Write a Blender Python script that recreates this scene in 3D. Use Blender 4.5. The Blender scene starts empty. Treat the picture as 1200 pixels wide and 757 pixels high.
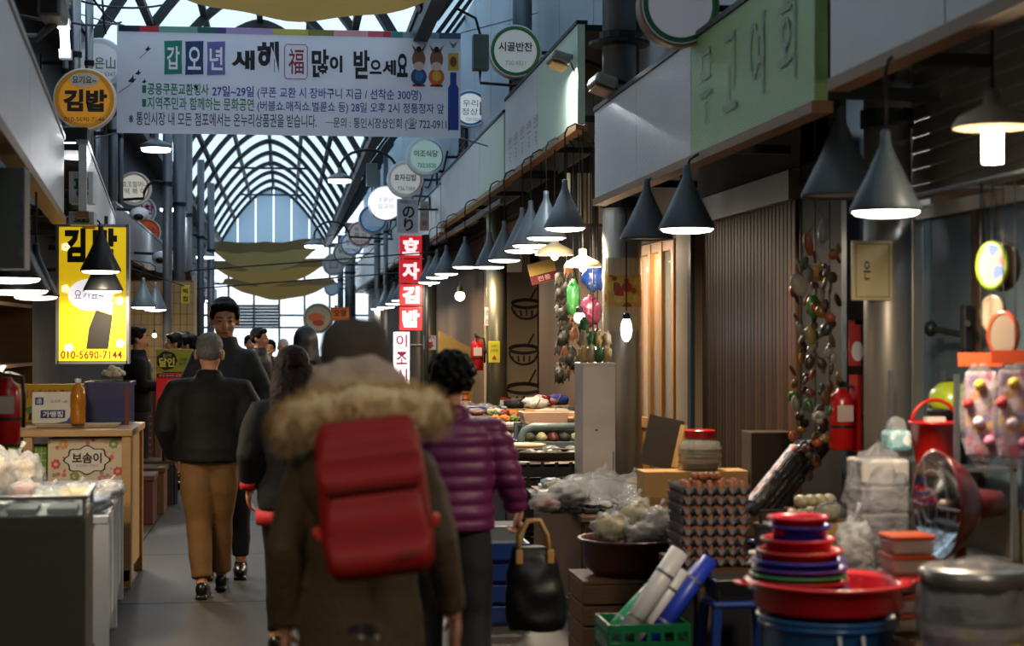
import bpy, math, random
from mathutils import Vector, Matrix, Euler, noise
R = math.radians
PI = math.pi
rng = random.Random(11)
sc = bpy.context.scene
col = sc.collection

# ------------------------------------------------------------------ camera
F, CX, CY = 2000.0, 600.0, 378.5            # focal length in pixels of the 1200 x 757 frame
EYE = 1.65
cd = bpy.data.cameras.new('camera')
cam = bpy.data.objects.new('camera', cd)
col.objects.link(cam)
cam.location = (0, 0, EYE)
cam.rotation_euler = (R(90) + math.atan(16.5 / F), 0, -math.atan(265 / F))
cd.sensor_width = 36; cd.sensor_fit = 'HORIZONTAL'; cd.lens = 36 * F / 1200
cd.clip_end = 400
cd.dof.use_dof = True; cd.dof.focus_distance = 15.5; cd.dof.aperture_fstop = 2.7
sc.camera = cam
# ------------------------------------------------------------------ world: even overcast sky
w = bpy.data.worlds.new('sky'); sc.world = w; w.use_nodes = True
bg = w.node_tree.nodes['Background']
bg.inputs[0].default_value = (0.82, 0.92, 1.0, 1); bg.inputs[1].default_value = 1.6
sc.view_settings.view_transform = 'Standard'; sc.view_settings.look = 'None'
sc.view_settings.gamma = 1; sc.view_settings.use_curve_mapping = False
sc.view_settings.exposure = 0.65
sc.cycles.max_bounces = 8; sc.cycles.transparent_max_bounces = 24
sc.cycles.caustics_reflective = False; sc.cycles.caustics_refractive = False
sc.cycles.sample_clamp_indirect = 4.0

_CM = Euler(cam.rotation_euler).to_matrix()
def ray(px, py): return _CM @ Vector(((px - CX) / F, -(py - CY) / F, -1))
ORG = Vector((0, 0, EYE))
def at_d(px, py, d): return ORG + ray(px, py) * d                 # distance along the lens axis
def at_y(px, py, y): r = ray(px, py); return ORG + r * (y / r.y)
def at_x(px, py, x): r = ray(px, py); return ORG + r * (x / r.x)
def at_z(px, py, z): r = ray(px, py); return ORG + r * ((z - EYE) / r.z)

# ------------------------------------------------------------------ materials
def lin(c):
    if isinstance(c, str):
        c = c.lstrip('#'); c = [int(c[i:i+2], 16) / 255 for i in (0, 2, 4)]
        c = [x / 12.92 if x <= .04045 else ((x + .055) / 1.055) ** 2.4 for x in c]
    return (c[0], c[1], c[2], 1)
_mats = {}
def M(name, c='#888888', rough=.6, metal=0, var=.18, scale=9, bump=.0, bscale=None, emit=0, ec=None, spec=.4, coat=0, stretch=None):
    if name in _mats: return _mats[name]
    m = bpy.data.materials.new(name); m.use_nodes = True; _mats[name] = m
    nt = m.node_tree; N = nt.nodes; L = nt.links
    b = N['Principled BSDF']
    c = lin(c)
    tc = N.new('ShaderNodeTexCoord'); src = tc.outputs['Object']
    if stretch:
        mp = N.new('ShaderNodeMapping'); mp.inputs['Scale'].default_value = stretch
        L.new(src, mp.inputs[0]); src = mp.outputs[0]
    n = N.new('ShaderNodeTexNoise'); n.inputs['Scale'].default_value = scale; n.inputs['Detail'].default_value = 5
    L.new(src, n.inputs['Vector'])
    mx = N.new('ShaderNodeMix'); mx.data_type = 'RGBA'
    mx.inputs[6].default_value = tuple(x * (1 - var) for x in c[:3]) + (1,)
    mx.inputs[7].default_value = tuple(min(1, x * (1 + var)) for x in c[:3]) + (1,)
    L.new(n.outputs[0], mx.inputs[0]); L.new(mx.outputs[2], b.inputs['Base Color'])
    b.inputs['Roughness'].default_value = rough; b.inputs['Metallic'].default_value = metal
    b.inputs['Specular IOR Level'].default_value = spec
    if coat: b.inputs['Coat Weight'].default_value = coat
    if bump:
        n2 = N.new('ShaderNodeTexNoise'); n2.inputs['Scale'].default_value = bscale or scale * 4; n2.inputs['Detail'].default_value = 4
        L.new(src, n2.inputs['Vector'])
        bp = N.new('ShaderNodeBump'); bp.inputs['Strength'].default_value = bump; bp.inputs['Distance'].default_value = .02
        L.new(n2.outputs[0], bp.inputs['Height']); L.new(bp.outputs[0], b.inputs['Normal'])
    if emit:
        b.inputs['Emission Color'].default_value = lin(ec) if ec else c
        b.inputs['Emission Strength'].default_value = emit
    return m
def ribbed(name, c, rough=.35, freq=22, axis='Z', depth=.4, var=.08, metal=0):
    """sheet with fine parallel ribs"""
    if name in _mats: return _mats[name]
    m = M(name, c, rough, metal, var, 2.5)
    nt = m.node_tree; N = nt.nodes; L = nt.links; b = N['Principled BSDF']
    tc = N.new('ShaderNodeTexCoord'); wv = N.new('ShaderNodeTexWave'); wv.wave_type = 'BANDS'; wv.bands_direction = axis
    wv.inputs['Scale'].default_value = freq; wv.inputs['Distortion'].default_value = .2
    L.new(tc.outputs['Object'], wv.inputs['Vector'])
    bp = N.new('ShaderNodeBump'); bp.inputs['Strength'].default_value = depth; bp.inputs['Distance'].default_value = .01
    L.new(wv.outputs['Fac'], bp.inputs['Height']); L.new(bp.outputs[0], b.inputs['Normal'])
    return m
def film(name, c='#ffffff', clear=.6, rough=.12, crinkle=.6, scale=14):
    """thin clear plastic or glass"""
    if name in _mats: return _mats[name]
    m = bpy.data.materials.new(name); m.use_nodes = True; _mats[name] = m
    nt = m.node_tree; N = nt.nodes; L = nt.links
    b = N['Principled BSDF']; b.inputs['Base Color'].default_value = lin(c); b.inputs['Roughness'].default_value = rough
    b.inputs['Specular IOR Level'].default_value = .7
    t = N.new('ShaderNodeBsdfTransparent'); t.inputs[0].default_value = lin(c)
    mx = N.new('ShaderNodeMixShader'); mx.inputs[0].default_value = clear
    L.new(b.outputs[0], mx.inputs[1]); L.new(t.outputs[0], mx.inputs[2]); L.new(mx.outputs[0], N['Material Output'].inputs[0])
    if crinkle:
        n = N.new('ShaderNodeTexNoise'); n.inputs['Scale'].default_value = scale; n.inputs['Detail'].default_value = 6
        tc = N.new('ShaderNodeTexCoord'); L.new(tc.outputs['Object'], n.inputs['Vector'])
        bp = N.new('ShaderNodeBump'); bp.inputs['Strength'].default_value = crinkle; bp.inputs['Distance'].default_value = .05
        L.new(n.outputs[0], bp.inputs['Height']); L.new(bp.outputs[0], b.inputs['Normal'])
    return m
def speckle(name, base, cols, scale=20, rough=.6, thr=.55):
    """printed pattern: scattered coloured cells on a base colour"""
    if name in _mats: return _mats[name]
    m = bpy.data.materials.new(name); m.use_nodes = True; _mats[name] = m
    nt = m.node_tree; N = nt.nodes; L = nt.links; b = N['Principled BSDF']; b.inputs['Roughness'].default_value = rough
    tc = N.new('ShaderNodeTexCoord'); v = N.new('ShaderNodeTexVoronoi'); v.inputs['Scale'].default_value = scale
    L.new(tc.outputs['Object'], v.inputs['Vector'])
    rp = N.new('ShaderNodeValToRGB'); rp.color_ramp.interpolation = 'CONSTANT'
    el = rp.color_ramp.elements; el[0].color = lin(cols[0]); el[0].position = 0
    for i, cc in enumerate(cols[1:], 1):
        e = el.new(i / len(cols)) if i < len(cols) - 0 and i > 1 else el[1]
        e.position = i / len(cols); e.color = lin(cc)
    sp = N.new('ShaderNodeSeparateColor'); L.new(v.outputs['Color'], sp.inputs[0]); L.new(sp.outputs[0], rp.inputs[0])
    th = N.new('ShaderNodeMath'); th.operation = 'LESS_THAN'; th.inputs[1].default_value = thr
    ms = N.new('ShaderNodeMath'); ms.operation = 'MULTIPLY'; ms.inputs[1].default_value = 1.0
    L.new(v.outputs['Distance'], ms.inputs[0]); L.new(ms.outputs[0], th.inputs[0])
    mx = N.new('ShaderNodeMix'); mx.data_type = 'RGBA'; mx.inputs[6].default_value = lin(base)
    L.new(th.outputs[0], mx.inputs[0]); L.new(rp.outputs[0], mx.inputs[7]); L.new(mx.outputs[2], b.inputs['Base Color'])
    return m
def thin(m, c, f):
    """cloth or vinyl that lets light through"""
    nt = m.node_tree; tr = nt.nodes.new('ShaderNodeBsdfTranslucent'); tr.inputs[0].default_value = lin(c); mx = nt.nodes.new('ShaderNodeMixShader'); mx.inputs[0].default_value = f
    nt.links.new(nt.nodes['Principled BSDF'].outputs[0], mx.inputs[1]); nt.links.new(tr.outputs[0], mx.inputs[2]); nt.links.new(mx.outputs[0], nt.nodes['Material Output'].inputs[0])
    return m
def glow(name, c, s): return M(name, c, .5, 0, .02, 3, emit=s)

# ------------------------------------------------------------------ mesh builder
class MB:
    def __init__(s): s.v = []; s.f = []
    def add(s, vs, fs, T=None):
        o = len(s.v)
        s.v += [tuple(T @ Vector(p)) if T else tuple(p) for p in vs]
        s.f += [tuple(i + o for i in q) for q in fs]
        return s
    def box(s, c, d, rot=None):
        x, y, z = d[0] / 2, d[1] / 2, d[2] / 2
        vs = [(-x,-y,-z),(x,-y,-z),(x,y,-z),(-x,y,-z),(-x,-y,z),(x,-y,z),(x,y,z),(-x,y,z)]
        T = Matrix.Translation(c)
        if rot: T = T @ Euler(rot).to_matrix().to_4x4()
        return s.add(vs, [(0,3,2,1),(4,5,6,7),(0,1,5,4),(1,2,6,5),(2,3,7,6),(3,0,4,7)], T)
    def bx(s, x0, x1, y0, y1, z0, z1): return s.box(((x0+x1)/2, (y0+y1)/2, (z0+z1)/2), (abs(x1-x0), abs(y1-y0), abs(z1-z0)))
    def loft(s, rings, caps=True, closed=True):
        o = len(s.v); n = len(rings[0])
        for r in rings: s.v += [tuple(p) for p in r]
        for i in range(len(rings) - 1):
            for j in range(n if closed else n - 1):
                k = (j + 1) % n
                s.f.append((o+i*n+j, o+i*n+k, o+(i+1)*n+k, o+(i+1)*n+j))
        if caps and closed:
            s.f.append(tuple(o + j for j in reversed(range(n))))
            s.f.append(tuple(o + (len(rings)-1)*n + j for j in range(n)))
        return s
    def tube(s, pts, r, n=8, caps=True, flat=1.0, up=None):
        pts = [Vector(p) for p in pts]
        rs = r if isinstance(r, (list, tuple)) else [r] * len(pts)
        rings = []; prev = None
        for i, p in enumerate(pts):
            a = pts[max(i-1, 0)]; b = pts[min(i+1, len(pts)-1)]
            t = (b - a).normalized()
            if prev is None:
                u = Vector(up) if up else (Vector((0,0,1)) if abs(t.z) < .9 else Vector((1,0,0)))
                u = (u - t * u.dot(t)).normalized()
            else:
                u = (prev - t * prev.dot(t)).normalized()
            prev = u; w_ = t.cross(u)
            rings.append([p + u*math.cos(2*PI*k/n)*rs[i]*flat + w_*math.sin(2*PI*k/n)*rs[i] for k in range(n)])
        return s.loft(rings, caps)
    def lathe(s, prof, n=20, c=(0,0,0), rot=None, caps=True, sx=1, sy=1):
        T = Matrix.Translation(c)
        if rot: T = T @ Euler(rot).to_matrix().to_4x4()
        rings = [[T @ Vector((max(r,1e-4)*math.cos(2*PI*k/n)*sx, max(r,1e-4)*math.sin(2*PI*k/n)*sy, z)) for k in range(n)] for r, z in prof]
        return s.loft(rings, caps)
    def prism(s, poly, y0, y1):
        n = len(poly); o = len(s.v)
        s.v += [(x, y0, z) for x, z in poly] + [(x, y1, z) for x, z in poly]
        s.f.append(tuple(o + i for i in range(n))); s.f.append(tuple(o + n + i for i in reversed(range(n))))
        for i in range(n): k = (i+1) % n; s.f.append((o+i, o+n+i, o+n+k, o+k))
        return s
    def ell(s, c, r, n=14, m=9, rot=None):
        if not isinstance(r, (tuple, list)): r = (r, r, r)
        T = Matrix.Translation(c)
        if rot: T = T @ Euler(rot).to_matrix().to_4x4()
        rings = []
        for i in range(m + 1):
            a = -PI/2 + PI*i/m; ca = max(math.cos(a), .02); sa = math.sin(a)
            rings.append([T @ Vector((r[0]*ca*math.cos(2*PI*k/n), r[1]*ca*math.sin(2*PI*k/n), r[2]*sa)) for k in range(n)])
        return s.loft(rings)
    def grid(s, fn, nu, nv):
        o = len(s.v)
        for i in range(nu+1):
            for j in range(nv+1): s.v.append(tuple(fn(i/nu, j/nv)))
        for i in range(nu):
            for j in range(nv):
                a = o+i*(nv+1)+j; s.f.append((a, a+nv+1, a+nv+2, a+1))
        return s
    def blob(s, c, r, n=16, m=10, amp=.25, freq=2.2, seed=0):
        o = len(s.v); s.ell((0,0,0), r, n, m)
        for i in range(o, len(s.v)):
            p = Vector(s.v[i]); q = Vector((p.x/r[0], p.y/r[1], p.z/r[2]))
            k = 1 + amp*noise.noise(q*freq + Vector((seed*7.3, seed*3.1, seed*1.7))) + amp*.5*noise.noise(q*freq*2.7 + Vector((seed*2.3, 5, seed)))
            s.v[i] = tuple(p*k + Vector(c))
        return s
    def xf(s, T): s.v = [tuple(T @ Vector(p)) for p in s.v]; return s
    def mesh(s, name):
        me = bpy.data.meshes.new(name); me.from_pydata(s.v, [], s.f); me.update(); return me
    def build(s, name, mat, parent=None, smooth=False, bevel=0, loc=None, solid=0):
        return link(name, s.mesh(name), mat, parent, smooth, bevel, loc, solid)
def link(name, me, mat, parent=None, smooth=False, bevel=0, loc=None, solid=0):
    o = bpy.data.objects.new(name, me); col.objects.link(o)
    if mat and not me.materials: me.materials.append(mat)
    if parent: o.parent = parent
    if loc: o.location = loc
    if smooth:
        for p in me.polygons: p.use_smooth = True
    if solid:
        md = o.modifiers.new('thick', 'SOLIDIFY'); md.thickness = solid
    if bevel:
        md = o.modifiers.new('bevel', 'BEVEL'); md.width = bevel; md.segments = 2; md.limit_method = 'ANGLE'
    return o
def tag(o, label, cat, group=None):
    o['label'] = label; o['category'] = cat
    if group: o['group'] = group
    return o
def thing(name, label, cat, loc=(0,0,0), rz=0, group=None):
    o = bpy.data.objects.new(name, None); col.objects.link(o); o.empty_display_size = .1
    o.location = loc; o.rotation_euler = (0, 0, rz)
    return tag(o, label, cat, group)
def struct(o, kind='structure'): o['kind'] = kind; return o
def dup(root, loc, rz=None, label=None):
    r = root.copy(); col.objects.link(r); r.location = loc
    if rz is not None: r.rotation_euler = (0, 0, rz)
    if label: r['label'] = label
    for ch in list(root.children):
        c = ch.copy(); col.objects.link(c); c.parent = r
        for g in ch.children:
            d = g.copy(); col.objects.link(d); d.parent = c
    return r
scratch = bpy.data.scenes.new('scratch')
def fuse(mb, vox, it=4, fn=None):
    """union of overlapping volumes as one smooth continuous surface"""
    me = mb.mesh('tmp'); o = bpy.data.objects.new('tmp', me); scratch.collection.objects.link(o)
    md = o.modifiers.new('r', 'REMESH'); md.mode = 'VOXEL'; md.voxel_size = vox
    if it:
        ms = o.modifiers.new('s', 'SMOOTH'); ms.iterations = it; ms.factor = .5
    scratch.view_layers[0].update(); dg = scratch.view_layers[0].depsgraph
    out = bpy.data.meshes.new_from_object(o.evaluated_get(dg))
    bpy.data.objects.remove(o); bpy.data.meshes.remove(me)
    if fn:
        ns = [v.normal.copy() for v in out.vertices]
        for v, n in zip(out.vertices, ns): v.co = fn(v.co, n)
        out.update()
    return out
_tc = {}
def text(s, cx, cz, w_, h_, y, mat, parent, bold=0, name='lettering', rot=0):
    """flat lettering in the XZ plane, facing -Y, fitted to the box w_ x h_ around (cx, cz)"""
    k = (s, bold)
    if k not in _tc:
        c = bpy.data.curves.new('t', 'FONT'); c.body = s; c.offset = bold; c.resolution_u = 3
        o = bpy.data.objects.new('t', c); scratch.collection.objects.link(o)
        scratch.view_layers[0].update(); dg = scratch.view_layers[0].depsgraph
        me = bpy.data.meshes.new_from_object(o.evaluated_get(dg))
        _tc[k] = ([tuple(v.co) for v in me.vertices], [tuple(p.vertices) for p in me.polygons])
        bpy.data.objects.remove(o); bpy.data.meshes.remove(me)
    vs, fs = _tc[k]
    x0 = min(v[0] for v in vs); x1 = max(v[0] for v in vs); y0 = min(v[1] for v in vs); y1 = max(v[1] for v in vs)
    cr, sr = math.cos(rot), math.sin(rot)
    out = []
    for v in vs:
        a = ((v[0]-x0)/(x1-x0)-.5)*w_; b = ((v[1]-y0)/(y1-y0)-.5)*h_
        out.append((cx + a*cr - b*sr, y, cz + a*sr + b*cr))
    mb = MB(); mb.v = out; mb.f = list(fs)
    return mb.build(name, mat, parent)
def ink(c): return M('ink ' + c, c, .6, 0, .06, 20)
def sweep(a, b, sag=.05, n=8):
    a, b = Vector(a), Vector(b)
    return [a.lerp(b, i/n) - Vector((0,0,sag*4*(i/n)*(1-i/n))) for i in range(n+1)]
def lamp_light(name, loc, parent, watts, size=.2, c=(1,.8,.56), kind='AREA', spread=None):
    l = bpy.data.lights.new(name, kind); l.energy = watts; l.color = c
    if kind == 'AREA': l.shape = 'DISK'; l.size = size
    elif kind == 'POINT': l.shadow_soft_size = size
    o = bpy.data.objects.new(name, l); col.objects.link(o); o.location = loc; o.parent = parent
    return o
# ================================================================== SETTING
m_floor = M('worn concrete', '#2b241a', .55, 0, .35, 1.6, bump=.12, bscale=30, spec=.5)
m_wall = M('sooty plaster', '#4a4440', .8, 0, .3, 2, bump=.2, bscale=12)
m_dark = M('dark painted steel', '#23262a', .5, .3, .2, 6)
m_steel = M('galvanised steel', '#8d9094', .35, .8, .2, 5)
m_iron = M('grey pipe', '#6d7176', .45, .5, .2, 4)
m_white = M('white enamel', '#d9dade', .35, 0, .06, 4)
m_black = M('black plastic', '#141416', .45, 0, .2, 9)
m_wood = M('pine wood', '#a98350', .55, 0, .25, 3, bump=.15, stretch=(1, 12, 1))
m_brownwood = M('brown wood', '#4d3420', .6, 0, .3, 3, bump=.2, stretch=(1, 1, 9))
m_tan = M('tan cardboard', '#b08a55', .75, 0, .1, 6)
m_pane = film('roof pane', '#c0d0dc', .75, .15, .1, 2)
m_glass = film('clear glass', '#f2f8fa', .86, .05, 0)
m_cable = M('cable black', '#101012', .6, 0, .1)

# floor: long concrete slabs with open joints
fl = MB().bx(-3.2, 4.6, -6, 64, -.12, -.012).build('floor', m_floor); struct(fl)
yy = -6
k = 0
while yy < 64:
    step = 2.4 if yy < 30 else 6
    for x0, x1 in ((-3.2, -1.15), (-1.14, .28), (.29, 1.7), (1.71, 4.6)):
        MB().bx(x0, x1, yy, yy + step - .012, -.02, rng.uniform(-.0015, 0)).build('slab', m_floor, fl)
    yy += step; k += 1

# walls
wl = struct(MB().bx(-3.2, -3.05, -6, 64, 0, 5.1).build('wall_left', m_wall))
wr = struct(MB().bx(4.45, 4.6, -6, 64, 0, 5.1).build('wall_right', m_wall))
struct(MB().bx(-3.2, 4.6, -6.15, -6, 0, 7.2).build('wall_back_blocker', m_wall))  # unseen wall added behind the viewer to shut out daylight
m_end = M('end masonry', '#8c8f92', .8)
# upper storey on the right: pale metal sheets between dark seams, standing proud of the shop fronts
uw = struct(MB().bx(2.86, 3.0, 1.5, 62, 3.35, 6.8).build('wall_upper_right', m_dark))
m_sheet = ribbed('pale blue grey sheet', '#b9c3cd', .4, 3, 'Y', .12)
y0 = 3.6
while y0 < 62:
    MB().bx(2.83, 2.86, y0 + .02, y0 + 1.98, 3.38, 6.78).build('panel', m_sheet, uw); y0 += 2
struct(MB().bx(2.86, 4.5, -6, 62, 3.2, 3.35).build('trim_1', m_dark))     # shop ceilings
ul = struct(MB().bx(-2.95, -2.75, -6, 62, 3.2, 5.1).build('wall_upper_left', M('upper left soot', '#3a3c40', .7)))
struct(MB().bx(-3.06, -2.75, -6, 62, 3.1, 3.2).build('trim_2', m_dark))

# ------------------------------------------------------------------ roof: pointed glass vault on dark ribs
RC, RH, RS, RA = -.45, 1.95, 5.1, 2.05
def arch(u, dr=0):      # u -1..1
    x = u; z = (1 - abs(u) ** 1.75) * .94 + .06 * (1 - abs(u))
    return RC + (RH + dr) * x, RS + (RA + dr) * z
roof = MB()
for s_ in (-1, 1): roof.bx(RC + s_ * (RH + .0) - .08, RC + s_ * RH + .08, -6, 63, RS - .12, RS + .06)
roof = struct(roof.build('ceiling', m_dark))
NU = 16
rib_me = None
ys = [-6 + 3 * i for i in range(24)]
for y in ys:
    if rib_me is None:
        mb = MB(); rings = []
        for i in range(NU * 2 + 1):
            u = -1 + i / NU; a = arch(u, .02); b = arch(u, -.1)
            rings.append([(a[0], -.14, a[1]), (a[0], .14, a[1]), (b[0], .14, b[1]), (b[0], -.14, b[1])])
        mb.loft(rings); rib_me = mb.mesh('rib')
    link('rib', rib_me, m_dark, roof, loc=(0, y, 0))
for u in (-.97, -.72, -.42, 0, .42, .72, .97):
    x, z = arch(u); MB().bx(x - .05, x + .05, -6, 63, z - .05, z + .03).build('purlin', m_dark, roof)
m_pane_d = film('dimmed roof pane', '#b4b8ba', .44, .4, .1, 2)  # unseen near panes made dimmer to hold back daylight
for s_ in (-1, 1):
    for a0, a1 in ((0, .42), (.42, .72), (.72, 1)):
        mb = MB()
        mb.grid(lambda u, v: (arch(s_ * (a0 + (a1 - a0) * u), .03)[0], .03 + 2.94 * v, arch(s_ * (a0 + (a1 - a0) * u), .03)[1]), 3, 1)
        me = mb.mesh('pane'); me_d = mb.mesh('pane')
        for y in ys[:-1]: link('pane', me if y > 11 else me_d, m_pane if y > 11 else m_pane_d, roof, loc=(0, y, 0))
# flat glazed strips from the vault to the upper walls
struct(MB().prism([(RC + RH + .1, 5.1), (2.84, 6.8), (2.84, 6.83), (RC + RH + .1, 5.13)], -6, 11).build('ceiling_near', film('dimmed strip pane', '#b4b8ba', .44, .4, .1, 2)))  # unseen near strip, its glass dimmed to cut daylight over the stalls
SL = [(RC + RH + .1, 5.1), (2.84, 6.8)]
sg = struct(MB().prism([(SL[0][0], 5.1), (2.84, 6.8), (2.84, 6.83), (SL[0][0], 5.13)], 11, 63).build('ceiling_right', film('milky pane', '#c9d6de', .75, .3, .1)))
for y in ys: MB().prism([(SL[0][0], 5.0), (2.82, 6.7), (2.82, 6.79), (SL[0][0], 5.09)], y - .06, y + .06).build('beam', m_dark, sg)
struct(MB().bx(-3.06, RC - RH, -6, 63, 5.1, 5.14).build('ceiling_left', m_dark))
# truss under the ridge, far part of the street
for y in (39, 48, 57): 
    mb = MB(); a = arch(-.55); b = arch(.55)
    mb.box(((a[0]+b[0])/2, y, a[1]-.05), (b[0]-a[0], .05, .06)); mb.box((RC, y, (a[1]+RS+RA)/2), (.05, .05, RS+RA-a[1]))
    mb.build('tie_beam', m_dark, roof)
# far gable: translucent fan of sheets above a glazed end wall
ge = MB().bx(-3.2, 4.6, 63.2, 63.4, 5.02, 5.12)
ge = struct(ge.build('wall_end', m_end))
m_gab = film('gable sheet', '#c4d6e2', .42, .5, 0)
NG = 6
for i in range(NG):
    u0 = -1 + 2 * i / NG; u1 = -1 + 2 * (i + 1) / NG
    n = 6; poly = [(arch(u0)[0] + .02, RS)] + [(arch(u0 + (u1-u0)*j/n)[0] + (.02 if j == 0 else -.02 if j == n else 0), arch(u0 + (u1-u0)*j/n)[1]) for j in range(n+1)] + [(arch(u1)[0] - .02, RS)]
    MB().prism(poly, 63.2, 63.23).build('gable_sheet', m_gab, ge)
# end wall glazing below, with mullions and lower blinds
m_bright = film('frosted end glass', '#f4f8fb', .9, .4, 0)
wn = struct(MB().bx(-3.0, 4.4, 63.28, 63.36, 0, .9).build('window_1', m_end))
for zz in (.9, 2.0, 2.45, 3.6, 4.4, 5.0): MB().bx(-3.0, 4.4, 63.25, 63.33, zz - .04, zz + .04).build('transom', m_iron, wn)
for i in range(9):
    x = -3.0 + i * .92
    MB().bx(x - .04, x + .04, 63.22, 63.34, .9, 5.05).build('mullion', m_iron, wn)
    if i < 8:
        for z0, z1 in ((.94, 1.96), (2.04, 2.41), (2.49, 3.56), (3.64, 4.36), (4.44, 4.96)):
            MB().bx(x + .04, x + .88, 63.29, 63.3, z0, z1).build('pane', m_bright, wn)
m_slat = M('pale blind slat', '#a9a49c', .7)
for i in (1, 2):
    for j in range(7): MB().box((-3.0 + i * .92 + .46, 63.2, 2.1 + j * .115), (.84, .02, .105), (R(25), 0, 0)).build('blind_slat', m_slat, wn)

# ------------------------------------------------------------------ pillars
def pillar(px, d, rad, label, mat):
    p = at_d(px, 395, d); t = thing('pillar', label, 'pillar', (p.x, p.y, 0))
    MB().lathe([(rad, 0), (rad, 3.2)], 24).build('shaft', mat, t, True)
    MB().lathe([(rad + .03, 0), (rad + .03, .06), (rad, .08)], 24).build('base_ring', m_dark, t)
    MB().lathe([(rad + .015, 2.62), (rad + .015, 2.7)], 24).build('collar', m_dark, t)
    return t
m_pill = M('brushed green grey steel', '#9a9478', .35, .75, .15, 3)
m_pill2 = M('dull steel column', '#9a948a', .4, .6, .2, 3)
pil1 = pillar(582, 20.6, .125, 'round steel pillar bearing a small yellow notice', m_pill)
pil2 = pillar(502, 29, .14, 'round steel pillar beside the rolled bamboo screen', m_pill)
pil3 = pillar(729, 12.9, .148, 'thick steel pillar with a printed poster wrapped around it', m_pill2)
pil4 = pillar(1040, 7.9, .108, 'steel column carrying a cream notice plate', m_pill2)

# ------------------------------------------------------------------ fascias on the right
m_f_white = ribbed('white ribbed board', '#d0d4d6', .3, 26, 'Z', .35)
m_f_green = ribbed('green printed board', '#9cc47c', .35, 26, 'Z', .35)
m_f_pale = ribbed('pale green board', '#c4dcc2', .3, 26, 'Z', .35)
m_lip = M('fascia lip', '#8a6a48', .5, .2)
def fascia(x, segs, z0, z1, label, tilt=0, frame=m_dark, th=.06):
    y0 = segs[0][0]; y1 = segs[-1][1]
    t = thing('shop_fascia', label, 'fascia', (x, y0, z0))
    for a, b, m in segs: MB().bx(-th, 0, a - y0 + .006, b - y0 - .006, .0, z1 - z0).build('panel', m, t, bevel=.004)
    MB().bx(-th - .015, .02, 0, y1 - y0, -.05, 0).build('lower_lip', m_lip, t)
    MB().bx(-th - .01, .02, 0, y1 - y0, z1 - z0, z1 - z0 + .03).build('upper_lip', frame, t)
    # awning board back to the shop
    MB().bx(0, 2.815 - x, 0.02, y1 - y0 - .02, z1 - z0 - .05, z1 - z0).build('cover_board', frame, t)
    for q in range(int((y1 - y0) / 2.2) + 1):
        MB().bx(0, 2.815 - x, q * 2.2 + .05, q * 2.2 + .1, .02, .07).build('bracket', m_dark, t)
    return t
F1 = fascia(2.3, [(4.3, 5.6, m_f_white), (5.6, 6.85, m_f_white)], 2.72, 3.34, 'white ribbed fascia over the window with hanging toys')
F2 = fascia(2.3, [(7.05, 9.3, m_f_green), (9.3, 10.8, m_f_white), (10.8, 12.3, m_f_white)], 2.66, 3.3, 'white and bright green fascia above the egg stall')
F3 = fascia(2.32, [(13.15, 15.3, m_f_pale), (15.3, 17.6, m_f_white)], 3.32, 4.1, 'pale green and white fascia lit from above by a floodlight')
F4 = fascia(2.32, [(17.7, 20, m_f_pale), (20, 22.4, m_f_white), (22.4, 25, m_f_white)], 3.3, 4.0, 'pale fascia above the long row of cone lamps')
F5 = fascia(2.32, [(25.1, 29, m_f_white), (29, 33, m_f_pale)], 3.2, 3.9, 'weathered white fascia behind the red stacked letter sign')
F6 = fascia(2.32, [(33.1, 40, m_f_white), (40, 48, m_f_white)], 3.2, 3.95, 'long grey white fascia far down the market beneath the roundels')
F7 = fascia(2.32, [(48.1, 62, m_f_white)], 3.2, 4.0, 'last white fascia before the glazed end of the market')
# faint shop lettering on the green board
mi = M('faded blue letter', '#93b08a', .5)
for i, (ch, yq) in enumerate((('회', 7.45), ('여', 7.95), ('고', 8.45), ('무', 8.95))):
    o = text(ch, 0, 0, .26, .4, 0, mi, F2, .0)
    o.rotation_euler = (0, 0, -PI/2); o.location = (-.068, yq - 7.05, .34)
mr = M('faded red letter', '#a06a72', .5)
for i in range(5):
    o = text('반찬', 0, 0, .24, .12, 0, mr, F3, .0); o.rotation_euler = (0, 0, -PI/2); o.location = (-.068, 2.2 + i * .45, .3)
    o = text('국', 0, 0, .12, .12, 0, mr, F3, .0); o.rotation_euler = (0, 0, -PI/2); o.location = (-.068, 2.2 + i * .45, .14)

# ------------------------------------------------------------------ fascias on the left (their line swings away from the aisle)
def fascia_l(p0, p1, z0, z1, label, n=3, m=None, bk=1.0):
    p0 = Vector((p0[0], p0[1], 0)); p1 = Vector((p1[0], p1[1], 0)); L = (p1 - p0).length
    rz = math.atan2(p1.y - p0.y, p1.x - p0.x) - PI/2
    t = thing('shop_fascia', label, 'fascia', (p0.x, p0.y, z0), rz)
    for i in range(n): MB().bx(0, .06, L*i/n + .006, L*(i+1)/n - .006, 0, z1 - z0).build('panel', m or m_f_white, t, bevel=.004)
    MB().bx(-.02, .075, 0, L, -.05, 0).build('lower_lip', m_lip, t)
    MB().bx(-.02, .07, 0, L, z1 - z0, z1 - z0 + .03).build('upper_lip', m_steel, t)
    MB().bx(-bk, 0, .02, L - .02, z1 - z0 - .05, z1 - z0).build('cover_board', m_dark, t)
    for q in range(3): MB().bx(-bk, 0, L*(q+.3)/3, L*(q+.3)/3 + .05, .02, .07).build('bracket', m_dark, t)
    return t
a = at_d(-60, 300, 5.2); b = at_d(74, 262, 12.3)
FL1 = fascia_l((-1.02, 5.0), (-1.62, 12.4), 2.5, 3.05, 'white ribbed fascia over the snack counters', 4)
FL2 = fascia_l((-1.52, 12.9), (-2.1, 21), 2.58, 3.08, 'white fascia behind the orange round sign', 4, None, .6)
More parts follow.
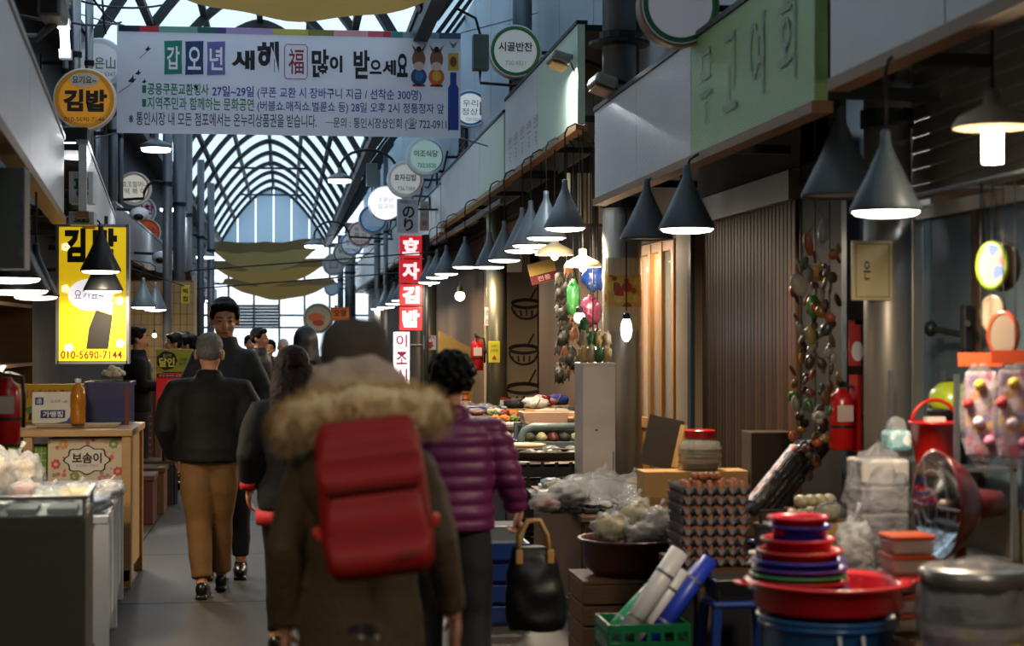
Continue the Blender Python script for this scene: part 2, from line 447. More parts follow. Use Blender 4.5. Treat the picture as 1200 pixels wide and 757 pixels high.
FL3 = fascia_l((-2.15, 21.5), (-2.5, 62), 2.75, 3.3, 'dark grey fascia running down to the glazed end', 6, M('grey board', '#5a5e62', .5), .22)

# ------------------------------------------------------------------ upright pipes and upper clutter
def pipe(px, d, z0, z1, r, label, mat=m_iron, group=None, x=None):
    p = at_d(px, 395, d)
    if p.x > 1.6: z1 = min(z1, 5.1 + 1.349 * (p.x - r - 1.6) - .2)
    t = thing('pipe', label, 'pipe', (x if x is not None else p.x, p.y, z0), 0, group)
    MB().lathe([(r, 0), (r, z1 - z0)], 14).build('barrel', mat, t, True)
    for q in (.25, .7): MB().lathe([(r*1.18, (z1-z0)*q), (r*1.18, (z1-z0)*q + .05)], 14).build('clamp', m_dark, t)
    return t
g = 'upright pipes on the left shop fronts'
for px, d, r in ((210, 24.8, .09), (220, 27, .07), (196, 21.5, .06), (235, 33, .07), (247, 38, .08)):
    pipe(px, d, 0, 5.08, r, 'grey upright pipe rising past the left fascias to the roof edge', m_iron, g)
g = 'upright pipes on the right shop fronts'
for px, d, r in ((410, 52, .16), (399, 56, .1), (442, 38, .07), (452, 36, .05)):
    pipe(px, d, 0, 6.0, r, 'grey upright pipe rising past the right fascias to the roof edge', m_iron, g)
pipe(612, 19.2, 4.0, 6.7, .11, 'broad grey duct beside the white round sign with green rim', m_iron)
dt = pipe(726, 12.75, 3.2, 6.6, .13, 'dark duct with two black rings above the floodlit fascia', m_iron)
for z in (.62, 1.02): MB().lathe([(.14, z), (.23, z + .01), (.23, z + .035), (.14, z + .045)], 20).build('flange', m_black, dt)
pipe(744, 12.75, 3.2, 6.6, .035, 'thin black conduit running beside the flanged duct', m_black)
for i in range(9):
    px = 408 + i * 13
    d = 48 - i * 2.6
    p = at_d(px, 200, d); t = tag(MB().tube(sweep((2.8, p.y, 4.9), (2.8, p.y + 2.2, 4.7 - .1 * (i % 3)), .15), .018, 6).build('cable', m_cable, None, True), 'black cable sagging along the upper right wall', 'cable', 'cables on the upper right wall')
# dark louvre shutters on the upper storey, right
def louvre(y, label, z=4.15):
    t = thing('louvre', label, 'shutter', (2.8, y, z))
    mb = MB(); mb.bx(-.03, .02, 0, 1.0, 0, .05); mb.bx(-.03, .02, 0, 1.0, 1.25, 1.3); mb.bx(-.03, .02, 0, .05, 0, 1.3); mb.bx(-.03, .02, .95, 1.0, 0, 1.3); mb.build('frame', m_dark, t)
    for i in range(14): MB().box((-.01, .5, .1 + i * .088), (.05, .9, .012), (0, R(35), 0)).build('slat', m_iron, t)
louvre(20.2, 'grey louvred shutter behind the white round signs'); louvre(26.5, 'grey louvred shutter further down past the white round signs')
# ================================================================== CLOTH CANOPIES
m_cloth = M('brown canvas', '#8f6c3a', .8, 0, .25, 1.5, bump=.3, bscale=10)
m_cloth2 = M('olive canvas', '#7d6840', .8, 0, .25, 1.5, bump=.3, bscale=10)
thin(m_cloth, '#b08a4c', .6); thin(m_cloth2, '#a08a58', .6)
def drape(px0, py0, px1, py1, sag_px, d, depth, label, mat, drop=0):
    a = at_d(px0, py0, d); b = at_d(px1, py1, d); c = (a + b) / 2; s = sag_px * d / F
    t = thing('canvas_canopy', label, 'canopy', c)
    ax, bx_ = a - c, b - c
    def fn(u, v):
        p = ax.lerp(bx_, u); k = 4 * u * (1 - u)
        return (p.x, p.y + depth * (v - .5), p.z - s * k * (.12 + .88 * math.sin(v * PI)) + drop * v + .02 * math.sin(u * 19 + v * 5))
    MB().grid(fn, 24, 8).build('sheet', mat, t, True, )
    for q in (0, 1): 
        e = ax if q == 0 else bx_
        MB().tube([(e.x, e.y - depth/2, e.z), ((-2.75 if q == 0 else 2.83 if c.z > 4.1 else 2.25) - c.x, e.y - depth/2, e.z + .3)], .01, 6).build('rope', m_cable, t)
        MB().tube([(e.x, e.y + depth/2, e.z + drop), ((-2.75 if q == 0 else 2.83 if c.z > 4.1 else 2.25) - c.x, e.y + depth/2, e.z + .3 + drop)], .01, 6).build('rope', m_cable, t)
drape(185, 0, 548, -2, 40, 16.5, 1.6, 'brown canvas canopy slung above the white banner', m_cloth, .25)
drape(246, 297, 378, 292, 34, 40, 2.2, 'olive canvas canopy hanging below the far gable', m_cloth2, .35)
drape(250, 318, 385, 312, 26, 46, 2.0, 'thin brown canvas sling behind the olive canopy', m_cloth, .3)
drape(262, 334, 392, 334, 22, 52, 2.0, 'brown canvas sling nearest the glazed end wall', m_cloth, .25)
drape(146, 318, 224, 318, 6, 25, .5, 'stained canvas valance over the tiled snack shop', M('stained canvas', '#6f5a3f', .8, 0, .3, 4), -.25)

# ================================================================== BANNER
BD = 19.0; BP = F / BD
bc = at_d(341, 96, BD)
BN = thing('banner', 'wide white vinyl banner with Korean new year greeting strung across the aisle', 'banner', bc)
def bl(px, py): return ((px - 341) / BP, -(py - 96 - .001 * (px - 341)) / BP)
m_vinyl = M('white vinyl', '#dddce8', .45, 0, .04, 2)
thin(m_vinyl, '#e6e5f0', .65)
W2, H2 = 200 / BP, 62.5 / BP
MB().grid(lambda u, v: ((u - .5) * 2 * W2, .025 + .01 * math.sin(u * 15), (v - .5) * 2 * H2), 40, 2).build('sheet', m_vinyl, BN, True); BSH = BN.children[-1]
x = 143
for wd, c in ((24, '#1d2233'), (22, '#b8283a'), (44, '#6d9a94'), (22, '#1f5a58'), (11, '#4b3a78'), (54, '#a88cc0'), (41, '#b7ad4a'), (30, '#7d7a38'), (40, '#d69aa4'), (18, '#c8586a'), (9, '#b02a4a'), (14, '#2f7a7c'), (43, '#7fa9a8'), (27, '#44597f')):
    if x + wd > 541: wd = 541 - x
    a, _ = bl(x, 0); b, _ = bl(x + wd, 0)
    MB().bx(a, b, .002, .008, H2 - 7.5 / BP, H2 - .5/BP).build('colour_strip', ink(c), BN); x += wd
def bt(s, x0, y0, x1, y1, c, bold=.02, rot=0):
    cx, cz = bl((x0 + x1) / 2, (y0 + y1) / 2)
    return text(s, cx, cz, (x1 - x0) / BP, (y1 - y0) / BP, -.004, ink(c), BSH, bold, rot=rot)
for (x0, x1, c, ch) in ((195, 215.5, '#1f7f6c', '갑'), (219, 240, '#22396e', '오'), (244, 265, '#6a63a8', '년')):
    a, z1 = bl(x0, 50); b, z0 = bl(x1, 90)
    MB().prism([(a, z0), (b, z0 + .01), (b - .005, (z0 + z1) / 2), (b, z1), (a, z1 - .01), (a + .006, (z0 + z1) / 2)], .0, .006).build('colour_patch', ink(c), BN)
    bt(ch, x0 + 3, 57, x1 - 3, 84, '#eef0f4', .02)
bt('새', 272, 60, 299, 83, '#15171c', .045); bt('해', 302, 49, 327, 86, '#15171c', .045)
bt('福', 338, 57, 356, 87, '#8f1f30', .01)
a, z1 = bl(333.5, 52); b, z0 = bl(360, 92.5)
fr = MB(); th = .012
q = [(a + .02, z0), (b - .02, z0), (b, z0 + .03), (b, z1 - .03), (b - .02, z1), (a + .02, z1), (a, z1 - .03), (a, z0 + .03)]
fr.tube([(x_, -.002, z_) for x_, z_ in q + q[:1]], th, 6, flat=.4); fr.build('seal_frame', ink('#a02838'), BN)
bt('많', 365, 57, 385, 91, '#15171c', .035); bt('이', 386, 64, 401, 84, '#15171c', .045)
bt('받', 414, 57, 433, 91, '#15171c', .035); bt('으', 433, 68, 447, 85, '#15171c', .04); bt('세', 448, 68, 464, 86, '#15171c', .04); bt('요', 465, 60, 478, 88, '#15171c', .04)
for y0, y1, s in ((103, 112, 1), (119, 128, 1)):
    a, z1 = bl(170, y0); b, z0 = bl(174.5, y1); MB().bx(a, b, -.002, .002, z0, z1).build('bullet', ink('#1f7a52'), BN)
bt('공용쿠폰교환행사', 176, 100, 246, 114, '#1f7a52'); bt('27일~29일', 250, 102, 298, 114.5, '#3a2f8c'); bt('(쿠폰 교환 시 장바구니 지급 / 선착순 300명)', 302, 102.5, 494, 117, '#3a2f8c', .012)
bt('지역주민과 함께하는 문화공연', 176, 116, 298, 131, '#1f7a52', .015); bt('(버블쇼.매직쇼.벌륜쇼 등) 28일 오후 2시 정통정자 앞', 302, 118.5, 521, 132.5, '#3a2f8c', .012)
bt('※ 통인시장 내 모든 점포에서는 온누리상품권을 받습니다.', 155, 134, 371, 149.5, '#1b1b22', .008); bt('─문의 : 통인시장상인회 (☎ 722-0911)', 381, 136.5, 528, 151, '#1b1b22', .008)
# ink birds
for (px, py, s) in ((176, 60, 1.0), (158, 96, 1.4), (165, 88, 1.0), (172, 98, .8)):
    a, z = bl(px, py); MB().prism([(a - .03*s, z - .02*s), (a, z + .01*s), (a + .012*s, z + .035*s), (a + .018*s, z), (a + .04*s, z + .005*s), (a + .01*s, z - .03*s)], -.002, .002).build('ink_bird', ink('#15171c'), BN)
for p in (((143, 112), (155, 104), (158, 100)), ((167, 72), (172, 67), (176, 63))):
    MB().tube([(bl(*q)[0], -.002, bl(*q)[1]) for q in p], .004, 5).build('ink_stroke', ink('#5a5c66'), BN)
# two printed horses in new year dress
for cx, body, scarf in ((491, '#2f4a78', '#3f6ea0'), (512, '#c8642c', '#d8a23a')):
    a, z = bl(cx, 66)
    MB().prism([(a + .075*math.cos(t), z + .11*math.sin(t)) for t in [i*PI/8 for i in range(16)]], -.001, .004).build('horse_head', ink('#8a5a44'), BN)
    for s_ in (-1, 1): MB().prism([(a + s_*.045, z + .07), (a + s_*.085, z + .17), (a + s_*.02, z + .1)], -.001, .004).build('horse_ear', ink('#8a5a44'), BN)
    MB().prism([(a + .06*math.cos(t), z - .08 + .05*math.sin(t)) for t in [i*PI/6 for i in range(12)]], -.003, .002).build('horse_muzzle', ink('#d8b8ae'), BN)
    MB().prism([(a + .03*math.cos(t), z + .11 + .035*math.sin(t)) for t in [i*PI/5 for i in range(10)]], -.003, .002).build('horse_mane', ink('#2a1c18'), BN)
    MB().prism([(a + .09*math.cos(t), z - .2 + .1*math.sin(t)) for t in [i*PI/8 for i in range(16)]], -.002, .003).build('horse_robe', ink(body), BN)
    MB().prism([(a + .05*math.cos(t), z - .19 + .06*math.sin(t)) for t in [i*PI/6 for i in range(12)]], -.004, .001).build('horse_sash', ink(scarf), BN)
    MB().bx(a - .07, a + .07, -.002, .002, z - .31, z - .285).build('red_base', ink('#8f2a30'), BN)
# norigae pendant with blue tassel
a, z = bl(532, 50); MB().prism([(a - .05, z + .06), (a, z + .02), (a + .05, z + .06), (a + .01, z - .02), (a - .01, z - .02)], -.002, .002).build('pendant_knot', ink('#4a8a7a'), BN)
z = bl(0, 68)[1]; MB().bx(a - .06, a + .06, -.002, .002, z - .1, z + .1).build('pendant_plate', ink('#c8a83a'), BN)
MB().prism([(a + .04*math.cos(t), z + .06*math.sin(t)) for t in [i*PI/5 for i in range(10)]], -.004, .0).build('pendant_motif', ink('#7a4a2a'), BN)
MB().prism([(a - .035, z - .12), (a + .035, z - .12), (a + .035, z - .25), (a + .06, z - .3), (a + .06, z - .77), (a - .06, z - .77), (a - .06, z - .3), (a - .035, z - .25)], -.002, .002).build('pendant_tassel', ink('#2a4596'), BN)
for sx, sz, ex in ((-1, 1, -.7), (1, 1, .9), (-1, -1, -.6), (1, -1, .9)):
    MB().tube([(sx*W2, .02, sz*H2), ((2.83 if sx > 0 else -2.75) - bc.x, .02, sz*H2 + .25*sz)], .008, 6).build('rope', m_steel, BN)

# ================================================================== ROUND SHOP SIGNS ON BRACKETS
def roundel(px, py, dia, label, D=.55, face='#d8dade', ring=None, ring2=None, texts=(), side=1, lit=.14, drum=None, th=.12, post=None):
    d = F * D / dia; p = at_d(px, py, d); r = D / 2; k = D / dia
    t = thing('round_sign', label, 'sign', p, 0, None)
    MB().lathe([(r*.97, 0), (r, .01), (r, th), (r*.97, th + .01)], 40, (0, .0, 0), (R(-90), 0, 0)).build('drum', drum or m_white, t)
    fm = glow('lit ' + face + str(lit), face, lit) if lit else M('sign ' + face, face, .35, 0, .04, 3)  # faint glow put into faces of unlit signs to brighten them
    MB().lathe([(r*.94, 0), (r*.94, .006)], 40, (0, -.006, 0), (R(-90), 0, 0)).build('face', fm, t); fo_ = t.children[-1]
    if ring: MB().loft([[(q*r*math.cos(2*PI*i/40), y, q*r*math.sin(2*PI*i/40)) for i in range(40)] for q, y in ((.93, -.008), (.93, -.012), (.8, -.012), (.8, -.008))], caps=False).build('ring', ink(ring), fo_)
    if ring2: MB().tube([(.86*r*math.cos(a_), -.014, .86*r*math.sin(a_)) for a_ in [R(-70 + 14*i) for i in range(12)]], [.004 + .014*math.sin(PI*i/11) for i in range(12)], 6, flat=.3).build('ring_accent', ink(ring2), fo_)
    for s, dx, dy, tw, thh, c, b in texts: text(s, dx*k, -dy*k, tw*k, thh*k, -.016, ink(c), fo_, b)
    xw = (post if post is not None else (2.83 if p.z > 4.05 else 2.25) if side > 0 else (-2.75 if p.z > 3.32 else -2.15 - .35*max(0, p.y - 21.5)/40.5)) - p.x
    MB().tube([(side*r*.9, th/2, 0), (xw, th/2, 0)], .02, 8).build('bracket', m_dark, t)
    MB().box((xw, th/2, 0), (.03, .14, .2)).build('wall_plate', m_dark, t)
    return t
t = roundel(797, 6, 96, 'large round sign seen with blank grey face and green rim', .45, '#aeb0ba', '#2f7a5a', '#3a9a4a', drum=M('sign side', '#8a7468', .5), post=2.83)
roundel(604, 60, 63, 'white round sign with a green rim hanging over the pale fascia', .56, '#d2d6d4', '#3f8a58', '#9ab83a', (('시골반찬', 0, -5, 40, 11, '#16181c', .02), ('720.4321', 0, 14, 24, 5, '#9fb8a8', 0)))
roundel(551, 127, 44, 'white round sign with blue rim half hidden by the banner', .55, '#e6ecec', '#4a9ac8', '#2a5a9a', (('우리', 0, -6, 18, 8, '#404a50', .0), ('정상회', 4, 4, 28, 8, '#404a50', 0), ('720.1024', 3, 13, 16, 4, '#4aa08a', 0)), lit=.25)
roundel(499, 183, 46, 'mint green round sign with a navy rim below the banner', .55, '#bfe0d2', '#e8eef0', '#1f4a86', (('이조식당', 0, -3, 28, 8, '#22343a', .01), ('732.5520', 1, 11, 22, 5, '#2a5a5a', 0)), lit=.12)
roundel(475, 210, 43, 'white round sign with orange and red rim below the mint green one', .55, '#dcdcd8', '#e8ded4', '#c8503a', (('효자김밥', 0, -2, 26, 8, '#1a1c20', .015), ('736.7369', 1, 11, 20, 4.5, '#7a6a64', 0)), lit=.15)
roundel(452, 238, 41, 'brightly lit white round sign with faint lettering', .55, '#f6f7fa', None, None, (('소문난', 0, -4, 18, 6, '#b8b4b2', 0), ('김구이', 0, 4, 18, 6, '#b8b4b2', 0)), lit=.6)
roundel(437, 257, 34, 'pale blue round sign with blue rim', .55, '#a8c2dc', '#3a6ab0', None, (('산들', 0, -6, 12, 6, '#d8e6f2', 0), ('참기름', 0, 1, 20, 6, '#d8e6f2', 0), ('722.5714', 1, 10, 15, 3.5, '#4a6a96', 0)), lit=.08)
roundel(422, 274, 30, 'grey round sign with a red rim', .55, '#b8b6b4', '#b86a5a', None, (('죽 스', 0, -5, 14, 5, '#3a3436', 0), ('월 성', 0, 1, 14, 5, '#3a3436', 0), ('736.4741', 0, 9, 15, 3.5, '#3a3436', 0)))
roundel(412, 286, 28, 'white round sign with bright blue rim', .55, '#c6d2dc', '#3a78b8', None, (('정육', -2, -2, 10, 6, '#2a4a7a', 0), ('725.9403', 0, 7, 15, 4, '#2a3a4a', 0)))
roundel(403, 297, 26, 'grey green round sign with dark green rim', .55, '#a4b0a8', '#3f6a50', None, (('통인', -2, -3, 9, 6, '#2f4a3a', 0), ('735.7818', 0, 6, 13, 4, '#2a3a30', 0)))
roundel(391, 310, 26, 'dull grey round sign with a blank square window', .55, '#8e9298', '#a4a8ae', None, (('口', 0, 0, 9, 10, '#6a6e74', 0),))
roundel(389, 338, 18, 'small grey blue round sign by the orange board', .5, '#8ea4b8', '#6a7684', None, ())
# left side
t = roundel(116, 74, 60, 'white round sign with green brush lettering behind the orange one', .58, '#c9ccd6', '#dcdee4', None, (('깊은山', 1, 0, 36, 14, '#1f7a5a', .01), ('735.5347', 7, 13, 24, 5, '#4a7a6a', 0)), side=-1)
t = roundel(99, 116, 73, 'orange round sign with big black Korean letters', .56, '#d8921e', '#d8921e', None, (('김밥', 1, 2, 50, 26, '#181410', .05), ('010-5690-7144', 0, 24, 46, 5, '#3a2410', 0)), side=-1)
MB().lathe([(.13, 0), (.13, .008)], 24, (.0, -.014, .17), (R(-90), 0, 0), sx=1.0, sy=.5).build('oval_patch', ink('#c9c2b4'), t); text('요기요~', 0, .17, .21, .07, -.02, ink('#2a2622'), t, .01)
roundel(157, 221, 40, 'cream round sign with orange swirl rim and two lines of lettering', .55, '#dcd6c8', '#e6dccb', '#d8703a', (('효조할머니', 1, -5, 29, 7, '#2a2622', .0), ('떡 볶 이', 1, 3, 24, 7, '#2a2622', .0), ('725.4870', 0, 13, 16, 4, '#9a948a', 0)), side=-1, lit=.3)
roundel(165, 247, 35, 'grey white round sign with red lettering above the orange disc', .55, '#b4b8be', '#9aa2ac', None, (('반찬', 4, -2, 22, 12, '#b02a44', .03), ('730-4121', 2, 11, 20, 4, '#20242c', 0)), side=-1)
roundel(172, 272, 32, 'small orange round sign with blue lettering', .5, '#c8562a', '#c8562a', None, (('하우스', 0, -2, 22, 8, '#2a3a8a', .02), ('739-5273', 0, 8, 20, 4.5, '#5a1a10', 0)), side=-1)
roundel(178, 290, 28, 'white round sign with thick blue rim below the orange disc', .5, '#c2cad2', '#3a6a9a', None, (('통인과자', 0, -1, 17, 5, '#2a3a4a', 0), ('735.5553', 0, 6, 14, 3, '#4a5a6a', 0)), side=-1)
roundel(230, 335, 24, 'pale round sign far down the left side above a red disc', .5, '#aeb4ba', '#c4c8cc', None, (('꽃집에', 0, -3, 12, 5, '#5a6068', 0), ('나무', 0, 4, 9, 4, '#5a6068', 0)), side=-1)
roundel(233, 350, 16, 'dark red round sign far down the left side', .35, '#7a2430', '#7a2430', None, (), side=-1)

# ================================================================== FLAT SIGNS
def board(x0, y0, x1, y1, d, label, mat, th=.08, cat='sign', name='sign_board', frame=None, post=None):
    k = d / F; p = at_d((x0 + x1) / 2, (y0 + y1) / 2, d); W, H = (x1 - x0) * k, (y1 - y0) * k
    t = thing(name, label, cat, p); t['k'] = k
    MB().bx(-W/2, W/2, 0, th, -H/2, H/2).build('panel', mat, t, bevel=.004)
    if frame:
        mb = MB(); e = .012
        mb.bx(-W/2 - e, W/2 + e, -.01, th, H/2, H/2 + e*2); mb.bx(-W/2 - e, W/2 + e, -.01, th, -H/2 - e*2, -H/2)
        mb.bx(-W/2 - e*2, -W/2, -.01, th, -H/2 - e*2, H/2 + e*2); mb.bx(W/2, W/2 + e*2, -.01, th, -H/2 - e*2, H/2 + e*2)
        mb.build('frame', frame, t)
    return t, k
def bto(t, k, s, dx, dy, tw, thh, c, bold=0, y=-.004, rot=0): return text(s, dx*k, -dy*k, tw*k, thh*k, y, c if not isinstance(c, str) else ink(c), next((q for q in t.children if q.name.startswith('panel')), t), bold, rot=rot)
def arm(t, a, b, r=.015, name='bracket', m=None): return MB().tube([a, b], r, 8).build(name, m or m_dark, t)

# big yellow backlit sign
t, k = board(70, 266, 147, 423, 13.9, 'tall backlit yellow sign with black lettering beside the aisle', glow('yellow light box', '#e2bd18', .42), .14, frame=m_steel)
bto(t, k, '김', -21, -57, 26, 40, '#14140f', .06); bto(t, k, '밥', 14, -57, 28, 40, '#14140f', .06)
MB().lathe([(26*k, 0), (26*k, .004)], 28, (-2*k, -.006, -1*k), (R(-90), 0, 0), sx=1, sy=.72).build('white_oval', glow('lit white print', '#e9e9f0', .5), t); bto(t, k, '요기요~', -4, 1, 34, 12, '#3a4a9a', 0, -.008)
for fx, fy in ((-31, -55), (31, 8), (32, 58), (-27, 63), (-31, -6)):
    mb = MB()
    for i in range(5): mb.lathe([(2.4*k, 0), (2.4*k, .003)], 10, ((fx + 3*math.cos(i*1.257))*k, -.005, -(fy + 3*math.sin(i*1.257))*k), (R(-90), 0, 0))
    mb.build('white_flower', glow('lit cream print', '#f4eec0', .5), t)
MB().prism([(-7*k, -64*k), (18*k, -64*k), (23*k, -25*k), (4*k, -19*k), (-4*k, -40*k)], -.006, .0).build('seaweed_roll', ink('#171512'), t)
MB().prism([(6*k, -19*k), (13*k, -21*k), (14*k, -10*k), (7*k, -9*k)], -.005, .0).build('filling', ink('#e6a8a0'), t)
MB().prism([(14*k, -21*k), (22*k, -24*k), (24*k, -10*k), (17*k, -8*k)], -.005, .0).build('filling', ink('#bfe0d8'), t)
bto(t, k, '010-5690-7144', -1, 71, 70, 9, '#5a1a10', .01, -.01)
arm(t, (-.1, .07, .55), (-.1, .07, .64)); arm(t, (.1, .07, .55), (.1, .07, .64)); arm(t, (-.27, .1, .2), (-.95, .1, .2))
# small box sign 평 and the one beneath
t, k = board(81, 201, 109, 238, 12.7, 'small white box sign with a single green Korean letter', M('sign #ccd2d6', '#ccd2d6', .4), .2)
bto(t, k, '평', 0, 0, 17, 24, '#1f7a52', .04); arm(t, (-.1, .1, 0), (-1.1, .1, 0))
t, k = board(81, 248, 110, 263, 12.75, 'white box sign tucked behind the top of the yellow sign', M('sign #b9c2c6', '#b9c2c6', .4), .2)
bto(t, k, '표', 0, 0, 18, 10, '#1f7a52', .04); arm(t, (-.1, .1, 0), (-1.1, .1, 0))
# near grey box on the left
t, k = board(-30, 196, 28, 315, 7.4, 'plain grey metal box hanging at the near left shop', M('grey green box', '#6f726c', .5), .16, 'box', 'junction_box')
for dy in (-48, -20, 10, 40): MB().bx(24*k, 27*k, -.008, 0, -dy*k - .02, -dy*k + .02).build('hinge', m_steel, t)
arm(t, (-.05, .1, .2), (-.05, .1, 1.2), .02, 'hanger')
# red stacked letters, のり, 이조식
t = None
for i, (ch, y0, y1) in enumerate((('효', 276, 302), ('자', 304, 331), ('김', 333, 358), ('밥', 360, 387))):
    lab = ['top red lit box sign with a white letter, under the grey Japanese board', 'red lit box sign second from the top of the stack', 'red lit box sign third from the top of the stack', 'lowest red lit box sign, above the white vertical sign'][i]
    t, k = board(468.5, y0, 494.5, y1, 25.5, lab, glow('red light box', '#c8232c', .45), .16)
    t['group'] = 'stacked red letter boxes'
    bto(t, k, ch, 0, 0, 20, 20, glow('lit letter', '#f4e6e6', .6), .05); MB().bx(.17, .21, .04, .12, -.17, .18).build('post', m_dark, t)
    SP = t
PS = thing('sign_post', 'thin dark post carrying the stacked red letter boxes', 'post', (SP.location.x + .24, SP.location.y + .08, 0)); MB().lathe([(.035, 0), (.035, 3.19)], 12).build('shaft', m_dark, PS, True); MB().lathe([(.12, 0), (.12, .03), (.04, .05)], 16).build('foot', m_dark, PS)
t, k = board(465.5, 233, 490, 272, 25.5, 'grey vertical board with brushed Japanese kana above the red boxes', M('sign #b2b4bc', '#b2b4bc', .4), .12)
bto(t, k, 'の', 1, -4, 14, 14, '#17171c', .03); bto(t, k, 'り', 1, 11, 11, 15, '#17171c', .03); bto(t, k, '韓國のり', 0, -16, 18, 4, '#4a4a54', 0); arm(t, (.1, .08, .1), (.62, .08, .1))
t, k = board(492, 236, 503, 270, 26, 'narrow beige vertical board behind the grey Japanese one', M('sign #aaa79e', '#aaa79e', .4), .1)
for i, c in enumerate('건어물'): bto(t, k, c, 0, -10 + 9*i, 6, 6, '#5a5a58', 0)
arm(t, (.05, .08, .1), (.3, .08, .1))
t, k = board(461.5, 389, 480, 452, 25.3, 'white lit vertical sign with magenta letters below the red boxes', glow('white light box', '#f1e9ee', .7), .14)
for i, c in enumerate('이조시'): bto(t, k, c, 0, -21 + 20*i, 13, 15, '#a82a5e', .02)
arm(t, (.08, .08, .2), (.31, .1, .2))
# far signs
t, k = board(388, 360, 409, 376, 33, 'orange board with dark lettering far down the right side', M('sign #c8641e', '#c8641e', .5), .1)
bto(t, k, '오뎅', 0, -1, 14, 8, '#3a1a10', .02); arm(t, (.1, .05, -.1), (.1, .05, -2.15), .03, 'post')
t = roundel(373, 373, 36, 'round food sign with a dish of rice and greens', .7, '#a89478', '#6f6a62', None, (), lit=0, post=1.15); MB().tube([(.4, .06, .3), (.4, .06, -2.07)], .03, 8).build('post', m_dark, t)
for c, dx, dz, r in (('#c8562a', -.06, .03, .13), ('#6a9a3a', .05, .03, .08), ('#a03a24', 0, -.1, .1), ('#d8a83a', .0, .06, .06)): MB().lathe([(r, 0), (r, .006)], 18, (dx, -.018 - r*.03, dz), (R(-90), 0, 0), sx=1.3, sy=.7).build('dish_print', ink(c), t)
# wall notices
t, k = board(998, 282, 1047, 352, 7.77, 'cream notice plate with a small dark mark on the column', M('sign #cdbb8e', '#cdbb8e', .5), .02)
bto(t, k, '은', -7, 0, 8, 22, '#4a4438', .01); mb = MB()
for s_ in (-1, 1): mb.bx(s_*20*k - .002, s_*20*k + .002, -.003, 0, -31*k, 31*k); mb.bx(-20*k, 20*k, -.003, 0, s_*31*k - .002, s_*31*k + .002)
mb.build('printed_border', ink('#8a7a50'), t); 
t, k = board(572.5, 400, 586, 425, 20.463, 'small yellow notice stuck on the round pillar', M('sign #d8cc2a', '#d8cc2a', .5), .012)
bto(t, k, '소화기', 0, -7, 8, 3, '#20201a', .0); bto(t, k, '사용법', 0, -2, 8, 3, '#20201a', 0); bto(t, k, '▲', 0, 6, 6, 5, '#b02a2a', 0)
t, k = board(496.5, 393, 511, 410, 28.848, 'white notice with a red arrow on the far pillar', M('sign #d6d0cc', '#d6d0cc', .5), .012)
bto(t, k, '소화기', 0, -6, 10, 4, '#b02a2a', .02); MB().prism([(-3*k, 1*k), (3*k, 1*k), (3*k, -3*k), (5*k, -3*k), (0, -8*k), (-5*k, -3*k), (-3*k, -3*k)], -.004, 0).build('arrow', ink('#b02a2a'), t)
t, k = board(568, 360, 573, 382, 20.53, 'narrow white and red notice on the edge of the round pillar', M('sign #cfc6c2', '#cfc6c2', .5), .012)
bto(t, k, '금연', 0, -5, 3.5, 6, '#b02a2a', 0); bto(t, k, '금연', 0, 5, 3.5, 6, '#b02a2a', 0)

# ================================================================== LAMPS
m_shade = M('grey blue lampshade', '#5b666e', .42, .15, .12, 6)
m_shade_k = M('black lampshade', '#26282a', .4, .15, .12, 6)
m_disc = glow('lamp disc', '#fff2dd', 7)
m_disc_c = glow('cool lamp disc', '#f0f6ff', 8)
def cone_lamp(px, py, w_px, d, label, mat=m_shade, group=None, watts=5, lit=True, top=None, warm=(1, .8, .56), to=None, x=None, hook=True):
    p = at_x(px, py, x) if x is not None else at_d(px, py, d)
    dd = (p - ORG).dot(_CM @ Vector((0, 0, -1)))
    W = w_px * dd / F; r = W / 2; h = W * 1.02
    t = thing('pendant_lamp', label, 'lamp', p, 0, group)
    MB().lathe([(r*.93, .012), (r, 0), (r, .015), (r*.62, h*.42), (r*.3, h*.76), (r*.17, h*.9), (r*.13, h), (r*.13, h*1.12), (r*.05, h*1.14), (r*.05, h*1.1), (r*.1, h*.88), (r*.28, h*.74), (r*.6, h*.4), (r*.93, .02)], 28, caps=False).build('shade', mat, t, True); sh_ = t.children[-1]
    MB().lathe([(r*.94, .004), (r*.84, -r*.07), (r*.55, -r*.12), (0, -r*.14)] if lit else [(r*.88, .01), (r*.88, .016)], 24).build('diffuser', m_disc if lit else m_white, sh_, True)
    top = top or p.z + h + .45
    zc = top - p.z
    if hook:
        ex = (to if to is not None else 2.3) - p.x
        MB().tube([(0, 0, h*1.1), (0, 0, zc - .06), (ex*.12, 0, zc - .015), (ex*.5, 0, zc + .02), (ex*.9, 0, zc - .0), (ex, 0, zc + .015)], .007, 6).build('hook', m_cable, t, True)
    else: MB().tube([(0, 0, h*1.1), (0, 0, zc)], .006, 6).build('cord', m_cable, t)
    if lit: lamp_light('bulb_light', (0, 0, -r*.17), t, watts*3.2, r*1.7, warm)
    return t
ORD = 'first second third fourth fifth sixth seventh eighth ninth tenth eleventh'.split()
gR = 'grey cone lamps along the right shop fronts'
cone_lamp(1038, 249, 84, 0, 'grey cone lamp glowing above the cream notice plate', x=2.2, watts=7, top=2.69)
cone_lamp(985, 231, 92, 0, 'unlit grey cone lamp hanging in the shade of the green fascia', x=2.45, lit=False, top=2.63)
cone_lamp(805, 269, 66, 0, 'lit grey cone lamp in front of the white ribbed fascia', x=2.16, watts=7, top=2.63)
cone_lamp(758, 281, 62, 0, 'unlit grey cone lamp beside the lit one under the white fascia', x=2.2, lit=False, top=2.63)
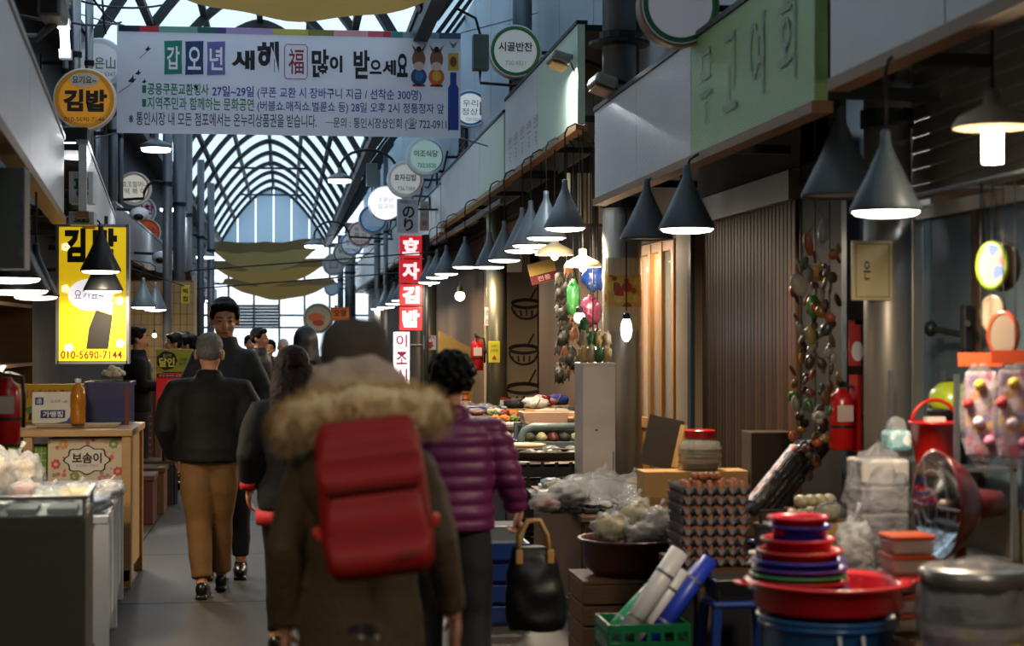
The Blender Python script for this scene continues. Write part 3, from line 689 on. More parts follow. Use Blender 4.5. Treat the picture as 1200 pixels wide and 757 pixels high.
for i, (px, py, wp) in enumerate(((662, 268, 50), (640, 279, 48), (622, 288, 46), (612, 294, 44), (591, 305, 40), (574, 313, 36), (545, 313, 31), (523, 321, 29), (512, 325, 28), (503, 331, 27), (494, 334, 26))):
    cone_lamp(px, py, wp, 0, 'lit grey cone lamp, %s in the row from the cream enamel lamps' % ORD[i], group=gR, x=2.14 if i < 6 else 2.1, top=3.285 if i < 6 else 3.26 if i < 10 else 3.17, watts=6 if i < 4 else 5)
for i, (px, py, wp) in enumerate(((470, 352, 24), (462, 356, 22), (452, 360, 22), (444, 362, 20))):
    cone_lamp(px, py, wp, 0, 'lit grey cone lamp far along the right side by the red boxes', group='far cone lamps on the right', x=2.05, top=3.17, watts=5)
gL = 'black cone lamps at the left snack counters'
for i, (px, py, wp, d) in enumerate(((12, 327, 74, 8.2), (22, 341, 72, 8.7), (42, 348, 54, 9.4))):
    cone_lamp(px, py, wp, d, 'black cone lamp over the left snack counter, %s from the grey metal box' % ORD[i], m_shade_k, gL, 4, top=3.02, hook=False)
cone_lamp(118, 318, 47, 13.1, 'black cone lamp covering the top of the yellow sign', m_shade_k, None, 4, top=2.55, to=-1.52)
cone_lamp(121, 341, 46, 13.55, 'black cone lamp over the middle of the yellow sign', m_shade_k, None, 4, top=2.55, to=-1.52)
for px, py, wp, d in ((168, 360, 30, 20.1), (182, 363, 28, 20.4)): cone_lamp(px, py, wp, d, 'grey cone lamp in front of the warm tiled snack shop', m_shade, 'cone lamps at the tiled shop', 5, top=2.55, to=-2.07)
# rail that carries the row
p0 = at_x(490, 270, 2.25); rl = tag(MB().bx(2.22, 2.27, 17.7, 26, 3.05, 3.1).build('lamp_rail', m_dark), 'dark rail carrying the row of cone lamps', 'rail')
# cream enamel lamps
m_enam = M('cream enamel', '#cdb98c', .35, 0, .1, 6)
def dish_lamp(px, py, w_px, x, label, top=3.25, watts=4, bulb=False, mat=m_enam):
    p = at_x(px, py, x); dd = (p - ORG).dot(_CM @ Vector((0, 0, -1))); r = w_px * dd / F / 2
    t = thing('enamel_lamp', label, 'lamp', p)
    MB().lathe([(r, 0), (r, .012), (r*.85, r*.3), (r*.45, r*.5), (r*.22, r*.62), (r*.2, r*.95), (r*.05, r), (r*.04, r*.9), (r*.15, r*.6), (r*.4, r*.42), (r*.82, r*.22), (r*.97, .0)], 28, caps=False).build('shade', mat, t, True)
    MB().tube([(0, 0, r*.95), (0, 0, top - p.z)], .006, 6).build('cord', m_cable, t)
    if bulb:
        br = r*.28; mb = MB()
        for a_ in range(6): mb.tube([(br*.7*math.cos(a_*PI/3), br*.7*math.sin(a_*PI/3), .0), (br*.7*math.cos(a_*PI/3), br*.7*math.sin(a_*PI/3), -r*.9)], br*.32, 8)
        mb.build('bulb', glow('cfl tube', '#fff0d4', 14), t, True)
        lamp_light('bulb_light', (0, 0, -r*.5), t, watts, .06, (1, .83, .6), 'POINT')
    else:
        MB().ell((0, 0, r*.02), (r*.22, r*.22, r*.28)).build('bulb', glow('warm bulb', '#ffe0a8', 6), t, True)
        lamp_light('bulb_light', (0, 0, -.05), t, watts, .05, (1, .78, .5), 'POINT')
    return t
dish_lamp(650, 299, 46, 2.3, 'cream enamel dish lamp hanging behind the cone lamps', 3.28, 12)
dish_lamp(683, 313, 44, 2.3, 'cream enamel dish lamp beside the thick pillar', 3.28, 12)
dish_lamp(1163, 150, 92, 2.45, 'enamel dish lamp with a bright spiral bulb over the toy window', 3.3, 5, True, M('beige enamel', '#b5a284', .4))
# bare bulbs
def bare_bulb(px, py, d, label, r, c, s, watts, top, col_=(1, .75, .45), tall=1.0):
    p = at_d(px, py, d); py_ = max(13.3, p.y) if top > 3 else p.y; t = thing('light_bulb', label, 'bulb', p)
    MB().ell((0, 0, 0), (r, r, r*tall), 16, 10).build('globe', glow('bulb ' + c + str(s), c, s), t, True)
    MB().lathe([(r*.6, 0), (r*.62, r*.9), (r*.3, r*1.2)], 14, (0, 0, r*tall*.8)).build('socket', m_black, t)
    MB().tube([(0, 0, r*tall + r), (0, 0, top - p.z - .1), ((2.3 - p.x)*.5, (py_ - p.y)*.5, top - p.z - .02), (2.3 - p.x, py_ - p.y, top - p.z)], .005, 6).build('cord', m_cable, t)
    lamp_light('bulb_light', (0, 0, 0), t, watts, r*1.1, col_, 'POINT')
bare_bulb(734, 386, 12.0, 'white oblong energy saving bulb on a long cord by the pillar', .04, '#eef2ff', 9, 3, 2.63, (.95, .96, 1), 2.2)
bare_bulb(679, 372, 13.6, 'round warm bulb hanging among the bagged goods', .045, '#ffd9a0', 12, 13, 3.28)
bare_bulb(695, 405, 13.3, 'lower warm bulb just above the metal panel', .045, '#ffd9a0', 12, 13, 3.28)
bare_bulb(539, 347, 24, 'warm bulb cluster glowing behind the row of cone lamps', .07, '#ffd9a0', 6, 8, 3.27)

# gooseneck street lamps on both sides
def gooseneck(px, py, w_px, d, label, side, group=None, watts=14):
    p = at_d(px, py, d); r = w_px * d / F / 2
    t = thing('gooseneck_lamp', label, 'lamp', p, 0, group)
    MB().lathe([(r*.98, 0), (r, .02), (r*.8, r*.32), (r*.35, r*.5), (r*.16, r*.6), (r*.16, r*.95), (r*.02, r), (r*.02, r*.9), (r*.1, r*.5), (r*.75, r*.25)], 24, caps=False).build('shade', m_iron, t, True)
    MB().lathe([(r*.86, -r*.18), (r*.9, 0)], 22).build('diffuser', m_disc_c, t, True)
    xw = ((2.83 if p.z > 4.0 else 2.25) if side > 0 else (-2.75 if p.z > 3.32 else -2.15 - .35*max(0, p.y - 21.5)/40.5)) - p.x
    n = 10; pts = [(xw*min(1, .45)*(.5 - .5*math.cos(PI*i/n)), 0, r*.9 + r*1.5*math.sin(PI*i/n)) for i in range(n+1)] + [(xw, 0, r*.7)]
    MB().tube(pts, .022, 8).build('gooseneck', m_dark, t, True)
    lamp_light('bulb_light', (0, 0, -r*.2), t, watts, r*1.6, (.9, .95, 1))
gg = 'gooseneck lamps above the shop fronts'
gooseneck(183, 174, 38, 19.5, 'gooseneck lamp under the left end of the banner', -1)
gooseneck(200, 245, 27, 27, 'gooseneck lamp beside the cream and orange round signs', -1)
gooseneck(240, 301, 22, 36, 'gooseneck lamp far down the left side', -1)
gooseneck(398, 211, 30, 27, 'gooseneck lamp in front of the wide pipe under the banner', 1)
gooseneck(368, 288, 24, 36, 'gooseneck lamp with a twin pipe beside the far gable', 1)
gooseneck(238, 352, 16, 46, 'small gooseneck lamp far down behind the tall man', -1)
# floodlights over the fascia
def flood(px, py, d, label, sx=1, watts=12):
    p = at_d(px, py, d); t = thing('floodlight', label, 'floodlight', p)
    MB().box((0, 0, 0), (.16, .34, .08), (0, R(18*sx), 0)).build('housing', M('flood housing', '#9a9a92', .4, .3), t, bevel=.02)
    MB().box((-.01*sx, 0, -.055), (.13, .3, .01), (0, R(18*sx), 0)).build('lens', M('flood lens', '#b98a54', .3), t)
    MB().tube([(.05, .05, .05), (.2, .1, .02), (2.83 - p.x, .6, -.05)], .02, 8).build('arm', m_dark, t)
    MB().tube(sweep((.08, -.05, -.02), (.35, .05, -.15), .12), .008, 6).build('cable', m_cable, t)
    if watts: lamp_light('flood_beam', (-.02, 0, -.08), t, watts, .2, (.95, .98, 1))
flood(655, 70, 13.5, 'rectangular floodlight tilted over the pale green fascia', 1, 16)
flood(706, 98, 11.9, 'stubby floodlight tucked behind the end of the white fascia', 1, 0)
# left upper fixtures
def tube_light(px0, py0, px1, py1, d, label, watts=10):
    a, b = at_d(px0, py0, d), at_d(px1, py1, d); c = (a + b) / 2
    t = thing('fluorescent_lamp', label, 'lamp', c)
    MB().tube([a - c, b - c], .035, 10).build('tube', glow('fluorescent', '#eef4ff', 5), t, True)
    for e in (a - c, b - c): MB().box(e, (.09, .09, .07)).build('end_cap', m_white, t)
    MB().tube([a - c, a - c + Vector((-.5, .1, .1)), (-2.75 - c.x, .1, .25)], .012, 6).build('arm', m_dark, t)
    lamp_light('tube_light', (0, -.05, 0), t, watts, .08, (.92, .96, 1), 'POINT')
tube_light(75, 28, 77, 64, 13, 'upright fluorescent tube in a wire cage above the left fascia', 7)
t = thing('fluorescent_lamp', 'dark lamp box throwing white light on the left fascias', 'lamp', at_d(88, 160, 13.4))
MB().box((0, 0, 0), (.22, .3, .12)).build('housing', m_black, t, bevel=.01)
MB().box((0, 0, -.065), (.18, .26, .01)).build('diffuser', m_disc_c, t); MB().tube([(-.1, 0, .04), (-2.75 - t.location.x, 0, .3)], .02, 8).build('arm', m_dark, t)
lamp_light('bulb_light', (0, 0, -.1), t, 30, .2, (.94, .97, 1), 'POINT')
# security camera top left
t = thing('security_camera', 'white box security camera pointing down the aisle', 'camera', at_d(62, 12, 9.5))
MB().box((0, 0, 0), (.13, .32, .12)).build('housing', M('cctv shell', '#8c8c88', .5), t, bevel=.015); MB().box((0, -.165, -.005), (.09, .02, .075)).build('lens_window', m_black, t)
MB().box((0, -.02, .075), (.16, .4, .015)).build('sun_shield', M('cctv shell', '#8c8c88', .5), t); MB().tube([(0, .1, -.05), (-.1, .1, -.14), (-1.75, .1, -.14)], .025, 8).build('arm', m_iron, t)
for px, py, d in ((163, 251, 21.3), (188, 302, 24)):
    t = thing('dome_camera', 'white dome security camera under the left round signs' if px < 170 else 'white dome security camera above the stained valance', 'camera', at_d(px, py, d))
    MB().ell((0, 0, 0), (.12, .12, .09)).build('shell', m_white, t, True); MB().ell((0, -.06, -.03), (.07, .07, .05)).build('dome', m_black, t, True); MB().tube([(0, .02, .05), (-2.75 - t.location.x, .02, .1)], .02, 8).build('arm', m_dark, t)
# cables across the upper left
for i, (a, b) in enumerate((((110, 0, 16), (145, 30, 19)), ((90, 0, 16), (190, 6, 18)), ((60, 20, 14), (142, 26, 18.5)), ((120, 0, 17), (124, 40, 17)))):
    tag(MB().tube(sweep(at_d(*a), at_d(*b), .05), .011, 6).build('cable', m_cable, None, True), 'black cable strung over the left shop fronts', 'cable', 'cables over the left shop fronts')
for px, d, r in ((88, 16, .05), (104, 16.5, .04), (112, 21, .05), (132, 22, .06), (141, 22.5, .035), (76, 17, .03)):
    pipe(px, d, 2.4, 5.08, r, 'upright service pipe behind the two left round signs', m_iron if int(px) % 8 else m_steel, 'service pipes on the upper left')
t = thing('meter_box', 'grey electric box on the wall under the white round sign', 'box', at_d(563, 62, 17.3)); MB().box((0, 0, 0), (.16, .14, .36)).build('case', M('meter grey', '#5c6a68', .5), t, bevel=.01); MB().tube([(0, .03, -.18), (0, .03, -.3), (2.83 - t.location.x, .03, -.35)], .015, 8).build('conduit', m_dark, t); MB().tube([(0, .0, .18), (-.05, 0, .35), (-.25, 0, .45)], .014, 6).build('cable', m_cable, t)
t = thing('meter_box', 'grey electric box beside the gooseneck lamp under the banner', 'box', at_d(436, 205, 27)); MB().box((0, 0, 0), (.18, .14, .36)).build('case', M('meter grey', '#5c6a68', .5), t, bevel=.01); MB().tube([(0, .03, -.18), (0, .03, -.3), (2.83 - t.location.x, .03, -.35)], .015, 8).build('conduit', m_dark, t)
# ================================================================== PEOPLE
m_skin = M('skin', '#b98468', .5, 0, .1, 14)
m_hair_k = M('black hair', '#0a0808', .6, 0, .3, 30, spec=.15, bump=.3, bscale=60)
m_hair_b = M('dark brown hair', '#1c0d0b', .6, 0, .3, 30, spec=.2, bump=.3, bscale=60)
m_hair_g = M('grey hair', '#5c5a57', .6, 0, .3, 40, bump=.5, bscale=90)
m_shoe = M('black leather', '#0d0c0c', .3, 0, .2)
m_eye = M('eye dark', '#120c0a', .2, 0, 0)
m_lip = M('lip', '#8a4038', .5); m_teeth = M('teeth', '#d8d2c8', .4)
def hand(mb, wrist, dirv, side, curl=.5, s=1.0):
    d = Vector(dirv).normalized(); n = Vector((-side, 0, 0)); n = (n - d * n.dot(d)).normalized()
    l = d.cross(n) * (-side)
    if l.y < 0: l = -l
    w_ = Vector(wrist)
    pc = w_ + d * .05 * s
    T = Matrix((l, n, d)).transposed()
    mb.ell(pc, (.04*s, .017*s, .055*s), 12, 8, T.to_euler())
    for i, (off, ln) in enumerate(((.028, .07), (.01, .08), (-.009, .074), (-.026, .058))):
        a = w_ + d*.085*s + l*off*s; pts = [a]; ang = curl*.5
        for q in range(3):
            dv = d*math.cos(ang) + n*math.sin(ang); a = a + dv*ln*s/2.6; pts.append(a); ang += curl
        mb.tube([w_ + d*.06*s + l*off*s] + pts, [.01*s, .0098*s, .0092*s, .0085*s, .007*s], 8)
    a = w_ + d*.025*s + l*.03*s; dv = (d*.6 + l*.65 + n*.35).normalized(); b = a + dv*.035*s; c = b + (d*.8 + l*.2 + n*.5).normalized()*.03*s
    mb.tube([w_ + d*.015*s + l*.01*s, a, b, c], [.013*s, .0115*s, .0105*s, .008*s], 8)
def ering(c, rx, ry, n=20): return [(c[0] + rx*math.cos(2*PI*i/n), c[1] + ry*math.sin(2*PI*i/n), c[2]) for i in range(n)]
def person(loc, H, rz, label, coat, trousers, hair='short', hairm=None, w=1.0, hem=.86, pose=None, vox=.012, face=False, headrot=(0, 0, 0), smile=False,
           sleeves=True, quilt=0, flare=0, curl=(.45, .45), collar=True, shoes=m_shoe, extra_coat=None, coat_name='coat', legs_r=1.0, skin=None, lean=0, hs=1.0, cuffm=None, hood=None):
    s = H / 1.7
    P = dict(el=(-.26, -.04, 1.12), wl=(-.25, .06, .87), er=(.26, -.04, 1.12), wr=(.25, .06, .87), kl=(-.1, .03, .48), al=(-.1, -.02, .09), kr=(.1, .03, .48), ar=(.1, -.02, .09))
    P.update(pose or {})
    root = thing('person', label, 'person', loc, rz)
    S = Matrix.Scale(s, 4)
    hx = lean
    HT = Matrix.Translation((0, hx, 1.5)) @ Euler(headrot).to_matrix().to_4x4() @ Matrix.Scale(hs, 4) @ Matrix.Translation((0, 0, -1.5))
    hm = MB()
    hm.ell((0, -.005, 1.605), (.074, .092, .09)); hm.ell((0, .02, 1.545), (.06, .074, .078)); hm.ell((0, .045, 1.505), (.04, .045, .035))
    hm.ell((0, .098, 1.553), (.014, .02, .02)); hm.tube([(0, .088, 1.6), (0, .105, 1.56)], [.009, .012], 8)
    for e in (-1, 1):
        hm.ell((e*.077, -.008, 1.565), (.012, .022, .033)); hm.ell((e*.03, .078, 1.588), (.018, .012, .012)); hm.ell((e*.035, .075, 1.545), (.022, .015, .02))
    hm.ell((0, .088, 1.522), (.024, .012, .012))
    hm.xf(HT)
    bm = MB()
    bm.loft([ering((0, 0, .84), .13*w, .09), ering((0, 0, 1.0), .125*w, .085), ering((0, hx*.5, 1.2), .14*w, .09), ering((0, hx*.8, 1.36), .15*w, .08), ering((0, hx, 1.42), .07, .06)])
    bm.tube([(0, hx*.9, 1.36), (0, hx + .01, 1.54)], [.058, .05], 14)
    for sd, e, wr_ in ((-1, 'el', 'wl'), (1, 'er', 'wr')):
        sh = (sd*.165*w, hx*.8, 1.375); bm.tube([(sd*.1*w, hx*.8, 1.34), (sd*.165*w, hx*.8, 1.335), (sd*.205*w, hx*.4, 1.25), P[e], P[wr_]], [.045, .045, .042, .036, .026], 12)
        dv = Vector(P[wr_]) - Vector(P[e]); hand(bm, P[wr_], dv, sd, curl[0 if sd < 0 else 1])
    for kk, aa, sd in (('kl', 'al', -1), ('kr', 'ar', 1)):
        bm.tube([(sd*.08, 0, .88), P[kk], P[aa]], [.08, .05, .035], 12); a = P[aa]; bm.ell((a[0], a[1] + .06, a[2] - .05), (.035, .1, .03))
    bm.v += []; o = len(bm.v); bm.add(hm.v, hm.f)
    bm.xf(S); link('body', fuse(bm, vox*.55 if vox < .012 else vox*.8, 3), skin or m_skin, root, True)
    # garments
    cm = MB()
    rx, ry = .19*w, .135*w
    zs = [hem, hem + .08, .95, 1.05, 1.2, 1.32, 1.39, 1.43]
    rr = [(1.0 + flare, 1.05), (1.0 + flare*.8, 1.05), (.98 + flare*.4, 1.02), (.95, .98), (.99, 1.0), (1.0, .95), (.78, .72), (.4, .5)]
    cm.loft([ering((0, hx*max(0, (z - .9)/.5), z), rx*a, ry*b, 24) for z, (a, b) in sorted(zip(zs, rr), key=lambda q: q[0])])
    for sd, e, wr_ in ((-1, 'el', 'wl'), (1, 'er', 'wr')):
        a = Vector(P[e]); b = Vector(P[wr_]); dv = (b - a)
        cm.tube([(sd*.1*w, hx*.8, 1.345), (sd*.17*w, hx*.8, 1.335), (sd*.21*w, hx*.4, 1.25), a, b - dv*.06], [.07*w, .078*w, .074*w, .064*w, .05*w], 16)
    if collar: cm.tube([(0, hx*.9, 1.38), (0, hx + .005, 1.475)], [.1, .078], 18)
    if extra_coat: extra_coat(cm)
    cm.xf(S)
    def fn(v, n):
        k = .006*noise.noise(v*7) + .003*noise.noise(v*19)
        if quilt: k += quilt*(abs(math.sin(PI*v.z/.062))**.6 - .6)
        return v + n*k
    link(coat_name, fuse(cm, vox, 9, fn), coat, root, True)
    tm = MB(); tm.ell((0, 0, .9), (.165*w, .12, .13))
    for kk, aa, sd in (('kl', 'al', -1), ('kr', 'ar', 1)):
        a = Vector(P[aa]); k_ = Vector(P[kk])
        tm.tube([(sd*.075, 0, .92), ((sd*.09 + k_.x)/2, k_.y*.5, .7), k_, a + (k_ - a)*.1], [.1*w*legs_r, .098*w*legs_r, .076*w*legs_r, .06*w*legs_r], 16)
    tm.xf(S); link('trousers', fuse(tm, vox, 3, lambda v, n: v + n*(.006*noise.noise(v*9))), trousers, root, True)
    for kk, aa, sd in (('kl', 'al', -1), ('kr', 'ar', 1)):
        a = P[aa]; m_ = MB(); m_.ell((a[0], a[1] + .075, a[2] - .045), (.046, .115, .042)); m_.ell((a[0], a[1] - .01, a[2] - .03), (.042, .05, .055)); m_.box((a[0], a[1] + .06, a[2] - .08), (.078, .23, .02)); m_.xf(S)
        link('shoe', fuse(m_, .008, 2), shoes, root, True)
    # hair
    hmat = hairm or m_hair_k
    if hair:
        h = MB()
        if hair in ('short', 'bun'):
            h.ell((0, -.018, 1.632), (.08, .096, .074)); h.ell((0, -.045, 1.58), (.078, .062, .062))
            for e in (-1, 1): h.ell((e*.07, .01, 1.61), (.02, .045, .04))
            for i in range(14): a_ = -1.0 + 2.0*i/13; h.ell((.068*a_, .066 - .02*abs(a_), 1.668 - .012*abs(a_)), (.017, .026, .016 + .006*(i % 3)))
            if hair == 'bun': h.ell((0, -.1, 1.62), .04)
        elif hair == 'thin':
            h.ell((0, -.012, 1.62), (.079, .097, .08)); h.ell((0, -.04, 1.58), (.076, .062, .055))
        elif hair == 'curly':
            h.ell((0, -.02, 1.62), (.1, .108, .1)); r2 = random.Random(5)
            for i in range(170):
                a_ = r2.uniform(0, 2*PI); b_ = r2.uniform(-.7, 1.4); q = Vector((math.cos(a_)*math.cos(b_)*.105, math.sin(a_)*math.cos(b_)*.112, math.sin(b_)*.105))
                if q.y > .06 and q.z < .03: continue
                h.ell(Vector((0, -.02, 1.615)) + q, r2.uniform(.012, .024), 8, 5)
        elif hair == 'long':
            h.ell((0, -.02, 1.62), (.095, .108, .092))
            h.loft([ering((0, -.055, 1.22), .125, .03), ering((0, -.06, 1.35), .12, .055), ering((0, -.05, 1.5), .105, .085), ering((0, -.02, 1.64), .08, .08)])
            r2 = random.Random(3)
            for i in range(46):
                a_ = R(180 + r2.uniform(-15, 195) - 0); x_ = .115*math.cos(R(180 + 180*i/45)); y_ = -.05 + .06*math.sin(R(180 + 180*i/45))
                h.tube([(x_*.8, y_*.8, 1.6), (x_*1.0, y_*1.25, 1.45), (x_*1.06, y_*1.3, 1.32), (x_*1.05 + r2.uniform(-.01, .01), y_*1.2, 1.19 + r2.uniform(-.03, .03))], [.014, .014, .012, .004], 6)
        h.xf(HT).xf(S)
        link('hair', fuse(h, .007 if vox < .012 else .011, 1, lambda v, n: v + n*.004*noise.noise(v*60)), hmat, root, True)
    if face:
        for e in (-1, 1):
            m_ = MB(); m_.ell((e*.03, .087, 1.584), (.011, .006, .0035)); m_.xf(HT).xf(S); m_.build('eye', m_eye, root, True)
            m_ = MB(); m_.tube([(e*.014, .092, 1.604), (e*.032, .092, 1.609), (e*.05, .08, 1.604)], [.003, .0035, .002], 6); m_.xf(HT).xf(S); m_.build('eyebrow', hmat, root, True)
        m_ = MB(); m_.tube([(-.026, .09, 1.526 if smile else 1.52), (0, .101, 1.518), (.026, .09, 1.526 if smile else 1.52)], [.004, .008, .004], 8); m_.xf(HT).xf(S); m_.build('mouth', m_teeth if smile else m_lip, root, True)
    return root, s
def ground(px, d): p = at_d(px, 395, d); return (p.x, p.y, 0)

m_parka = M('olive brown parka', '#4a3a26', .75, 0, .18, 12, bump=.3, bscale=60)
m_jeans = M('dark trousers', '#15151a', .8, 0, .2, 20)
m_blackcoat = M('black cloth', '#0a0a0d', .85, 0, .25, 15, bump=.2, bscale=50)
m_leather = M('black jacket', '#0f0d0c', .7, 0, .25, 10, bump=.12, spec=.2, bscale=30)
m_khaki = M('khaki cotton', '#6a4a24', .8, 0, .12, 10, bump=.2, bscale=40)
m_purple = M('plum padded nylon', '#5e1a4c', .48, 0, .12, 10)
m_charcoal = M('charcoal wool', '#25282d', .8, 0, .15, 20, bump=.2, bscale=80)
m_fur = M('cream fur', '#d6bd92', .8, 0, .3, 20)
m_fur_d = M('tan fur', '#c4a370', .8, 0, .3, 20)
m_red = M('red nylon', '#8a0d08', .6, 0, .1, 10, bump=.15, bscale=120)
m_redtrim = M('red knit', '#b01822', .7)
m_navy = M('navy padded nylon', '#12141e', .5, 0, .2)

# ---- walker in the parka with fur hood
PD = 4.5
gl = ground(424, PD)
def parka_extra(cm):
    cm.loft([ering((0, -.1, 1.2), .12, .05), ering((0, -.13, 1.3), .17, .06), ering((0, -.1, 1.38), .16, .08), ering((0, -.04, 1.44), .1, .08)])
    cm.box((0, -.15, .84), (.02, .01, .2))
pk, s = person(gl, 1.66, R(-3), 'person in an olive brown parka with fur hood and grey cap, seen from behind', m_parka, m_jeans, None, w=.82, hem=.62, vox=.011, flare=.22,
            pose=dict(el=(-.205, -.05, 1.13), wl=(-.205, .02, .90), er=(.21, -.05, 1.15), wr=(.245, .02, .93), kl=(-.1, .1, .5), al=(-.1, .12, .09), kr=(.1, -.02, .48), ar=(.1, -.2, .12)), extra_coat=parka_extra, headrot=(R(-6), 0, R(4)))
kk = 1.66/1.7
cap = MB(); cap.lathe([(.082, 1.585), (.093, 1.6), (.094, 1.66), (.085, 1.705), (.055, 1.735), (.005, 1.742)], 28, (-.02, -.008, 0), sy=1.12); cap.xf(Matrix.Scale(kk, 4)).build('cap', M('grey brown wool', '#4a4036', .85, 0, .2, 40, bump=.4, bscale=120), pk, True)
cap = MB(); cap.lathe([(.096, 1.583), (.1, 1.592), (.1, 1.618), (.095, 1.625)], 28, (-.02, -.008, 0), sy=1.12, caps=False); cap.xf(Matrix.Scale(kk, 4)).build('cap_band', M('dark wool band', '#1d1915', .85), pk, True)
hr = MB(); hr.ell((-.02, -.04, 1.555), (.085, .075, .075)); hr.xf(Matrix.Scale(kk, 4)); link('hair', fuse(hr, .01, 1), m_hair_b, pk, True)
inv = Matrix.Translation(gl) @ Matrix.Rotation(R(-3), 4, 'Z'); inv = inv.inverted()
def loc_of(px, py, d): return inv @ at_d(px, py, d)
sc_ = MB()
for a, b, r in (((372, 462, 4.38), (392, 440, 4.36), .045), ((392, 440, 4.36), (442, 438, 4.36), .046), ((442, 438, 4.36), (472, 462, 4.38), .045), ((385, 464, 4.34), (460, 466, 4.34), .05)): sc_.tube([loc_of(*a), loc_of(*b)], r, 12)
link('scarf', fuse(sc_, .012, 2, lambda v, n: v + n*.012*noise.noise(v*16)), M('pale pink scarf', '#b39a86', .8, 0, .15, 20, bump=.4), pk, True)
fp = [loc_of(*q) for q in ((326, 512, 4.37), (340, 500, 4.33), (362, 486, 4.3), (390, 477, 4.28), (425, 474, 4.27), (460, 474, 4.28), (490, 478, 4.3), (508, 483, 4.34), (519, 492, 4.39))]
fr_ = [.035, .05, .056, .05, .048, .05, .056, .048, .03]
fb = MB(); fb.tube(fp, fr_, 14); fo = link('fur_trim', fuse(fb, .012, 2, lambda v, n: v + n*.014*noise.noise(v*22)), m_fur, pk, True)
st = MB(); r2 = random.Random(8)
for i in range(3600):
    q = r2.uniform(0, len(fp) - 1.001); j = int(q); f_ = q - j; c = fp[j].lerp(fp[j+1], f_); rad = fr_[j]*(1 - f_) + fr_[j+1]*f_
    tv = (fp[j+1] - fp[j]).normalized(); u = Vector((r2.gauss(0, 1), r2.gauss(0, 1), r2.gauss(0, 1))); u = (u - tv*u.dot(tv)).normalized()
    a = c + u*rad*.85; b = c + u*(rad + r2.uniform(.012, .034)) + tv*r2.uniform(-.015, .015) + Vector((0, 0, -.008)); sd = tv*.0022
    o = len(st.v); st.v += [tuple(a - sd), tuple(a + sd), tuple(b)]; st.f.append((o, o+1, o+2))
struct(st.build('fur_strands', m_fur_d, fo), 'stuff')
for e in (-1, 1): MB().ell((e*.02 + .02, -.158, .885), (.008, .005, .008)).build('snap_button', m_steel, pk)
# red backpack on that person's back
bp_c = at_d(448, 588, 4.19)
BK = thing('backpack', 'bright red backpack worn over the olive parka', 'backpack', (bp_c.x, bp_c.y, bp_c.z - .18), R(-3))
tl = Matrix.Rotation(R(-6.5), 4, 'Y')
def rbox(W, D, H, c, n=6, r=.04):
    mb = MB(); rings = []
    for z, q in ((0, .82), (.03, .97), (.1, 1.0), (H - .12, .97), (H - .04, .92), (H, .78)):
        ring = []
        for i in range(24):
            a = 2*PI*i/24; cx = math.copysign(abs(math.cos(a))**.45, math.cos(a)); sy = math.copysign(abs(math.sin(a))**.45, math.sin(a))
            ring.append((c[0] + W/2*q*cx, c[1] + D/2*(q if q > .9 else q*.8)*sy, c[2] + z))
        rings.append(ring)
    return mb.loft(rings)
rbox(.275, .13, .385, (0, 0, 0)).xf(tl).build('main_compartment', m_red, BK, True)
rbox(.25, .05, .215, (0, -.052, .012)).xf(tl).build('front_pocket', m_red, BK, True)
rbox(.255, .05, .165, (.0, -.054, .2)).xf(tl).build('top_flap', m_red, BK, True)
MB().box((0, -.081, .222), (.22, .008, .006)).xf(tl).build('zip', M('dark red zip', '#3a0806', .5), BK)
MB().box((.068, -.088, .055), (.045, .003, .012)).xf(tl).build('logo_patch', M('dull red patch', '#6a2a22', .5), BK)
MB().box((.125, -.03, .1), (.016, .01, .035)).xf(tl).build('blue_tag', ink('#2a3a6a'), BK)
for e in (-1, 1):
    MB().box((e*.142, .0, .12), (.02, .05, .03), (0, R(25*e), 0)).xf(tl).build('side_strap', M('orange red strap', '#c2301a', .5), BK, bevel=.004)
    MB().tube([(e*.08, .07, .37), (e*.11, .13, .39), (e*.13, .2, .33)], .02, 8, flat=.4).xf(tl).build('shoulder_strap', m_red, BK, True)
MB().tube([(-.03, .05, .38), (-.02, .05, .41), (.02, .05, .41), (.03, .05, .38)], .007, 8).xf(tl).build('grab_handle', m_red, BK, True)

# ---- grey haired man
person(ground(245, 10.9), 1.66, R(-4), 'person with cropped grey hair in black jacket and khaki trousers walking away', m_leather, m_khaki, 'thin', m_hair_g, w=1.2, hem=.88, vox=.0115, hs=1.12, lean=.02,
       pose=dict(el=(-.275, -.06, 1.1), wl=(-.23, .1, .9), er=(.275, -.06, 1.1), wr=(.23, .1, .9), kl=(-.06, -.02, .48), al=(-.03, -.12, .09), kr=(.06, .1, .5), ar=(.06, .2, .1)), headrot=(R(-8), 0, 0), legs_r=.95)
# ---- long haired woman in black coat
wm, s = person(ground(343, 8.9), 1.6, R(2), 'person with long dark brown hair in black coat with red cuffs', m_blackcoat, M('black leggings', '#0b0b0d', .5), 'long', m_hair_b, w=1.02, hem=.80, vox=.0115,
       pose=dict(el=(-.245, -.05, 1.1), wl=(-.24, .03, .92), er=(.25, -.05, 1.1), wr=(.24, .03, .9), kl=(-.09, .05, .5), al=(-.09, .0, .09), kr=(.08, -.02, .48), ar=(.08, -.12, .1)), legs_r=.8)
MB().lathe([(.2, .72), (.205, .8)], 28, sy=.75).xf(Matrix.Scale(.94, 4)).build('red_hem', m_redtrim, wm, True)
for e in (-1, 1): MB().tube([(e*.242, .005, .965), (e*.241, .025, .925)], .05, 14).xf(Matrix.Scale(.94, 4)).build('red_cuff', m_redtrim, wm, True)
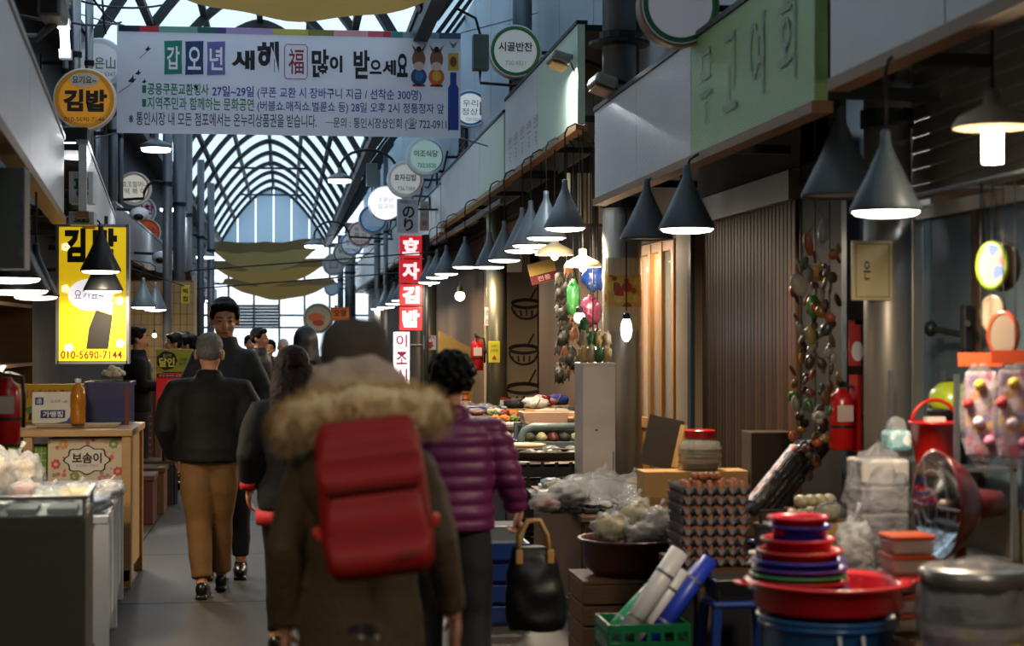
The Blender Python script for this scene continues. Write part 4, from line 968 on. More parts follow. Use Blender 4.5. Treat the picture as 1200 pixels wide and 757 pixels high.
# ---- woman in plum padded jacket with handbag
person(ground(528, 7.4), 1.565, R(3), 'person with curly black hair in a plum padded jacket holding a bag', m_purple, m_jeans, 'curly', m_hair_k, w=1.12, hem=.88, vox=.0105, quilt=.012, collar=True,
       pose=dict(el=(-.26, -.05, 1.12), wl=(-.24, .05, .9), er=(.27, -.02, 1.14), wr=(.325, .06, .97), kl=(-.1, .1, .5), al=(-.1, .1, .09), kr=(.1, -.05, .48), ar=(.1, -.2, .12)), headrot=(R(-4), 0, R(-6)), curl=(.45, .95))
hb = at_d(627, 640, 7.34)
HB = thing('handbag', 'slouchy black handbag with tan handles held by the plum jacket person', 'bag', (hb.x, hb.y, hb.z - .31))
bm_ = MB(); bm_.loft([ering((.01, 0, -.05), .12, .06), ering((.01, 0, -.01), .135, .08), ering((0, 0, .12), .13, .08), ering((-.01, 0, .27), .1, .05), ering((-.01, 0, .31), .09, .02)])
link('pouch', fuse(bm_, .01, 3, lambda v, n: v + n*.01*noise.noise(v*12)), M('black bag leather', '#0a0a0e', .45, 0, .2, 10), HB, True)
mh = M('tan leather', '#a07a45', .5)
for y in (-.03, .03): MB().tube([(-.075, y, .27), (-.07, y, .36), (-.03, y*.6, .42), (.02, y*.6, .42), (.05, y, .36), (.06, y, .27)], .009, 8).build('handle', mh, HB, True)
for x_ in (-.075, .06): MB().box((x_, -.052, .27), (.03, .012, .06)).build('handle_tab', mh, HB, bevel=.005)
# ---- tall man facing the camera
person(ground(263, 11.75), 1.91, R(180), 'tall person in a charcoal coat facing up the aisle with eyes lowered', m_charcoal, m_jeans, 'short', m_hair_k, w=.88, hem=.7, vox=.0125, face=True, hs=1.06, headrot=(R(-14), 0, R(4)), pose=dict(el=(-.25, -.04, 1.12), wl=(-.24, .05, .88), er=(.25, -.04, 1.12), wr=(.24, .05, .88)))
# ---- people further on
V = .016
person(ground(358, 16), 1.72, R(6), 'person in a black pulled-up hood behind the long-haired walker', m_navy, m_jeans, None, vox=V, extra_coat=lambda c: (c.ell((0, -.02, 1.6), (.12, .13, .14)), c.tube([(0, -.02, 1.4), (0, -.02, 1.6)], [.13, .12], 16)))
person(ground(315, 22), 1.62, R(176), 'person smiling in a dark padded coat with hair tied back', m_navy, m_jeans, 'bun', m_hair_k, vox=V, face=True, smile=True, headrot=(0, R(-6), 0))
person(ground(332, 23.2), 1.63, R(184), 'older person with a pale grey headscarf among the oncoming shoppers', m_charcoal, m_jeans, 'thin', M('pale scarf', '#9a9690', .8), vox=V, face=True)
person(ground(304, 20.2), 1.76, R(250), 'person with thick black hair in profile beside the smiling shopper', m_navy, m_jeans, 'short', m_hair_k, vox=V, face=True)
person(ground(293, 24), 1.68, R(200), 'person in dark maroon coat half hidden behind the tall person', M('maroon cloth', '#3a1418', .8), m_jeans, 'short', m_hair_k, vox=V, face=True)
person(ground(400, 21), 1.66, R(190), 'person in maroon clothes seen past the hooded walker', M('maroon cloth', '#3a1418', .8), m_jeans, 'short', m_hair_b, vox=V, face=True)
person(ground(161, 17.3), 1.76, R(-80), 'stallholder in black seen in profile behind the bottles', m_blackcoat, m_jeans, 'short', m_hair_k, vox=V, face=True, pose=dict(el=(-.25, .02, 1.12), wl=(-.14, .26, 1.12), er=(.25, .02, 1.12), wr=(.14, .26, 1.12)))
person(ground(204, 19.5), 1.7, R(100), 'person with cropped black hair in profile by the tiled shop', m_navy, m_jeans, 'short', m_hair_k, vox=V, face=True)
person(ground(223, 18.6), 1.68, R(60), 'person in black with glasses behind the grey-haired walker', m_blackcoat, m_jeans, 'short', m_hair_k, vox=V, face=True)
person(ground(216, 20.6), 1.72, R(150), 'person in a dark coat standing by the tiled shop, mostly hidden', m_charcoal, m_jeans, 'short', m_hair_k, vox=V, face=True)
# ================================================================== SHOP FRONTS ON THE RIGHT
m_beige = M('beige plaster', '#a08a68', .8, 0, .12, 3)
m_gold = M('varnished door frame', '#8a6436', .4, 0, .2, 4, stretch=(6, 6, 1))
m_cream = M('cream painted post', '#c9b48e', .5, 0, .1, 3)
m_blueframe = M('blue grey frame', '#3d4a52', .4, .3)
m_alu = M('aluminium', '#b9b2a6', .35, .7, .1)
def wallstrip(n, y0, y1, z0, z1, mat, x=2.95, th=.1): return struct(MB().bx(x, x + th, y0, y1, z0, z1).build('wall_front_%d' % n, mat))
wallstrip(1, 25.6, 62, 0, 3.18, M('dim shopfront', '#6a5540', .7, 0, .3, 1.5))
w2 = wallstrip(2, 21.3, 25.5, 0, 3.18, m_beige)
wallstrip(3, 15.2, 19.85, 0, 3.18, M('brown shopfront', '#5f4a38', .7, 0, .25, 1.5))
# pots painted in ink on the beige wall
_a = at_d(588, 395, 20.95); _b = at_d(631, 395, 20.95); w2 = thing('painted_panel', 'beige panel with ink drawings of cooking pots behind the round pillar', 'panel', ((_a.x + _b.x)/2, _a.y, 0)); MB().bx(-(_b.x - _a.x)/2, (_b.x - _a.x)/2, .01, .06, 0, 2.45).build('board', m_beige, w2, bevel=.005)
def pot(xc, zc, s):
    def P(u, v): return (xc + u*s, .008, zc + v*s)
    for r0, v0 in ((.5, .25), (.46, .2)): MB().tube([P(r0*math.cos(a), v0 + .13*math.sin(a)) for a in [2*PI*i/20 for i in range(21)]], .012, 5).build('ink_line', ink('#2a241e'), w2)
    MB().tube([P(.5*math.cos(a), .15 + .45*math.sin(a)) for a in [PI + PI*i/12 for i in range(13)]], .014, 5).build('ink_line', ink('#2a241e'), w2)
    for q in range(5): MB().tube([P(-.4 + .2*q, .02 - .02*abs(q-2)), P(-.35 + .18*q, -.2)], .012, 5).build('ink_line', ink('#2a241e'), w2)
    MB().tube([P(.1, .3), P(.35, .75)], .012, 5).build('ink_line', ink('#2a241e'), w2)
pot(.08, 1.98, .36); pot(.05, 1.42, .36); pot(.05, .92, .44)
# door leaves, red lit interior, cream post, brown slatted shutter
ds = thing('sliding_door', 'varnished wooden sliding door with narrow glass panes', 'door', (2.95, 12.7, 0))
for yq in (0, .42, .84, 1.26, 1.68, 2.1): MB().bx(-.03, .05, yq, yq + .09, 0, 2.4).build('stile', m_gold, ds, bevel=.006)
for zq in (.0, .9, 2.32): MB().bx(-.02, .04, 0, 2.19, zq, zq + .09).build('rail', m_gold, ds, bevel=.006)
for yq in (.09, .51, .93, 1.35, 1.77): MB().bx(.0, .008, yq, yq + .33, .99, 2.32).build('pane', m_glass, ds); MB().bx(.0, .02, yq, yq + .33, .09, .9).build('lower_panel', m_gold, ds)
wallstrip(4, 12.6, 15.1, 2.42, 3.18, m_wall)
it = thing('display_shelf', 'shelf of red packages glowing inside the varnished door', 'shelf', (3.3, 12.8, 0))
for zq in (.5, 1.0, 1.5, 2.0): MB().bx(0, .35, 0, 2.0, zq, zq + .03).build('shelf_board', m_brownwood, it)
for yq in (0, 1.97): MB().bx(0, .35, yq, yq + .03, 0, 2.2).build('upright', m_brownwood, it)
rr = random.Random(2)
for zq in (.53, 1.03, 1.53):
    for j in range(8): 
        h_ = rr.uniform(.2, .36); o = MB().bx(0, .22, 0, .2, 0, h_).build('red_package', ink(rr.choice(['#b8301f', '#c24a2a', '#8a1f1a', '#d8b04a'])), None, loc=(3.34, 12.86 + j*.235, zq), bevel=.01); tag(o, 'boxed red and yellow goods on the lit shelf behind the sliding door', 'package', 'packages on the lit shelf')
lb = thing('light_bulb', 'warm strip lamp inside the shop with the sliding door', 'lamp', (3.2, 13.4, 2.3)); MB().tube([(0, -.3, 0), (0, .3, 0)], .025, 8).build('tube', glow('warm strip', '#ffb070', 8), lb); MB().tube([(0, 0, .02), (0, 0, .9)], .01, 6).build('cord', m_cable, lb); lamp_light('bulb_light', (0, 0, -.05), lb, 40, .1, (1, .55, .33), 'POINT')
t = thing('door_post', 'broad cream painted post between the sliding door and brown shutter', 'post', (2.9, 11.95, 0)); MB().bx(-.02, .12, 0, .5, 0, 2.5).build('shaft', m_cream, t, bevel=.01); MB().bx(-.05, -.02, -.1, 0, 0, 2.5).build('edge_strip', m_blueframe, t)
sh = thing('slatted_shutter', 'brown shutter of tall vertical slats reflecting the lamps', 'shutter', (2.95, 9.6, 0))
m_sl = [M('brown slat %d' % i, c, .5, .0, .15, 3, stretch=(8, 8, 1)) for i, c in enumerate(('#452c18', '#553820', '#342010'))]
for i in range(28): MB().bx(-.02, .03, i*.08, i*.08 + .074, 0, 2.45).build('slat', m_sl[(i*7) % 3], sh, bevel=.008)
MB().bx(-.06, .04, 0, 2.24, 2.45, 2.62).build('head_box', m_alu, sh)
wallstrip(5, 9.0, 12.5, 2.64, 3.18, m_wall)
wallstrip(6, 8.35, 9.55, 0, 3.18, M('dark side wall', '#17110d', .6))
t = thing('door_post', 'thin blue grey post behind the red extinguisher', 'post', (2.8, 8.3, 0)); MB().bx(0, .1, 0, .08, 0, 3.18).build('shaft', m_blueframe, t)
# window with shutter box, aluminium posts
t = thing('door_post', 'yellow board standing behind the steel column', 'board', (2.96, 8.05, 0)); MB().bx(0, .04, 0, .25, 0, 1.9).build('panel', M('yellow board', '#b0781e', .5), t)
for i, yq in enumerate((7.92, 7.72)): 
    t = thing('door_post', 'aluminium window post %s' % ('beside the yellow board' if i == 0 else 'next to the blue glass'), 'post', (2.92, yq, 0)); MB().bx(0, .1, 0, .09, 0, 2.7).build('shaft', m_alu, t, bevel=.01); MB().bx(-.015, 0, .03, .06, 0, 2.7).build('groove_strip', m_steel, t)
gw = struct(MB().bx(2.95, 3.03, 5.0, 7.7, 0, .95).build('window_2', M('window sill panel', '#57503f', .6)))
MB().bx(2.97, 2.985, 5.0, 7.7, .95, 2.2).build('pane', film('blue window glass', '#b4cbd8', .75, .08, 0), gw)
for yq in (5.6, 6.3, 7.0): MB().bx(2.94, 3.0, yq, yq + .06, .95, 2.2).build('mullion', m_brownwood, gw)
MB().bx(2.93, 3.0, 5.0, 7.7, 2.2, 2.26).build('head_rail', m_alu, gw)
sx = thing('roller_shutter', 'rolled metal shutter box above the toy window', 'shutter', (2.9, 4.9, 2.27))
for i in range(9): MB().box((.02, 1.4, .05 + i*.075), (.025, 2.75, .07), (0, R(8), 0)).build('slat', M('shutter slat', '#7d766c', .5, .3), sx, bevel=.006)
MB().bx(-.06, .1, 0, 2.8, .71, .92).build('hood', m_steel, sx)
bkx = thing('room_divider', 'pale blue partition lit inside the toy shop', 'partition', (3.9, 5.2, 0)); MB().bx(0, .05, 0, 3.0, 0, 2.6).build('panel', M('pale blue partition', '#7f9db4', .6), bkx)
lb = thing('light_bulb', 'cool tube lamp inside the toy shop', 'lamp', (3.6, 6.7, 2.9)); MB().tube([(0, -.4, 0), (0, .4, 0)], .02, 8).build('tube', glow('cool strip', '#e8f0ff', 6), lb); MB().tube([(0, 0, .0), (0, 0, .31)], .01, 6).build('cord', m_cable, lb); lamp_light('bulb_light', (0, 0, -.05), lb, 16, .1, (.85, .92, 1), 'POINT')

# ================================================================== STALL TABLES
def table(x0, x1, y0, y1, z, label, mat, skirt=None, legs=True):
    t = thing('stall_table', label, 'table', (x0, y0, 0)); w_, l_ = x1 - x0, y1 - y0
    MB().bx(0, w_, 0, l_, z - .035, z).build('tabletop', mat, t, bevel=.005)
    for a in (.03, w_ - .08):
        for b in (.03, l_ - .08): MB().bx(a, a + .05, b, b + .05, 0, z - .035).build('leg', m_brownwood, t)
    if skirt:
        MB().bx(.01, .025, .09, l_ - .09, .08, z - .04).build('side_board', skirt, t); MB().bx(.09, w_ - .09, .01, .025, .08, z - .04).build('front_board', skirt, t)
    return t
table(1.98, 2.62, 4.7, 6.9, .62, 'near stall table carrying the heater and tins', m_brownwood)
table(1.82, 2.62, 7.48, 8.24, .59, 'stall table under the egg trays', m_brownwood, m_dark)
table(2.06, 2.7, 8.26, 9.55, .59, 'stall table under the tan carton and leaning packages', m_brownwood, m_dark)
table(1.68, 2.75, 9.65, 11.7, .62, 'wooden stall table under plastic-wrapped goods', m_brownwood, m_brownwood)
table(1.66, 2.45, 12.9, 15.9, .68, 'stall table under the wicker trays and white bowl', m_brownwood, m_dark)
table(1.66, 2.66, 16.1, 19.9, .8, 'long stall table of side dishes before the yellow-noticed pillar', m_brownwood, m_dark)
table(1.66, 2.4, 21.4, 25.2, .8, 'far stall table in front of the bamboo screen', m_brownwood, m_dark)

# ================================================================== GOODS
def on(px, d, z): p = at_d(px, 395, d); return (p.x, p.y, z)
def zat(py, d): return at_d(600, py, d).z
def bowl(r, h, mat, name='bowl', lip=.012, foot=.55, loc=None, n=28, sx=1, sy=1, parent=None):
    return MB().lathe([(r*foot, 0), (r*(foot+.2), h*.3), (r*.93, h*.85), (r, h), (r + lip, h), (r + lip, h - .008), (r*.98, h*.82), (r*(foot + .22), h*.24), (r*foot, -.0)][::-1] if False else
        [(0, 0), (r*foot, 0), (r*(foot+.22), h*.25), (r*.95, h*.85), (r + lip, h - .01), (r + lip, h), (r, h), (r*.9, h*.86), (r*(foot+.17), h*.3), (r*foot*.95, .008), (0, .008)], n, sx=sx, sy=sy, caps=False).build(name, mat, parent, True, loc=loc)
plast = lambda c: M('plastic ' + c, c, .3, 0, .06, 5, coat=.3)
# --- blue tubs, red basin, bowl stack
cx_ = on(970, 5.85, 0)
for i, (r, z0, h) in enumerate(((.235, .0, .3), (.232, .2, .3), (.228, .405, .3))):
    t = thing('plastic_tub', ['blue plastic tub at the bottom of the stack', 'blue plastic tub in the middle of the stack', 'topmost blue plastic tub, under the red basin'][i], 'tub', (cx_[0], cx_[1], z0 + .001*i), 0, 'nested blue tubs')
    bowl(r, h, plast('#1c4f86'), 'tub_wall', .018, .8, parent=t)
    MB().tube([(r*math.cos(a), r*math.sin(a), h - .03) for a in [2*PI*q/28 for q in range(29)]], .012, 6).build('rim', plast('#1c4f86'), t, True)
    MB().tube([(-.04, -r - .012, h - .04), (-.04, -r - .03, h - .1), (-.02, -r - .035, h - .0 - .14), (.02, -r - .035, h - .14), (.04, -r - .03, h - .1), (.04, -r - .012, h - .04)], .007, 6).build('handle', plast('#c4c8cc'), t, True)
t = thing('basin', 'wide red plastic basin on top of the blue tubs', 'basin', (cx_[0], cx_[1], .707)); bowl(.255, .115, plast('#b8141e'), 'basin_wall', .03, .78, parent=t, n=36)
for a in (0, PI): MB().tube([(.27*math.cos(a), -.06, .108), (.315*math.cos(a), -.03, .108), (.315*math.cos(a), .03, .108), (.27*math.cos(a), .06, .108)], .012, 6, flat=.5).build('ear_handle', plast('#b8141e'), t, True)
zb = .717
for i, (r, h, c) in enumerate(((.165, .07, '#1f2a96'), (.16, .07, '#9a1a1a'), (.158, .07, '#2f8a4a'), (.155, .07, '#4a2a8a'), (.15, .075, '#2438a8'), (.14, .07, '#b8321a'), (.12, .07, '#c21c34'), (.098, .08, '#22309a'), (.096, .08, '#c21c34'))):
    nm = {'#1f2a96': 'dark blue bowl at the foot', '#9a1a1a': 'dark red bowl second from the foot', '#2f8a4a': 'green bowl in the middle', '#4a2a8a': 'violet bowl above the green one', '#2438a8': 'bright blue bowl above the violet one', '#b8321a': 'orange red bowl', '#c21c34': 'crimson bowl' if i == 6 else 'crimson bowl at the top', '#22309a': 'small navy bowl'}[c]
    o = bowl(r, h, plast(c), 'plastic_bowl', .01, .7, (on(933, 5.95, 0)[0] + .005*(i % 2), on(933, 5.95, 0)[1] - .02, zb)); tag(o, nm + ' of the pyramid of plastic bowls', 'bowl', 'pyramid of coloured plastic bowls'); zb += (.028, .02, .022, .022, .036, .04, .035, .03, .03)[i]
# --- egg trays
E0 = on(829, 8.0, .592); m_pulp = M('grey pulp', '#5f5e63', .85, 0, .15, 20, bump=.3); m_egg = M('brown egg', '#8f5330', .5, 0, .12, 30)
TW, TL, CP = .31, .31, .0516
tray = MB()
def trf(u, v):
    x_, y_ = (u - .5)*TW, (v - .5)*TL
    return (x_, y_, .018 + .023*math.cos(2*PI*x_/CP)*math.cos(2*PI*y_/CP) + .006)
tray.grid(trf, 36, 36)
tray_me = tray.mesh('pulp_tray')
egg = MB(); egg.lathe([(.001, -.028), (.012, -.025), (.018, -.012), (.0195, 0), (.0175, .012), (.012, .024), (.001, .029)], 12); egg_me = egg.mesh('egg')
NT = 8; dz = .047
for i in range(NT):
    z = E0[2] + .004 + i*dz; off = (.004*math.sin(i*2.1), .003*math.cos(i*1.3))
    o = link('egg_tray', tray_me, m_pulp, None, True, loc=(E0[0] + off[0], E0[1] + off[1], z), solid=.006); tag(o, 'grey pulp egg tray, %s from the bottom of the stack' % ORD[i] if i < NT - 1 else 'topmost grey pulp egg tray of the stack, loose eggs on it', 'egg tray', 'stacked egg trays')
    sh_ = (i % 2)*CP/2
    for a in range(6):
        for b in range(6):
            if i < NT - 1 and not (b == 0 or a == 0): continue
            if i == NT - 1 and (b > 3 or (a + b) % 3 == 0 and b > 0): continue
            e = link('egg', egg_me, m_egg, None, True, loc=(E0[0] + off[0] - TW/2 + CP*(a + .5), E0[1] + off[1] - TL/2 + CP*(b + .62), z + .034)); tag(e, 'brown egg in the outer row of the stacked trays' if i < NT - 1 else 'brown egg lying on the topmost tray', 'egg', 'eggs in the stacked trays' if i < NT - 1 else 'eggs on the top tray')
for a, b in ((-.07, -.06), (-.045, -.07), (-.02, -.06), (.0, -.075), (.03, -.06), (-.03, -.04)):
    e = link('egg', egg_me, m_egg, None, True, loc=(E0[0] + a, E0[1] + b, E0[2] + .004 + 7*dz + .078)); e.rotation_euler = (1.3, .2, a*20); tag(e, 'brown egg lying loose on the second layer above the topmost tray', 'egg', 'loose eggs piled on top')
# --- green basket with rolled mats
GB = thing('plastic_basket', 'green slotted plastic basket on the floor holding rolled mats', 'basket', on(752, 7.35, 0)); m_gr = plast('#0f5a34')
W, D, H = .34, .3, .44
MB().bx(-W/2, W/2, -D/2, D/2, 0, .015).build('base', m_gr, GB)
for s_ in (-1, 1):
    for i in range(6): MB().bx(-W/2, W/2, s_*D/2 - .006, s_*D/2 + .006, .03 + i*.075, .065 + i*.075 if i < 5 else H).build('band', m_gr, GB); MB().bx(s_*W/2 - .006, s_*W/2 + .006, -D/2, D/2, .03 + i*.075, .065 + i*.075 if i < 5 else H).build('band', m_gr, GB)
    for q in range(7): x_ = -W/2 + W*q/6; MB().bx(x_ - .008, x_ + .008, s_*D/2 - .005, s_*D/2 + .005, 0, H).build('rib', m_gr, GB); y_ = -D/2 + D*q/6; MB().bx(s_*W/2 - .005, s_*W/2 + .005, y_ - .008, y_ + .008, 0, H).build('rib', m_gr, GB)
def roll(a, b, r, c, label, d=7.35, group=None, hollow=False):
    A, B = at_d(*a), at_d(*b); t = thing('rolled_mat', label, 'mat', A)
    MB().tube([(0, 0, 0), B - A], r, 16).build('sheet_roll', M('mat ' + c, c, .4, 0, .08, 8), t, True)
    dv = (B - A).normalized(); MB().tube([B - A - dv*.002, B - A + dv*.003], r*.55, 14).build('hollow_end', m_black if hollow else M('mat ' + c, c, .4), t)
    for q in (.3, .75): MB().tube([(B - A)*q, (B - A)*q + dv*.012], r*1.04, 16).build('band', m_steel, t)
roll((722, 760, 7.3), (797, 645, 7.36), .042, '#a9aaae', 'thick grey white roll standing in the green basket')
roll((742, 762, 7.36), (800, 668, 7.42), .03, '#b4b6b8', 'thinner white roll beside the grey white roll')
roll((755, 764, 7.3), (832, 655, 7.4), .038, '#1a2f9a', 'thick bright blue roll leaning out of the green basket', hollow=True)
roll((735, 766, 7.45), (822, 664, 7.5), .034, '#16267c', 'dark blue roll beside the thick bright blue one', hollow=True)
roll((712, 745, 7.36), (764, 690, 7.46), .034, '#1f8a5a', 'short green roll at the edge of the green basket')
# --- wooden crate with brown basin of bagged produce
CR = thing('wooden_crate', 'brown wooden crate under the basin of bagged produce', 'crate', on(733, 8.75, 0)); 
for s_ in (-1, 1):
    for i in range(4): MB().bx(-.26, .26, s_*.22 - .01, s_*.22 + .01, i*.105 + .005, i*.105 + .1).build('plank', m_brownwood, CR, bevel=.004); MB().bx(s_*.25 - .01, s_*.25 + .01, -.2, .2, i*.105 + .005, i*.105 + .1).build('plank', m_brownwood, CR, bevel=.004)
MB().bx(-.26, .26, -.23, .23, .42, .435).build('lid', m_brownwood, CR)
t = thing('basin', 'dark brown plastic basin full of bagged produce', 'basin', on(738, 8.75, .436)); bowl(.25, .19, plast('#3a1a16'), 'basin_wall', .02, .72, parent=t)
m_bag = film('clear bag', '#d8dadc', .74, .12, .9, 12); m_bagw = film('milky bag', '#e4e4e0', .25, .2, .8, 9)
def bag(px, py, d, r, fill, label, seed, group=None, mb_=None, zb=None):
    p = at_d(px, py, d); z0 = p.z - r[2] if zb is None else zb
    t = thing('plastic_bag', label, 'bag', (p.x, p.y, z0), 0, group)
    MB().blob((0, 0, r[2]), r, 28, 18, .3, 3.2, seed).build('film', mb_ or m_bag, t, True)
    MB().blob((0, 0, r[2]*.9), (r[0]*.8, r[1]*.8, r[2]*.75), 14, 9, .35, 3, seed + 3).build('contents', fill, t, True)
    MB().tube([(0, 0, r[2]*1.9), (.01, 0, r[2]*2.1), (.03, .01, r[2]*2.4)], [r[0]*.12, r[0]*.05, r[0]*.12], 8).build('knot', mb_ or m_bag, t, True)
    return t
f_pale = M('pale sprouts', '#b8a878', .7, 0, .4, 25, bump=.6); f_dark = M('dark greens', '#3a3a26', .7, 0, .5, 20, bump=.5); f_pur = M('purple beans', '#3a2228', .6, 0, .4, 30, bump=.5); f_yel = M('yellow sprouts', '#b8a04a', .7, 0, .4, 30, bump=.6)
bag(716, 618, 8.7, (.1, .1, .08), f_yel, 'clear bag of yellow sprouts at the edge of the brown basin', 1); bag(745, 606, 8.8, (.11, .1, .1), f_pale, 'clear bag of pale sprouts in the brown basin', 2); bag(772, 615, 8.65, (.1, .09, .09), f_pur, 'clear bag of purple beans in the brown basin', 3); bag(756, 628, 8.6, (.1, .08, .07), f_pur, 'crumpled bag of dark beans low in the brown basin', 4)
# --- stool with black box
ST = thing('stool', 'blue plastic stool beside the egg stall', 'stool', on(862, 7.35, 0)); m_bs = plast('#15306e')
MB().bx(-.13, .13, -.13, .13, .5, .53).build('seat', m_bs, ST, bevel=.012)
for a in (-1, 1):
    for b in (-1, 1): MB().tube([(a*.11, b*.11, .5), (a*.15, b*.15, 0)], [.024, .02], 8).build('leg', m_bs, ST)
    MB().tube([(a*.125, -.125, .28), (a*.125, .125, .28)], .012, 6).build('stretcher', m_bs, ST); MB().tube([(-.125, a*.125, .28), (.125, a*.125, .28)], .012, 6).build('stretcher', m_bs, ST)
t = thing('tray', 'black plastic tray resting on the blue stool', 'tray', on(862, 7.35, .531)); MB().bx(-.1, .1, -.1, .1, 0, .012).build('base', m_black, t)
for a in (-1, 1): MB().box((a*.105, 0, .045), (.01, .22, .09), (0, R(12*a), 0)).build('side', m_black, t); MB().box((0, a*.105, .045), (.22, .01, .09), (R(-12*a), 0, 0)).build('side', m_black, t)
# --- carton, jar, black board
CB = thing('cardboard_box', 'low tan carton behind the egg stack', 'box', on(812, 9.35, .592)); MB().bx(-.29, .29, -.08, .12, 0, .33).build('body', m_tan, CB, bevel=.004); MB().bx(-.29, .29, -.081, -.079, .15, .19).build('tape', M('brown tape', '#96703c', .4), CB)
J = thing('jar', 'large clear plastic jar with a red lid on the tan carton', 'jar', on(820, 9.35, .924)); MB().lathe([(.09, 0), (.115, .02), (.12, .11), (.11, .15), (.078, .17), (.078, .18)], 24, caps=False).build('jar_body', film('jar plastic', '#d8d4c8', .8, .1, .2), J, True); MB().lathe([(.082, .175), (.085, .18), (.085, .215), (.08, .22), (0, .22)], 24).build('lid', plast('#a8141c'), J); MB().lathe([(.1, .008), (.105, .06), (0, .062)], 20).build('contents', M('dried bits', '#6a5a44', .8, 0, .5, 40), J, True)
for z in (.04, .08, .12): MB().tube([(.12*math.cos(a), .12*math.sin(a), z) for a in [2*PI*q/20 for q in range(21)]], .003, 5).build('moulded_ring', film('jar plastic', '#d8d4c8', .6), J)
t = thing('folded_carton', 'dark folded carton leaning behind the red lidded jar', 'box', on(776, 9.5, .924)); MB().box((0, 0, .14), (.2, .03, .28), (0, R(12), 0)).build('board', M('dark carton', '#2a2420', .8), t); MB().box((.09, -.03, .12), (.02, .06, .24), (0, R(12), R(20))).build('flap', m_tan, t)
t = thing('cardboard_box', 'upright brown carton standing at the end of the brown shutter', 'box', on(905, 9.3, .592)); MB().bx(-.12, .12, 0, .2, 0, .54).build('body', M('shadow carton', '#3a2c22', .8), t, bevel=.004)  # plain dark brown cardboard
# --- leaning wrapped packages
base = thing('wooden_crate', 'low dark crate under the leaning wrapped packages', 'crate', on(893, 8.75, .592)); 
for i in range(3): MB().bx(-.2, .2, -.15, -.135, i*.055, i*.055 + .05).build('plank', m_brownwood, base); MB().bx(-.2, .2, .135, .15, i*.055, i*.055 + .05).build('plank', m_brownwood, base)
for s_ in (-1, 1): MB().bx(s_*.2 - .008, s_*.2 + .008, -.15, .15, 0, .16).build('end_board', m_brownwood, base)
MB().bx(-.2, .2, -.15, .15, .16, .172).build('lid', m_brownwood, base)
m_foil = film('dark shiny wrap', '#2a2c34', .15, .12, .7, 12)
for i, (c, lab) in enumerate((('#b8b4bc', 'shiny wrapped package with pale pink label leaning by the eggs'), ('#3a3c48', 'shiny black wrapped package leaning behind the pink labelled one'), ('#8a4a42', 'wrapped package with red print leaning in the middle of the row'), ('#4a4640', 'dull wrapped package leaning at the back of the row'))):
    t = thing('wrapped_package', lab, 'package', on(872 + i*13, 8.7 - .0*i, .766), 0, 'leaning wrapped packages')
    T = Matrix.Rotation(R(40), 4, 'Y')
    m1 = MB(); m1.box((0, i*.06 - .08, .23), (.06, .12, .46)); m1.xf(T).build('wrapper', m_foil, t, bevel=.015)
    m1 = MB(); m1.box((-.035, i*.06 - .085, .23), (.012, .09, .36)); m1.xf(T).build('label', speckle('pack print' + c, c, ['#d8d0d8', '#c25a4a', '#3a4a8a', c], 30), t)
# --- small packets
rr = random.Random(4)
pk_cols = ['#b8b04a', '#c8c4b8', '#4a8a3a', '#3a4a8a', '#b83a2a', '#c87a3a', '#e0ddd2', '#6a3a5a']
for i in range(34):
    px = rr.uniform(872, 1000); d = rr.uniform(7.75, 8.6); p = on(px, d, .592 + .012*(i % 3))
    if p[0] > 2.68: continue
    t = thing('snack_packet', 'small coloured packet in the heap beside the egg stall', 'packet', p, rr.uniform(0, 3), 'packets heaped beside the eggs'); c = pk_cols[i % 8]
    MB().blob((0, 0, .014), (.055, .035, .014), 12, 6, .2, 2, i).build('pouch', M('packet ' + c, c, .3, 0, .25, 40, coat=.5), t, True)
    for s_ in (-1, 1): MB().box((s_*.056, 0, .014), (.014, .045, .002)).build('seal', M('packet ' + c, c), t)
for i, (px, z, d) in enumerate(((946, .785, 8.05), (955, .848, 8.08), (966, .785, 8.2))):
    t = thing('tofu_pack', ['pale wrapped bundle low on the packet heap', 'pale wrapped bundle lying on top of another', 'pale wrapped bundle behind the other two'][i], 'bundle', on(px, d, z), R(12*i)); m_p = M('pale wrap', '#b0a283', .5, 0, .15, 20, coat=.3)
    for q in range(4): MB().ell((-.075 + .05*q, 0, .03), (.03, .05, .03)).build('piece', m_p, t, True)
bag(972, 600, 8.02, (.075, .06, .045), f_yel, 'clear bag of yellow green vegetables on the low carton', 6, zb=.785)
t = thing('cardboard_box', 'low carton under the pale wrapped bundles', 'box', on(956, 8.1, .592)); MB().bx(-.2, .17, -.1, .12, 0, .192).build('body', m_tan, t, bevel=.004); MB().bx(-.2, .17, -.101, -.099, .08, .11).build('tape', M('brown tape', '#96703c', .4), t)
t = thing('plastic_bin', 'dark grey lidded bin behind the bowl pyramid', 'bin', on(905, 7.75, .592)); MB().lathe([(.07, 0), (.085, .2), (.09, .2), (.09, .215), (0, .22)], 20).build('body', M('bin grey', '#2c3032', .5), t); MB().tube([(-.06, -.02, .215), (-.06, -.02, .27), (.06, -.02, .27), (.06, -.02, .215)], .01, 6).build('handle', m_black, t)
